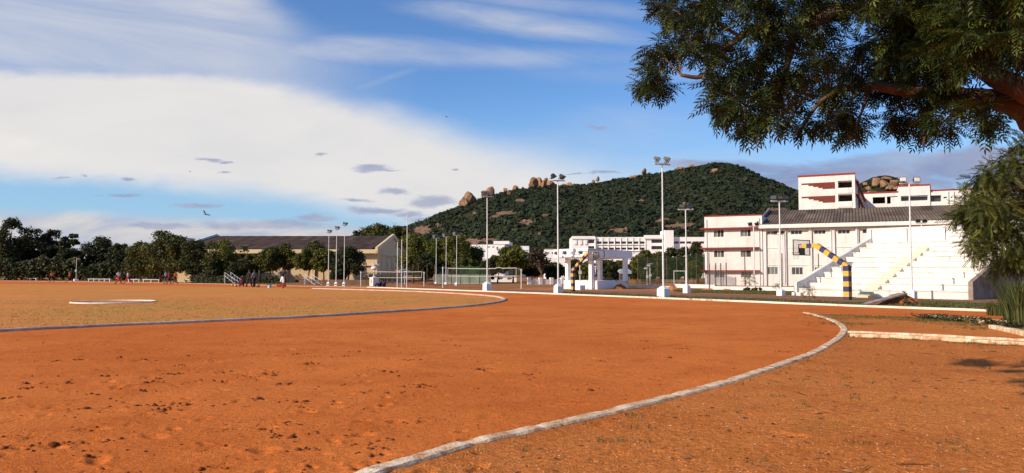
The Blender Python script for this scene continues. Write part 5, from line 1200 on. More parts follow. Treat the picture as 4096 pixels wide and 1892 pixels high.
    garment('shoes', lambda n, f: n.startswith('ank') or (n.startswith('kne') and f > .93), .014, dress.get('shoes', SHOE))
    hb_ = dress.get('hair', 0)
    m = MB()
    for k in range(1): 
        rings = []
        n = 14
        for i in range(6):
            ph = math.pi * .5 * i / 5; r = .098 * S * math.cos(ph) * 1.02; z = .02 * S + .098 * S * math.sin(ph) * 1.12
            rings.append([(hc - fw * .012 * S + hd * z) + (sd_ * math.cos(2 * math.pi * q / n) * .95 + fw * math.sin(2 * math.pi * q / n) * 1.05) * max(r, .002) for q in range(n)])
        low = [(hc - fw * .022 * S - hd * (.05 + hb_) * S) + (sd_ * math.cos(2 * math.pi * q / n) * .92 + fw * (math.sin(2 * math.pi * q / n) * 1.0 if math.sin(2 * math.pi * q / n) < .2 else .2)) * .098 * S for q in range(n)]
        rings = [low] + rings
        m.add([p for r in rings for p in r], [(i * n + q, i * n + (q + 1) % n, (i + 1) * n + (q + 1) % n, (i + 1) * n + q) for i in range(len(rings) - 1) for q in range(n)])
    m.build('hair', HAIR, t, smooth=True, world=False)
    return t
def upright(stride=0., arm=0., lean=0., sp=.11, armout=.06, bend=.15, lookdown=0.):
    """standing / walking pose, forward = +y; stride in radians"""
    hz = .93 - .10 * abs(stride) ** 1.5; J = {}
    J['pelvis'] = (0, 0, hz + .03); J['waist'] = (0, lean * .15, hz + .22); J['chest'] = (0, lean * .4, hz + .45); J['neck'] = (0, lean * .55, hz + .60); J['chin'] = (0, lean * .6 + .015, hz + .69); J['crown'] = (0, lean * .65 + .01 + lookdown * .05, hz + .785)
    for s, k in (('L', -1), ('R', 1)):
        a = stride * k; J['hip' + s] = (k * .095, 0, hz - .02); kn = (k * (.095 + sp * .15), .44 * math.sin(a) + .03, hz - .02 - .44 * math.cos(a)); b = a - (.55 * abs(stride) if a < 0 else .05)
        J['kne' + s] = kn; an = (k * (.095 + sp * .35), kn[1] + .42 * math.sin(b), max(.07, kn[2] - .42 * math.cos(b))); J['ank' + s] = an; J['toe' + s] = (an[0] + k * .02, an[1] + .16, max(.03, an[2] - .05 + (-.0 if a >= 0 else .0)))
        c = -arm * k; J['sho' + s] = (k * .185, lean * .42, hz + .50); el = (k * (.185 + armout), lean * .42 + .28 * math.sin(c), hz + .50 - .28 * math.cos(c)); J['elb' + s] = el; c2 = c + bend; wr = (el[0] + k * armout * .2, el[1] + .25 * math.sin(c2), el[2] - .25 * math.cos(c2)); J['wri' + s] = wr; J['palm' + s] = (wr[0], wr[1] + .08 * math.sin(c2), wr[2] - .08 * math.cos(c2))
    return J
def squat():
    J = {'pelvis': (0, -.05, .28), 'waist': (0, .02, .45), 'chest': (0, .14, .66), 'neck': (0, .24, .78), 'chin': (0, .29, .86), 'crown': (0, .31, .955)}
    for s, k in (('L', -1), ('R', 1)): J.update({'hip' + s: (k * .1, -.04, .26), 'kne' + s: (k * .24, .32, .46), 'ank' + s: (k * .17, .08, .08), 'toe' + s: (k * .20, .24, .035), 'sho' + s: (k * .185, .16, .69), 'elb' + s: (k * .27, .33, .54), 'wri' + s: (k * .17, .50, .46), 'palm' + s: (k * .14, .57, .42)})
    return J
def sitting(k_up=.42, lean=-.1):
    J = {'pelvis': (0, 0, .12), 'waist': (0, lean * .4, .30), 'chest': (0, lean * .7, .53), 'neck': (0, lean * .7 + .03, .68), 'chin': (0, lean * .7 + .07, .76), 'crown': (0, lean * .7 + .09, .855)}
    for s, k in (('L', -1), ('R', 1)): J.update({'hip' + s: (k * .1, .02, .11), 'kne' + s: (k * .17, .40, k_up), 'ank' + s: (k * .13, .62, .08), 'toe' + s: (k * .15, .77, .05), 'sho' + s: (k * .185, lean * .7, .57), 'elb' + s: (k * .25, .15, .38), 'wri' + s: (k * .12, .36, .42), 'palm' + s: (k * .07, .43, .41)})
    return J
LFT = R_(90); TL = R_(75)         # facing left in the photograph
WALK = 'players walking across the field'
J = upright(.42, .35); person('orange vested player in dark shorts walking left near the left benches', G(207, 1130), LFT, J, dict(top=ORANGE, bottom=BLKC, len=.75, shoes=BLKC), group=WALK)
J = upright(-.5, -.5, .05, bend=.6); person('orange shirted player in red socks jogging beside the solar lamp', G(279, 1131), LFT, J, dict(top=ORANGE, bottom=BLKC, len=.7, socks=REDC), group=WALK)
J = upright(.5, .5, .02); person('player with white shirt top and long red shorts striding left', G(474, 1137.5), LFT, J, dict(top=WHITEC, bottom=REDC, len=.95, socks=BLKC, shoes=BLKC), 1.02, group=WALK)
J = upright(-.55, -.3, .03); person('slim player in white vest and red shorts with red socks', G(512, 1137), LFT, J, dict(top=WHITEC, bottom=REDC, len=.8, socks=REDC), .98, group=WALK)
J = upright(.25, .25, .0, bend=.9); person('player in pale blue shirt and black shorts walking beside a red shirt', G(663, 1137), LFT, J, dict(top=BLUEC, bottom=BLKC, len=.85), group=WALK)
J = upright(-.2, -.2); person('red shirted player half hidden behind the pale blue shirt', G(676, 1137), LFT, J, dict(top=REDC, bottom=BLKC, len=.8), .95, group=WALK)
J = upright(.45, .4, .0); person('orange shirted player walking left at the right end of the row', G(702, 1137), LFT, J, dict(top=ORANGE, bottom=BLKC, len=.75), .97, group=WALK)
GRP = 'people standing round the balls'
person('person in maroon shirt squatting by the two tan balls', G(968, 1147), R_(35), squat(), dict(top=MAROON, bottom=NAVYC, len=2, sleeves=.8), 1.0, group=GRP)
person('tall person in black shirt and black trousers with legs apart', G(996, 1148), R_(-20), upright(.18, .05, 0, .35, .10, .3), dict(top=BLKC, bottom=BLKC, len=2, sleeves=.6), 1.02, group=GRP)
person('person in grey shirt with black sleeves and dark trousers', G(1017, 1148.5), R_(60), upright(.08, .1, 0, .12, .05, .9), dict(top=GREYC, bottom=BLKC, len=2, sleeves=.8), 1.0, group=GRP)
person('person in black shirt and black shorts with bare legs', G(1036, 1148.5), R_(130), upright(.05, .05, 0, .05, .06, .4), dict(top=BLKC, bottom=BLKC, len=.95, sleeves=1.2), 1.0, group=GRP)
J = upright(.0, .0, 0, .0, .08, .5); J['kneR'] = (.12, .12, .52); J['ankR'] = (.12, -.26, .38); J['toeR'] = (.13, -.32, .26)
person('athlete in black shirt and white shorts balancing on one leg', G(1131, 1153), R_(155), J, dict(top=BLKC, bottom=WHITEC, len=.95, sleeves=.7), 1.08, group=GRP)
J = sitting(.3, .1); J.update({'chest': (0, .22, .46), 'waist': (0, .06, .3), 'neck': (0, .36, .5), 'chin': (0, .44, .5), 'crown': (0, .53, .47), 'shoL': (-.185, .26, .47), 'shoR': (.185, .26, .47), 'elbL': (-.22, .45, .3), 'elbR': (.22, .45, .3), 'wriL': (-.15, .65, .2), 'wriR': (.15, .65, .2), 'palmL': (-.13, .72, .17), 'palmR': (.13, .72, .17), 'kneL': (-.13, .45, .12), 'kneR': (.13, .45, .12), 'ankL': (-.13, .85, .07), 'ankR': (.13, .85, .07), 'toeL': (-.14, .92, .14), 'toeR': (.14, .92, .14)})
person('person in orange shirt bending over outstretched red legs on the ground', G(1143, 1146.5), R_(95), J, dict(top=ORANGE, bottom=REDC, len=2, sleeves=.8), 1.0, group=GRP)
person('dark clothed person sitting right behind the white cabinet', G(1523, 1150), R_(100), sitting(.40, -.05), dict(top=NAVYC, bottom=BLKC, len=2, sleeves=1.2), 1.0)
person('long haired person in purple sitting on the ground right of the cabinet', G(1540, 1150), R_(85), sitting(.36, -.08), dict(top=PURPLE, bottom=BLKC, len=2, sleeves=1.2, hair=.18), 1.0)
# ================================================================ leaf tools
def inst(tmpl, faces, R, S, T):
    """tmpl (n,3), faces (m,3), R (N,3,3), S (N,), T (N,3) -> V, F"""
    V = np.einsum('nij,kj->nki', R, tmpl) * np.asarray(S)[:, None, None] + np.asarray(T)[:, None]
    n = len(T); f = faces[None] + (np.arange(n) * len(tmpl))[:, None, None]
    return V.reshape(-1, 3), f.reshape(-1, faces.shape[1])
def frames(nrm, rg, up=None):
    """rotation matrices whose local z is nrm and local x is random (or along up)"""
    nrm = nrm / np.linalg.norm(nrm, axis=1, keepdims=True); a = rg.normal(size=nrm.shape) if up is None else up
    a = a - nrm * (a * nrm).sum(1, keepdims=True); a /= np.linalg.norm(a, axis=1, keepdims=True) + 1e-9; b = np.cross(nrm, a)
    return np.stack([a, b, nrm], -1)
# a small spray of leaves (flat-ish star of 3 blades), used for trees some way off
SPRAY = np.array([(-.5, -.12, 0), (.0, -.28, .10), (.55, .0, -.06), (.02, .22, .12), (-.3, .35, -.02), (.1, .6, -.1), (.35, .30, .02)])
SPRF = np.array([(0, 1, 3), (1, 2, 3), (0, 3, 4), (3, 6, 5), (4, 3, 5)])
def crown_mesh(parent, lobes, n, leaf, mat, seed, up=.25, zmin=None, dens=1.0):
    rg = np.random.default_rng(seed); L = np.array(lobes); pr = L[:, 3] ** 2; pr /= pr.sum(); k = rg.choice(len(L), n, p=pr)
    d = rg.normal(size=(n, 3)); d[:, 2] += up; d /= np.linalg.norm(d, axis=1, keepdims=True)
    r = L[k, 3] * (1 - .5 * rg.random(n) ** 1.6) * (1 + .16 * rg.normal(size=n)) * (.78 + .5 * vnoise(d[:, 0] * 2.2 + k * 3.7, d[:, 1] * 2.2 + d[:, 2] * 1.9, seed))
    sq = np.array([1, 1, .82]); p = L[k, :3] + d * r[:, None] * sq
    nr = d * .7 + rg.normal(size=(n, 3)) * .55 + np.array([0, 0, .25])
    lt = rg.random(len(L)) * .35; t = np.clip(lt[k] + .6 * rg.random(n) - .02, 0, 1)
    V, f = inst(SPRAY, SPRF, frames(nr, rg), leaf * (.55 + .9 * rg.random(n)), p)
    return np_mesh('crown', V, f, np.repeat(t, len(SPRF)), mat, parent)
def tree(name, label, u, vtop, hw, d, seed, kind='olive', low=.22, n=2600, leaf=None, group=None, lobes_n=20, trunk_r=None, depth=.85, z0=0.0, spread=.36, cat='tree', bark=None, limbs=6):
    rn = random.Random(seed); x = XX(u, d); H = ZZ(vtop, d); R = hw / F * d; leaf = leaf or max(.14, d * .0020); n = int(n * 1.9)
    t = thing(name, label, cat, (x, d, z0), group=group); zc, rz_ = H * (1 + low) / 2, H * (1 - low) / 2; lobes = []
    for i in range(lobes_n):
        a = rn.uniform(0, 6.283); cz = rn.uniform(-.85, .9) if i > 2 else .92; rr_ = math.sqrt(max(0, 1 - cz * cz * .9)) * rn.uniform(.5, 1.05) if i > 2 else rn.uniform(0, .45)
        lr = min(R, rz_) * rn.choice((.55, .7, .85, 1.0, 1.25)) * spread; k = 1 - lr / max(R, rz_) * .75
        lobes.append((x + R * rr_ * math.cos(a) * k, d + R * depth * rr_ * math.sin(a) * k, zc + (rz_ - lr * .75) * cz, lr))
    lobes.append((x, d, zc, min(R, rz_) * .6)); lobes.append((x + R * .3, d, zc - rz_ * .3, min(R, rz_) * .5)); lobes.append((x - R * .3, d, zc - rz_ * .3, min(R, rz_) * .5))
    r0 = trunk_r or max(.09, H * .022); mb = MB(); fork = H * max(low + .05, .2); bend = rn.uniform(-.2, .2)
    mb.tube([(x, d, -.1), (x + bend * .3, d, fork * .5), (x + bend, d, fork)], [r0 * 1.3, r0, r0 * .85], 8)
    for lb in sorted(lobes, key=lambda q: -q[3])[:limbs]:
        m = Vector((x + bend, d, fork)).lerp(Vector(lb[:3]), .5) + Vector((rn.uniform(-.1, .1), 0, .12)) * R; mb.tube([(x + bend, d, fork - .05), m, lb[:3]], [r0 * .6, r0 * .4, r0 * .12], 6)
    mb.build('trunk', bark or BARK, t, smooth=True)
    crown_mesh(t, lobes, n, leaf, FOL[kind], seed * 7 + 1)
    return t

# ================================================================ hills
def hill(name, RID, D0, D1, seed, ustep, nrow, back=.5, shape=.8, mat=None, base_z=-1.0, bare=()):
    us = np.arange(RID[0][0], RID[-1][0] + 1, ustep); ru = np.interp(us, [p[0] for p in RID], [p[1] for p in RID]); ru = ru + 7 * fbm(us * .045, us * 0 + seed, seed, 4) * (1 - np.clip((ru - 900) / 120, 0, 1))
    ts = np.concatenate([np.linspace(0, 1, nrow), 1 + np.linspace(.06, back, 8)]); A_ = (us - CX) / F; Tt, AA = np.meshgrid(ts, A_, indexing='ij'); E_ = np.broadcast_to((HZ - ru) / F, Tt.shape)
    D = D0 + (D1 - D0) * Tt; X = AA * D; sh = np.where(Tt <= 1, np.clip(Tt, 0, 1) ** shape, 1 - (Tt - 1) ** 1.3 * 1.2)
    Zh = E_ * D1 * sh * np.where(Tt <= 1, (D / D1) ** .3, 1)
    nz = fbm(X * .012, D * .012, seed + 3, 5) * 22 * np.clip(Tt * 4, 0, 1) * np.clip((1.02 - Tt) * 6, 0, 1) * np.clip(E_ * 12, 0, 1)
    Zh = np.minimum(Zh + nz, np.where(Tt < 1, E_ * D * .985 , 1e9)) + EYE * np.clip(Tt * 3, 0, 1) + base_z * (Tt == 0)
    nr_, nc_ = Tt.shape; i, j = np.meshgrid(np.arange(nr_ - 1), np.arange(nc_ - 1), indexing='ij'); q = np.stack([i * nc_ + j, i * nc_ + j + 1, (i + 1) * nc_ + j + 1, (i + 1) * nc_ + j], -1).reshape(-1, 4)
    Vh = np.stack([X, D, Zh], -1).reshape(-1, 3); ch = Vh[q].mean(1); cu = CX + F * ch[:, 0] / ch[:, 1]; cv = HZ - F * (ch[:, 2] - EYE) / ch[:, 1]; tb = np.zeros(len(q)); wob = 1 + 1.2 * fbm(cu * .06, cv * .12, 4, 3)
    for bu, bv, ru_, rv_ in bare: tb = np.maximum(tb, ((((cu - bu) / ru_) ** 2 + ((cv - bv) / rv_) ** 2) < 1.1 * wob) * 1.0)
    o = np_mesh(name, Vh, q, tb, mat, smooth=True); tag(o, kind='structure')
    return us, ts, X, D, Zh
def hillmat():
    m, N = newmat('hill_earth'); tc = N.n('ShaderNodeTexCoord').outputs['Object']; n1 = N.noise(tc, .02, 5, .6); n2 = N.noise(tc, .12, 5, .65)
    c = N.mix(N.mr(n1, .4, .62), (.026, .030, .012, 1), (.045, .040, .020, 1)); b_ = N.mix(N.mr(n2, .4, .65), (.15, .082, .05, 1), (.26, .165, .11, 1)); c = N.mix(N.n('ShaderNodeAttribute', attribute_name='tint').outputs['Fac'], c, b_); finish(N, c, .95, n2, .8, 2.0, spec=.1); return m
HM = hillmat()
RID = [(1250, 1000), (1330, 978), (1431, 940), (1560, 918), (1654, 899), (1749, 861), (1800, 842), (1845, 825), (1932, 790), (2000, 770), (2067, 755), (2110, 752), (2147, 742), (2200, 740), (2258, 742), (2353, 737), (2465, 714), (2576, 698), (2640, 692), (2703, 678), (2760, 668), (2798, 662), (2850, 653), (2894, 649), (2930, 653), (2973, 666), (3020, 690), (3069, 712), (3130, 735), (3196, 762), (3300, 800), (3420, 850), (3560, 905), (3700, 960), (3900, 1020)]
RID2 = [(3330, 830), (3400, 760), (3440, 735), (3468, 720), (3500, 707), (3535, 698), (3560, 699), (3590, 708), (3620, 722), (3640, 738), (3680, 768), (3740, 820), (3800, 870)]
us2, ts2, HX2, HD2, HZ2 = hill('rocky_hill', RID2, 620, 900, 23, 5, 40, mat=HM)
BARE = [(1690, 922, 50, 22), (1755, 900, 18, 9), (2030, 855, 62, 12), (1985, 868, 40, 8), (2110, 886, 45, 12), (2500, 921, 70, 10), (2720, 905, 90, 16), (2655, 880, 30, 7), (1900, 965, 60, 12), (1960, 958, 50, 10), (2230, 808, 24, 5), (2860, 683, 22, 8), (1900, 858, 12, 9), (2740, 815, 20, 5), (2560, 800, 22, 5), (2180, 862, 22, 9), (3110, 838, 60, 10), (2080, 800, 18, 6)]
us, ts, HX, HD, HZm = hill('hill', RID, 480, 1000, 11, 4, 110, mat=HM, bare=BARE)
def scrub(name, us, ts, HX, HD, HZm, n, seed, bare, smin, smax, tmax=1.0):
    rg = np.random.default_rng(seed); i = rg.random(n * 2) ** .85 * (np.searchsorted(ts, tmax) - 1); j = rg.random(n * 2) * (len(us) - 2); i0, j0 = i.astype(int), j.astype(int); fi, fj = i - i0, j - j0
    def bl(M): return M[i0, j0] * (1 - fi) * (1 - fj) + M[i0 + 1, j0] * fi * (1 - fj) + M[i0, j0 + 1] * (1 - fi) * fj + M[i0 + 1, j0 + 1] * fi * fj
    x, y, z = bl(HX), bl(HD), bl(HZm); u = CX + F * x / y; v = HZ - F * (z - EYE) / y; ok = (v < 1060)
    for bu, bv, ru, rv in bare: ok &= ~((((u - bu) / ru) ** 2 + ((v - bv) / rv) ** 2 < 1 - .5 * rg.random(n * 2)))
    cl = vnoise(x * .03, y * .03, 9); ok &= rg.random(n * 2) < (.35 + .8 * cl); idx = np.nonzero(ok)[0][:n]; x, y, z = x[idx], y[idx], z[idx]; m = len(idx)
    s = smin + (smax - smin) * rg.random(m) ** 3; nb = 16
    d = rg.normal(size=(m, nb, 3)); d[..., 2] = np.abs(d[..., 2]) * .9 + .05; d /= np.linalg.norm(d, axis=2, keepdims=True)
    p = np.stack([x, y, z - .12 * s], -1)[:, None] + d * s[:, None, None] * (.55 + .5 * rg.random((m, nb, 1))) * np.array([1.1, 1.1, .85]); nr = d + rg.normal(size=(m, nb, 3)) * .35
    V, f = inst(SPRAY, SPRF, frames(nr.reshape(-1, 3), rg), np.repeat(s, nb) * (.55 + .5 * rg.random(m * nb)), p.reshape(-1, 3))
    base = rg.random(m) ** 1.5 * .6 + .3 * vnoise(x * .008, y * .008, 31); t = np.clip(np.repeat(base, nb) + .2 * (rg.random(m * nb)), 0, 1)
    return tag(np_mesh(name, V, f, np.repeat(t, len(SPRF)), FOL['scrub']), kind='stuff')
scrub('hillside_scrub', us, ts, HX, HD, HZm, 20000, 51, BARE, 1.0, 5.0)
scrub('rocky_hill_scrub', us2, ts2, HX2, HD2, HZ2, 1100, 52, [(3535, 738, 55, 34), (3500, 770, 30, 20), (3560, 770, 40, 14)], 1.8, 3.8)
# boulders
def rockmesh(mb, c, w_, h, dpt, seed, tilt=0):
    bm = bmesh.new(); bmesh.ops.create_icosphere(bm, subdivisions=4, radius=1); rn = np.random.default_rng(seed); off = rn.random(3) * 50
    cs = np.array([v.co[:] for v in bm.verts]); f1 = fbm(cs[:, 0] * 1.3 + off[0], cs[:, 1] * 1.3 + cs[:, 2] * .5 + off[1], seed, 3); f2 = fbm(np.arctan2(cs[:, 1], cs[:, 0]) * 2.2 + off[2], cs[:, 2] * .8, seed + 5, 4)
    pn = [Vector(rn.normal(size=3) * np.array([1, 1, .7])).normalized() for _ in range(11)]; ph = [rn.uniform(.45, .82) for _ in pn]
    for v, a, b in zip(bm.verts, f1, f2):
        k = 1 + .35 * a + .30 * b; q = v.co.copy()
        for n_, h_ in zip(pn, ph):
            e = q.dot(n_) - h_
            if e > 0: q -= n_ * e * .93
        q *= k * 1.25; q.z = (max(q.z, -.55) + .1 * b); z = q.z; v.co = Vector((c[0] + q.x * w_ / 2 + tilt * z * w_ * .25, c[1] + q.y * dpt / 2, c[2] + h * .45 + z * h * .52))
    mb.add([v.co for v in bm.verts], [[v.index for v in f.verts] for f in bm.faces]); bm.free()
def boulder(label, u, vt, vb, wpx, d, seed, tilt=0, n=1, group='boulders on the hill'):
    mb = MB(); rn = random.Random(seed); sc = d / F; x = XX(u, d); z0, z1 = ZZ(vb, d), ZZ(vt, d)
    if n == 1: rockmesh(mb, (x, d, z0 - (z1 - z0) * .1), wpx * sc, (z1 - z0) * 1.08, wpx * sc * .9, seed, tilt)
    else:
        for k in range(n):
            f = (k + .5) / n; w_ = wpx * sc / n * rn.uniform(1.3, 2.0); hh = (z1 - z0) * rn.uniform(.6, 1.05); rockmesh(mb, (x + (f - .5) * wpx * sc, d + rn.uniform(-5, 5), z0 + rn.uniform(-.1, .1) * hh), w_, hh, w_, seed + k, rn.uniform(-.4, .4))
    return tag(mb.build('boulder', ROCK, smooth=False), label, 'boulder', group)
BL = [('leftmost tall leaning rock tower on the hill shoulder', 1876, 765, 822, 58, 965, 1, .55), ('lower rock slab at the foot of the leftmost rock tower', 1853, 790, 832, 34, 955, 2, .3), ('tall upright split rock tower right of the leftmost one', 1964, 742, 787, 40, 985, 3, .1), ('squat rock leaning on the left side of the upright rock tower', 1945, 762, 788, 34, 975, 4, .2),
      ('small round boulder in the gap right of the rock towers', 2021, 752, 770, 18, 990, 5, 0), ('single tan boulder on the ridge before the broad outcrop', 2062, 742, 762, 22, 990, 6, .2), ('half buried boulder below the ridge right of the towers', 2034, 764, 781, 16, 960, 7, 0)]
for lb, u, a, b, w_, d, s, tl in BL: boulder(lb, u, a, b, w_, d, s, tl)
boulder('broad rock outcrop crowning the ridge left of the v shaped lamps', 2168, 714, 762, 88, 985, 20, 0, 4); boulder('rock ledge right of the v shaped lamps on the ridge', 2258, 733, 762, 60, 990, 30, 0, 3)
boulder('large sunlit block at the right end of the broad outcrop', 2203, 719, 764, 44, 975, 40, -.1)
for lb, u, a, b, w_, s in [('pointed little rock on the ridge between outcrop and lone boulder', 2393, 708, 726, 16, 41), ('lone egg shaped boulder standing on the ridge', 2579, 674, 700, 20, 42), ('flat rock left of the lone egg shaped boulder', 2543, 698, 714, 26, 43), ('rock ledge just right of the tallest lamp head', 2722, 668, 686, 46, 44), ('brown rock ledge nearer the hill summit', 2770, 660, 674, 34, 45), ('low rocks on the ridge left of the tallest lamp', 2530, 704, 720, 26, 46), ('small rock stub on the ridge right of the outcrop', 2375, 720, 736, 14, 47)]: boulder(lb, u, a, b, w_, 995, s)
for k, (lb, u, v, w_) in enumerate([('pale boulder low on the left slope of the hill', 1901, 858, 13), ('squarish pale boulder between the left lamp pole and rocks', 1752, 903, 10), ('boulder pair above the white pavilion on the slope', 2390, 897, 16), ('pale rock high on the slope below the summit', 2867, 684, 22), ('tan rock on the slope right of the tallest pole', 2875, 732, 12), ('small pale rock in the middle of the dark slope', 2480, 768, 9), ('brown rock knob above the long white building', 2510, 918, 20), ('pale rock on the slope left of the three storey block', 2742, 816, 14), ('small rock right of the middle pole on the lower slope', 2158, 935, 12), ('rock by the bare patch left of the middle pole', 2100, 884, 14), ('grey rock in the low slope behind the house roofs', 2183, 944, 11), ('pale boulder in the lower left slope', 1772, 920, 9)]):
    i = len(ts) - 9; # find slope distance where the surface meets this image row
    j = int(np.clip(np.searchsorted(us, u), 0, len(us) - 1)); vv = HZ - F * (HZm[:110, j] - EYE) / HD[:110, j]; r_ = int(np.argmin(np.abs(vv - v))); d = HD[r_, j]; boulder(lb, u, v - w_ * .55, v + w_ * .4, w_, float(d) - 2, 60 + k)
RB = [('summit slab of the rocky hill behind the college wing', 3545, 703, 730, 60, 2), ('left sunlit cliff block of the rocky hill', 3515, 712, 745, 34, 1), ('central cliff block of the rocky hill', 3548, 720, 752, 40, 1), ('right cliff block of the rocky hill', 3585, 716, 750, 38, 1), ('lower round boulder of the rocky hill', 3568, 742, 758, 34, 1), ('dark right shoulder rock of the rocky hill', 3614, 720, 750, 30, 1), ('long low slab at the foot of the rocky hill', 3500, 762, 776, 46, 1), ('small left rock on the rocky hill flank', 3470, 728, 742, 18, 1), ('stacked blocks under the cliff of the rocky hill', 3590, 742, 762, 40, 3), ('left lower rock of the rocky hill', 3478, 742, 762, 22, 1)]
for k, (lb, u, a, b, w_, n) in enumerate(RB): boulder(lb, u, a, b, w_, 868 - (b - 720) * 1.2, 90 + k * 5, 0, n, group='boulders on the rocky hill')

# ================================================================ trees in the middle distance
def T(label, *a, **k): return tree('tree', label, *a, **k)
G1 = 'dark trees along the left edge of the field'
for k, (u, vt, hw, d, lb, kd) in enumerate([(-60, 862, 90, 148, 'tree cut by the left frame edge', 'deep'), (38, 867, 66, 146, 'tallest dark tree near the left frame edge', 'deep'), (128, 908, 74, 152, 'dark broad tree right of the tallest left one', 'deep'), (215, 914, 62, 150, 'dark tree with pointed top above the orange vested player', 'deep'), (284, 930, 46, 147, 'narrow dark tree just left of the solar lamp', 'deep'), (392, 943, 72, 150, 'round topped dark tree right of the gap by the solar lamp', 'deep'), (478, 972, 54, 147, 'lower dark tree behind the red and white player', 'deep'), (560, 965, 76, 125, 'olive tree left of the tall twiggy one', 'olive'), (642, 917, 78, 114, 'tall olive tree with twiggy top at the left of the hall', 'olive'), (705, 940, 66, 113, 'olive tree in front of the water tank building', 'olive'), (772, 958, 62, 112, 'dark tree touching the left end of the brown roof', 'deep')]):
    T(lb, u, vt, hw, d, 100 + k, kd, low=.10, n=4200, group=G1, lobes_n=34, spread=.32)
G2 = 'trees in front of the yellow hall'
for k, (u, vt, hw, d, lb, kd, low) in enumerate([(902, 956, 82, 113, 'large light olive tree before the left part of the brown roof', 'bright', .16), (1018, 1012, 44, 112, 'small tree between the two larger ones by the hall', 'olive', .2), (1078, 988, 44, 111, 'tree rising to the eave behind the standing group', 'olive', .22), (1142, 974, 42, 112, 'slender tree behind the one legged athlete', 'olive', .25), (1232, 990, 56, 111, 'leaning branched tree right of the athlete', 'olive', .28), (1262, 962, 50, 113, 'pointed tree rising over the roof edge left of the floodlight trio', 'olive', .25), (1296, 992, 44, 110, 'tree behind the right stair stand', 'bright', .25), (1392, 983, 66, 108, 'dark round tree behind the floodlight trio', 'deep', .12), (958, 1040, 46, 110, 'low bushy tree left of the standing group', 'deep', .05), (1352, 1050, 36, 107, 'low dark tree under the floodlight trio', 'deep', .05), (850, 1040, 40, 111, 'low dark tree at the left end of the hall', 'deep', .05)]):
    T(lb, u, vt, hw * 1.22, d, 130 + k, kd, low=low, n=4000, group=G2, lobes_n=30, spread=.33)
G3 = 'trees between the yellow hall and the pavilion'
for k, (u, vt, hw, d, lb, kd, low) in enumerate([(1505, 890, 92, 175, 'feathery dark tree rising behind the right roof gable', 'olive', .3), (1592, 902, 62, 172, 'feathery tree right of the gable top', 'olive', .3), (1440, 920, 60, 178, 'far tree crown just over the brown roof ridge', 'deep', .3), (1652, 930, 78, 108, 'bright olive tree behind the flagpole', 'bright', .15), (1745, 952, 72, 107, 'bright olive tree behind the leftmost court floodlight', 'bright', .15), (1822, 930, 74, 106, 'tallest bright olive tree behind the court floodlights', 'bright', .15), (1892, 985, 62, 108, 'dark tree right of the court floodlights', 'olive', .12), (1700, 1010, 60, 104, 'low tree filling behind the left net posts', 'deep', .06), (1860, 1030, 60, 103, 'low tree behind the green practice net', 'olive', .06), (1945, 1040, 44, 103, 'low dark tree behind the floodlight pole with the rocks', 'deep', .1), (2052, 985, 92, 104, 'wide olive tree with forked trunk behind the volleyball net', 'bright', .32), (1990, 1020, 50, 106, 'olive tree left of the wide forked one', 'olive', .3), (2130, 1030, 60, 108, 'dark tree between the wide tree and the bare one', 'deep', .2), (2215, 1050, 46, 110, 'dark tree under the bare twigs left of the pavilion', 'deep', .12)]):
    T(lb, u, vt, hw, d, 150 + k, kd, low=low, n=4200, group=G3, lobes_n=32, spread=.33)
G4 = 'trees behind and right of the pavilion'
for k, (u, vt, hw, d, lb, kd, low) in enumerate([(2300, 1036, 48, 98, 'dark tree seen under the pavilion roof at the left', 'deep', .06), (2350, 1044, 40, 97, 'dark tree seen between the two left pavilion columns', 'olive', .06), (2432, 1038, 48, 97, 'dark tree seen between the middle pavilion columns', 'deep', .05), (2480, 1040, 40, 99, 'olive tree seen beside the right pavilion column', 'olive', .05), (2548, 1028, 44, 106, 'olive tree just right of the pavilion roof', 'olive', .08), (2578, 998, 46, 112, 'tree reaching the base of the long building', 'olive', .1), (2640, 1006, 46, 108, 'olive tree behind the tallest floodlight pole', 'olive', .08), (2690, 990, 44, 112, 'dark tree below the square tower', 'deep', .1), (2740, 985, 42, 110, 'dark tree behind the shorter floodlight pole', 'deep', .1), (2792, 966, 44, 106, 'tall layered dark tree touching the three storey block', 'deep', .1), (2775, 1040, 40, 102, 'bright shrubby tree at the left wall of the three storey block', 'bright', .05), (2590, 1070, 50, 100, 'low shrubby tree behind the rail fence', 'olive', .03), (2680, 1060, 50, 100, 'low dark tree behind the goal frame', 'deep', .03), (2840, 1010, 36, 118, 'tree hidden behind the three storey block', 'deep', .1)]):
    T(lb, u, vt, hw, d, 180 + k, kd, low=low, n=3300, group=G4, lobes_n=28, spread=.34)
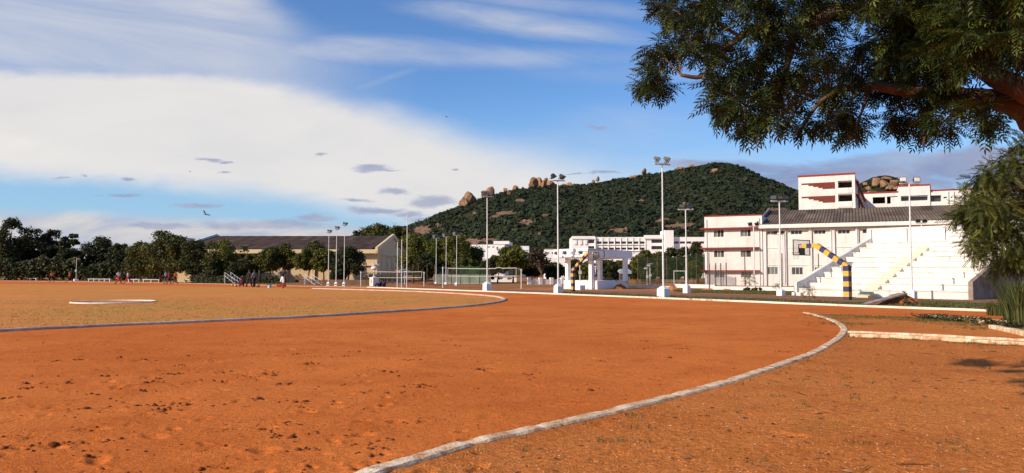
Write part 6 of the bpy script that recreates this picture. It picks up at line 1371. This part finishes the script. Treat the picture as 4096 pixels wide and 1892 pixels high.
# brown bare-ish tree
def baretree(label, u, vtop, hw, d, seed):
    rn = random.Random(seed); x = XX(u, d); H = ZZ(vtop, d); R = hw / F * d; t = thing('bare_tree', label, 'tree', (x, d, 0)); mb = MB(); tips = []
    def br(p, dr, L, r, lv):
        q = p + dr * L; m = p.lerp(q, .5) + Vector((rn.uniform(-.06, .06), rn.uniform(-.06, .06), .03)) * L; mb.tube([p, m, q], [r, r * .8, r * .6], 6 if lv < 2 else 4)
        if lv >= 5: tips.append(q); return
        for k in range(3 if lv else 4):
            dd = (dr + Vector((rn.uniform(-1, 1), rn.uniform(-1, 1), rn.uniform(-.15, .55))) * .75).normalized(); br(q if k else m.lerp(q, .6), dd, L * rn.uniform(.55, .8), r * .58, lv + 1)
        if lv > 2: tips.append(q)
    br(Vector((x, d, -.1)), Vector((.03, 0, 1)), H * .30, .15, 0); mb.build('trunk', BARK, t)
    rg = np.random.default_rng(seed); tp = np.array([p[:] for p in tips]); k = rg.integers(0, len(tp), 1500); p = tp[k] + rg.normal(size=(1500, 3)) * .22; V, f = inst(SPRAY, SPRF, frames(rg.normal(size=(1500, 3)), rg), .12 + .2 * rg.random(1500), p); np_mesh('crown', V, f, np.repeat(rg.random(1500), 5), FOL['brown'], t)
baretree('brown nearly bare tree left of the pavilion', 2165, 985, 70, 96, 7)
# solid undergrowth behind the left benches
def thicket(name, spans, n, leaf, kind, seed):
    rg = np.random.default_rng(seed); Vs = []; Fs = []; Tt = []; o = 0
    for u0, u1, vt, vb, d, dd in spans:
        m = int(n * (u1 - u0) / 100); u = u0 + (u1 - u0) * rg.random(m); y = d + dd * (rg.random(m) - .5); top = ZZ(vt, d) * (.72 + .55 * vnoise(u * .035, u * 0 + seed, seed)); z = top * np.sqrt(rg.random(m)); x = (u - CX) / F * y; nr = np.stack([rg.normal(size=m), -1 + rg.normal(size=m) * .6, .4 + rg.normal(size=m) * .6], -1)
        V, f = inst(SPRAY, SPRF, frames(nr, rg), leaf * (.6 + .8 * rg.random(m)), np.stack([x, y, z], -1)); Vs.append(V); Fs.append(f + o); o += len(V); Tt.append(np.repeat(np.clip(.5 * vnoise(u * .06, z * .8, seed + 2) + .5 * rg.random(m), 0, 1), len(SPRF)))
    return np_mesh(name, np.concatenate(Vs), np.concatenate(Fs), np.concatenate(Tt), FOL[kind])
tag(thicket('undergrowth', [(-120, 300, 1040, 1122, 143, 5), (300, 560, 1050, 1124, 142, 5), (560, 830, 1052, 1127, 138, 5)], 1500, .42, 'deep', 61), kind='stuff')
tag(thicket('undergrowth_behind', [(-160, 240, 985, 1110, 156, 4), (240, 800, 1015, 1110, 156, 4)], 1300, .55, 'deep', 62), kind='stuff')
def hedge(label, ua, ub, va, vt, dep, seed, kind='deep'):
    a, b = G(ua, va), G(ub, va + 1.2); d = b - a; L = d.length; fr = Fr(a, math.atan2(d.y, d.x)); H = ZZ(vt, a.y); rg = np.random.default_rng(seed); n = int(L * 130); x = rg.random(n) * L; face = rg.random(n); y = np.where(face < .6, 0, rg.random(n) * dep) + rg.normal(size=n) * .05; z = np.where(face < .6, rg.random(n) * H, H) + rg.normal(size=n) * .05
    P3 = np.array([fr(*q)[:] for q in zip(x, y, np.abs(z))]); nr = np.where((face < .6)[:, None], np.array([[0, -1, .3]]), np.array([[0, -.2, 1]])) + rg.normal(size=(n, 3)) * .5; V, f = inst(SPRAY, SPRF, frames(nr, rg), .18 + .16 * rg.random(n), P3)
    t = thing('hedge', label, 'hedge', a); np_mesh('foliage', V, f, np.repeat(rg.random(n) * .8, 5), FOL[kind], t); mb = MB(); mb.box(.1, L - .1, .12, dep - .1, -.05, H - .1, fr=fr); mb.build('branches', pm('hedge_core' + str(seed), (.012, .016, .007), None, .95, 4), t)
hedge('trimmed dark green hedge behind the left stair stand', 760, 948, 1132.5, 1106, 1.2, 71); hedge('trimmed hedge behind the standing group and long bench', 948, 1122, 1133.5, 1109, 1.2, 72)
# a lamp-less tan water-tank building glimpsed in the left tree tops
block(700, 733, 952, 165, 6, 'tank_house', 'small tan roof room glimpsed between the left tree tops', 0, [])

# ================================================================ saplings, plants, tall grass
PINN = []
def pinnate(n, L, ll, lw, droop=.25, curve=.35):
    V = []; Fc = []
    def quadstrip(p, d, nrm, l, w_, cv):
        d = d.normalized(); s = d.cross(nrm).normalized(); k = len(V); m1 = p + d * l * .35 + s * cv * l * .04 ; m2 = p + d * l * .7 - nrm * l * .10; tip = p + d * l - nrm * l * .22 + Vector((l * cv, 0, 0)) * .35
        V.extend([p, m1 + s * w_, m1 - s * w_, m2 + s * w_ * .8, m2 - s * w_ * .8, tip]); Fc.extend([(k, k + 2, k + 1), (k + 1, k + 2, k + 4), (k + 1, k + 4, k + 3), (k + 3, k + 4, k + 5)])
    for i in range(n):
        t = .22 + .74 * i / (n - 1); p = Vector((L * t, 0, -droop * L * t * t)); 
        for s in (-1, 1): quadstrip(p, Vector((.55, s * .85, -.12)), Vector((0, 0, 1)), ll * (1 - .35 * abs(t - .5)), lw, curve)
    p = Vector((L, 0, -droop * L)); quadstrip(p, Vector((1, 0, -.4)), Vector((0, 0, 1)), ll, lw, 0)
    k = len(V); w_ = lw * .12; V.extend([Vector((0, -w_, 0)), Vector((0, w_, 0)), Vector((L * .5, w_, -droop * L * .25)), Vector((L * .5, -w_, -droop * L * .25)), Vector((L, w_, -droop * L)), Vector((L, -w_, -droop * L))]); Fc.extend([(k, k + 3, k + 2), (k, k + 2, k + 1), (k + 3, k + 5, k + 4), (k + 3, k + 4, k + 2)])
    return np.array([v[:] for v in V]), np.array(Fc)
def leaves(parent, name, pts, dirs, tmpl, sizes, mat, seed, jit=.5, tint=None):
    rg = np.random.default_rng(seed); n = len(pts); d = np.array(dirs) + rg.normal(size=(n, 3)) * jit; d /= np.linalg.norm(d, axis=1, keepdims=True); up = np.array([0, 0, 1.]) + rg.normal(size=(n, 3)) * .35; y = np.cross(up, d); y /= np.linalg.norm(y, axis=1, keepdims=True) + 1e-9; z = np.cross(d, y)
    V, f = inst(tmpl[0], tmpl[1], np.stack([d, y, z], -1), sizes, np.array(pts)); m = len(tmpl[1]); nl = m // 4
    t = np.clip((tint if tint is not None else rg.random(n))[:, None] + .22 * (rg.random((n, nl)) - .5), 0, 1)
    return np_mesh(name, V, f, np.repeat(t, 4, axis=1).reshape(-1), mat, parent)
def sapling(label, u, vb, vt, seed, n, size, kind='olive', d=None, spread=.22):
    b = G(u, vb) if d is None else Vector((XX(u, d), d, 0)); H = ZZ(vt, b.y); rn = random.Random(seed); t = thing('sapling', label, 'sapling', b, group='young saplings'); mb = MB(); top = b + Vector((rn.uniform(-.1, .1), 0, H * .9)); mb.tube([b - Vector((0, 0, .1)), b.lerp(top, .5) + Vector((.03, 0, 0)), top], [.022, .015, .006], 6); pts = []; dirs = []
    for k in range(n):
        f = .35 + .65 * (k + rn.random()) / n; a = k * 2.4; p = b.lerp(top, f); q = p + Vector((math.cos(a), math.sin(a), .25)) * spread * rn.uniform(.4, 1) ; mb.tube([p, q], [.006, .003], 4)
        for j in range(4): pts.append(tuple(q + Vector((rn.gauss(0, .05), rn.gauss(0, .05), rn.gauss(0, .05))))); dirs.append((math.cos(a) + rn.gauss(0, .5), math.sin(a) + rn.gauss(0, .5), -.1))
    mb.build('stem', BARK, t); leaves(t, 'foliage', pts, dirs, pinnate(4, 1, .34, .055), [size * rn.uniform(.7, 1.2) for _ in pts], FOL[kind], seed)
sapling('leafy young sapling at the foot of the three storey block', 2996, 1160, 1096, 5, 22, .30, 'bright', spread=.4); sapling('thin sapling with few leaves beside the hall floodlight plinth', 3108, 1163, 1130, 6, 12, .24); sapling('lanky sapling with sparse tiers of leaves before the grandstand', 3237, 1207, 1141, 8, 14, .20, spread=.2)
def bush(label, u, vb, w_, h, seed, kind, n=500, leaf=.1, d=None):
    b = G(u, vb) if d is None else Vector((XX(u, d), d, 0)); t = thing('bush', label, 'bush', b); rn = random.Random(seed); lobes = [(b.x + rn.uniform(-.5, .5) * w_, b.y + rn.uniform(-.3, .3) * w_, h * rn.uniform(.25, .6), h * .42) for _ in range(6)]; crown_mesh(t, lobes, n, leaf, FOL[kind], seed); mb = MB()
    for l in lobes: mb.tube([(b.x, b.y, -.05), l[:3]], [.02, .008], 4)
    mb.build('stem', BARK, t)
bush('low dark bush round the leafy sapling foot', 3008, 1163, 1.0, .32, 3, 'deep'); bush('low grey green bush right of the leafy sapling', 3028, 1163, .8, .28, 4, 'olive')
# broad leaved plant on the mound
pb_ = G(3618, 1222); t = thing('leafy_plant', 'broad leaved green plant growing on the red earth mound', 'plant', (pb_.x, pb_.y, 0)); V = []; Fc = []; Tn = []; rn = random.Random(9); mb = MB()
for k in range(34):
    a = k * 2.4; h = rn.uniform(.12, .55); r = rn.uniform(.04, .24); c = Vector((pb_.x + r * math.cos(a), pb_.y - .1 + r * math.sin(a) * .8, h + .05)); L = rn.uniform(.10, .17); o = Vector((math.cos(a), math.sin(a), rn.uniform(.0, .7))).normalized(); s = o.cross(Vector((0, 0, 1))).normalized() * L * .42; i = len(V)
    V += [c[:], (c + o * L * .35 + s)[:], (c + o * L * .8 + s * .8 - Vector((0, 0, .02)))[:], (c + o * L - Vector((0, 0, .04)))[:], (c + o * L * .8 - s * .8 - Vector((0, 0, .02)))[:], (c + o * L * .35 - s)[:]]; Fc += [(i, i + 1, i + 2, i + 3), (i, i + 3, i + 4, i + 5)]; q = .45 + .55 * rn.random(); Tn += [q, q]; mb.tube([(pb_.x, pb_.y - .05, .02), c], [.008, .004], 4)
mb.build('stem', BARK, t); np_mesh('foliage', V, Fc, Tn, FOL['bright'], t)
# ground-cover weeds with white flowers by the broken kerbs and on the verge
def weeds(name, cs, n, sp, hmax, leaf, seed, kind='grass'):
    rg = np.random.default_rng(seed); P3 = []
    for c in cs:
        m = n; q = np.stack([c.x + rg.normal(size=m) * sp, c.y + rg.normal(size=m) * sp * .45, hmax * rg.random(m) ** 1.2], -1); P3.append(q)
    P3 = np.concatenate(P3); m = len(P3); V, f = inst(SPRAY, SPRF, frames(np.array([0, -.3, 1]) + rg.normal(size=(m, 3)) * .5, rg), leaf * (.5 + rg.random(m)), P3); return tag(np_mesh(name, V, f, np.repeat(rg.random(m) * .9, 5), FOL[kind]), kind='stuff')
weeds('flowering_weeds', [G(u, v) for u, v in [(3700, 1274), (3760, 1278), (3820, 1284), (3870, 1287), (3920, 1292), (3960, 1298), (4050, 1308), (4090, 1312)]], 230, .28, .16, .06, 81, 'deep')
weeds('verge_weeds', [G(u, v) for u, v in [(3700, 1225), (3760, 1230), (3820, 1230), (3880, 1236), (3940, 1238), (4000, 1238), (3660, 1222), (3900, 1222), (3800, 1220)]], 260, .5, .10, .09, 82, 'grass')
rg = np.random.default_rng(7); fp = [G(u, v) for u, v in [(3700, 1272), (3780, 1280), (3830, 1284), (3880, 1288), (3915, 1292), (4060, 1308), (4085, 1310)]]
pts = []; 
for c in fp:
    for k in range(7): pts.append((c.x + rg.normal(0, .22), c.y + rg.normal(0, .1), rg.uniform(.06, .18)))
lumps('white_flowers', pts, list(rg.uniform(.008, .016, len(pts))), pm('flower_white', (.75, .75, .72), None, .7, 20), 83, .5)
# tall grass clump
def tallgrass(label, u, vb, n, H, spread, seed):
    b = G(u, vb); t = thing('tall_grass', label, 'grass clump', b); rg = np.random.default_rng(seed); V = []; Fc = []; Tn = []
    for k in range(n):
        a = rg.random() * 6.283; r = spread * math.sqrt(rg.random()); x, y = b.x + r * math.cos(a), b.y + r * math.sin(a) * .7; h = H * rg.uniform(.45, 1.1); le = rg.uniform(.10, .55) * h; a2 = a + rg.normal(0, .6); c, s = math.cos(a2), math.sin(a2); w_ = rg.uniform(.006, .013); i = len(V); px, py = -s * w_, c * w_
        for f, ww in ((0, 1), (.35, 1.2), (.7, .9)): V += [(x + c * le * f ** 2 + px * ww, y + s * le * f ** 2 + py * ww, h * (f - .12 * f ** 3)), (x + c * le * f ** 2 - px * ww, y + s * le * f ** 2 - py * ww, h * (f - .12 * f ** 3))]
        V.append((x + c * le * 1.15, y + s * le * 1.15, h * .88)); V.append((x + c * le * 1.15, y + s * le * 1.15, h * .875)); Fc += [(i, i + 1, i + 3, i + 2), (i + 2, i + 3, i + 5, i + 4), (i + 4, i + 5, i + 7, i + 6)]; q = rg.random(); Tn += [q, q, q]
    np_mesh('blades', V, Fc, Tn, FOL['tall'], t)
tallgrass('tall green grass clump at the right frame edge', 4088, 1292, 620, 1.55, .50, 91); tallgrass('lower grass tuft left of the tall clump', 3995, 1262, 220, .65, .40, 92); tallgrass('tall grass just beyond the clump by the shaded stand wall', 4085, 1252, 320, 1.5, .6, 93)

# ================================================================ near trees
PIN = pinnate(5, 1, .36, .045, .30, .75)
def limb(mb, pts, r0, r1, n=10):
    pts = smoothline([Vector(p) for p in pts], 4); m = len(pts); rn = random.Random(len(pts) + int(r0 * 1000)); mb.tube(pts, [(r0 + (r1 - r0) * i / (m - 1)) * (1 + rn.uniform(-.07, .07)) for i in range(m)], n)
    return pts
nt = thing('neem_tree', 'big overhanging neem tree reaching in from the upper right corner', 'tree', (6.7, 7.6, 0))
CL = [(330, 100, 105), (300, 60, 60), (420, 180, 85), (380, 130, 80), (250, 370, 75), (320, 330, 70), (400, 370, 90), (230, 540, 100), (320, 590, 80), (190, 600, 55), (260, 470, 80), (560, 60, 110), (640, 120, 120), (700, 30, 110), (500, 140, 70), (560, 260, 85), (480, 330, 70), (650, 300, 110), (600, 420, 90), (690, 540, 105), (640, 590, 70), (740, 680, 115), (690, 770, 70), (640, 720, 60), (830, 740, 115), (880, 860, 60), (820, 850, 50), (960, 800, 100), (1080, 790, 100), (1180, 840, 70), (1290, 830, 45), (900, 60, 120), (900, 200, 130), (900, 390, 140), (900, 580, 130), (800, 480, 120), (1050, 300, 140), (1050, 120, 120), (1100, 500, 140), (1150, 660, 95), (1030, 640, 110), (1200, 130, 130), (1300, 250, 130), (1320, 50, 130), (1300, 420, 120), (1240, 540, 70), (1400, 590, 115), (1330, 640, 80), (1420, 720, 110), (1500, 790, 100), (1400, 830, 80), (1480, 890, 50), (1540, 850, 60), (1460, 440, 100), (1550, 510, 100), (1560, 340, 60), (1450, 90, 100), (1650, 610, 110), (1720, 440, 130), (1740, 290, 130), (1800, 100, 150), (1660, 60, 60), (1800, 600, 120), (1780, 760, 75), (1820, 860, 70), (1740, 820, 50), (1900, 790, 110), (1960, 880, 60), (2050, 800, 110), (2120, 870, 65), (2000, 620, 130), (1900, 500, 130), (2000, 400, 160), (1900, 250, 130), (2000, 200, 170), (2200, 100, 170), (2200, 300, 160), (2180, 450, 120), (2380, 150, 170), (2400, 330, 130), (2520, 50, 150), (2540, 290, 110), (2150, 690, 85), (2240, 700, 70), (2320, 740, 60), (2370, 790, 60), (2350, 860, 45), (2550, 430, 55), (2080, 560, 110), (2660, 180, 150), (2650, 0, 140), (2300, -60, 150), (2000, -80, 150), (1600, -80, 130), (1200, -80, 130), (850, -70, 120)]
rn = random.Random(12); cl = []
CL += [(x, y, r) for x, y, r in CL if x > 1550 and y < 480]
CL += [(1900, 60, 130), (2050, 130, 130), (1750, 40, 120), (2150, 200, 120), (2250, 300, 110), (1600, 130, 90)]
for ci, (x, y, r) in enumerate(CL):
    u, v = 2450 + x * .639, y * .639; Y = 7.7 + 1.1 * math.sin(x * .004 + 1) + rn.uniform(-.8, .8) - (.9 if ci >= 105 else 0); p = P(u, v, Y); cl.append((p, max(r * .639 * Y / F - .085, r * .639 * Y / F * .35)))
mb = MB(); px = lambda x, y, Y: P(2450 + x * .639, y * .639, Y)
trunk = limb(mb, [(7.9, 7.9, -.2), (7.8, 7.8, .9), (7.4, 7.7, 1.8), px(2860, 980, 7.6), px(2700, 790, 7.6), px(2640, 740, 7.7)], .26, .16, 12); mb.build('trunk', BARKR, nt, smooth=True)
mb = MB(); A1 = limb(mb, [px(2660, 760, 7.7), px(2560, 680, 7.7), px(2430, 630, 7.8), px(2300, 610, 7.9), px(2100, 590, 8.0), px(1850, 570, 8.1), px(1620, 540, 8.2), px(1420, 560, 8.3)], .15, .028, 10); mb.build('limb', BARKR, nt, smooth=True)
mb = MB(); A2 = limb(mb, [px(2800, 680, 7.4), px(2640, 590, 7.5), px(2480, 520, 7.5), px(2330, 440, 7.8), px(2180, 260, 8.4), px(2000, 60, 8.7), px(1900, -60, 8.8)], .15, .035, 10); mb.build('limb', BARKR, nt, smooth=True)
mb = MB(); A3 = limb(mb, [px(2180, 260, 8.4), px(1900, 170, 8.4), px(1620, 60, 8.1), px(1400, 70, 7.6), px(1250, 150, 7.4), px(1130, 185, 7.4), px(960, 160, 7.4), px(800, 230, 7.5), px(640, 380, 7.6), px(560, 480, 7.7), px(430, 470, 7.7)], .075, .018, 8); mb.build('limb', BARK, nt, smooth=True)
mb = MB(); A4 = limb(mb, [px(1140, 190, 7.4), px(1110, 330, 7.6), px(1060, 520, 7.8), px(960, 680, 7.9), px(900, 800, 8.0)], .05, .014, 8); mb.build('limb', BARK, nt, smooth=True)
def lb1(*a): 
    m = MB(); r = limb(m, *a); m.build('limb', BARK, nt, smooth=True); return r
mb = None; A5 = lb1([px(1420, 560, 8.3), px(1300, 640, 8.2), px(1210, 760, 8.1), px(1150, 880, 8.0)], .028, .012, 6); A6 = lb1([px(2100, 590, 8.0), px(1980, 700, 7.9), px(1960, 820, 7.8), px(1945, 915, 7.8)], .04, .01, 6); A7 = lb1([px(2300, 620, 7.9), px(2200, 680, 7.6), px(2080, 760, 7.5)], .035, .01, 6); A8 = lb1([px(2330, 440, 7.6), px(2420, 250, 7.3), px(2500, 60, 7.2)], .06, .02, 8); A9 = lb1([px(800, 230, 7.5), px(620, 130, 7.4), px(420, 90, 7.4)], .02, .008, 6); A10 = lb1([px(1620, 540, 8.2), px(1560, 700, 8.0), px(1500, 860, 7.9)], .022, .008, 6)
nodes = A1 + A2 + A3 + A4 + A5 + A6 + A7 + A8 + A9 + A10
tw = MB(); LP = []; LD = []; LS = []; LT = []
for c, r in cl:
    nd = min(nodes, key=lambda q: (q - c).length); m = nd.lerp(c, .55) + Vector((0, 0, .08))
    if (nd - c).length < .75: tw.tube([nd, m, c], [.009, .006, .003], 5)
    else: tw.tube([c + Vector((.1, .3, .15)), c], [.006, .003], 5); ct = rn.random() * .45
    k = int(28 + 260 * r * r / .05)
    for j in range(min(k, 118)):
        a = Vector((rn.gauss(0, 1), rn.gauss(0, 1), rn.gauss(0, 1))).normalized() * r * rn.random() ** .45; a.y *= 1.25; p = c + a + Vector((0, 0, .105)); o = a.normalized() if a.length > 1e-4 else Vector((1, 0, 0)); LP.append(p[:]); LD.append((o.x, o.y, o.z * .5 - .28)); LS.append(rn.uniform(.12, .20)); LT.append(min(1, ct + rn.random() ** 2 * .6))
        if j % 6 == 0: tw.tube([c, c.lerp(p, .6), p], [.004, .003, .002], 3)
tag(tw.build('twigs', BARK, nt), kind='stuff'); leaves(nt, 'foliage', LP, LD, PIN, LS, FOL['neem'], 99, .5, np.array(LT))
# right-hand tamarind-like tree
rt = thing('feathery_tree', 'feathery olive tree leaning in at the right before the grandstand', 'tree', (17.6, 24.5, 0)); D_ = 24.5; rn = random.Random(33)
mb = MB(); base = Vector((17.6, 24.5, -.1)); lim = limb(mb, [base, (17.5, 24.5, 1.2), P(4170, 1000, D_), P(4150, 900, D_), P(4120, 760, D_)], .22, .08, 10); mb.build('trunk', BARK, rt, smooth=True)
CR = [(4080, 600, 40), (4120, 560, 60), (4060, 650, 50), (4010, 680, 55), (3960, 695, 40), (3930, 720, 45), (4080, 720, 80), (4000, 760, 80), (3920, 770, 60), (3880, 800, 45), (3860, 855, 35), (3830, 880, 25), (3900, 860, 60), (3960, 830, 80), (4060, 820, 100), (4000, 900, 90), (3920, 910, 55), (3890, 945, 40), (3880, 975, 28), (3930, 985, 40), (3925, 1020, 30), (3980, 980, 50), (4060, 930, 90), (4060, 1010, 70), (4020, 1040, 50), (4000, 1070, 30), (4090, 1060, 60), (4160, 700, 110), (4180, 850, 120), (4180, 980, 110), (4260, 760, 120), (4280, 900, 120), (3850, 870, 22), (3970, 700, 40), (4040, 620, 30), (4120, 650, 70), (3950, 880, 60)]
tw = MB(); LP = []; LD = []; LS = []; LT = []
for u, v, r in CR:
    Y = D_ + rn.uniform(-1.2, 1.4); c = P(u, v, Y); rr_ = r / F * Y * .86; nd = min(lim, key=lambda q: (q - c).length); tw.tube([nd, nd.lerp(c, .5) + Vector((0, 0, .25)), c], [.035, .022, .008], 5); ct = rn.random() * .4
    for j in range(int(30 + 430 * rr_ * rr_)):
        a = Vector((rn.gauss(0, 1), rn.gauss(0, 1), rn.gauss(0, .8))).normalized() * rr_ * 1.08 * rn.random() ** .4; LP.append((c + a)[:]); LD.append((a.x, a.y, a.z * .4 - .35 * rr_)); LS.append(rn.uniform(.28, .48)); LT.append(min(1, ct + rn.random() * .55))
tag(tw.build('twigs', BARK, rt), kind='stuff'); leaves(rt, 'foliage', LP, LD, pinnate(8, 1, .19, .036, .35, .2), LS, FOL['tama'], 98, .35, np.array(LT))
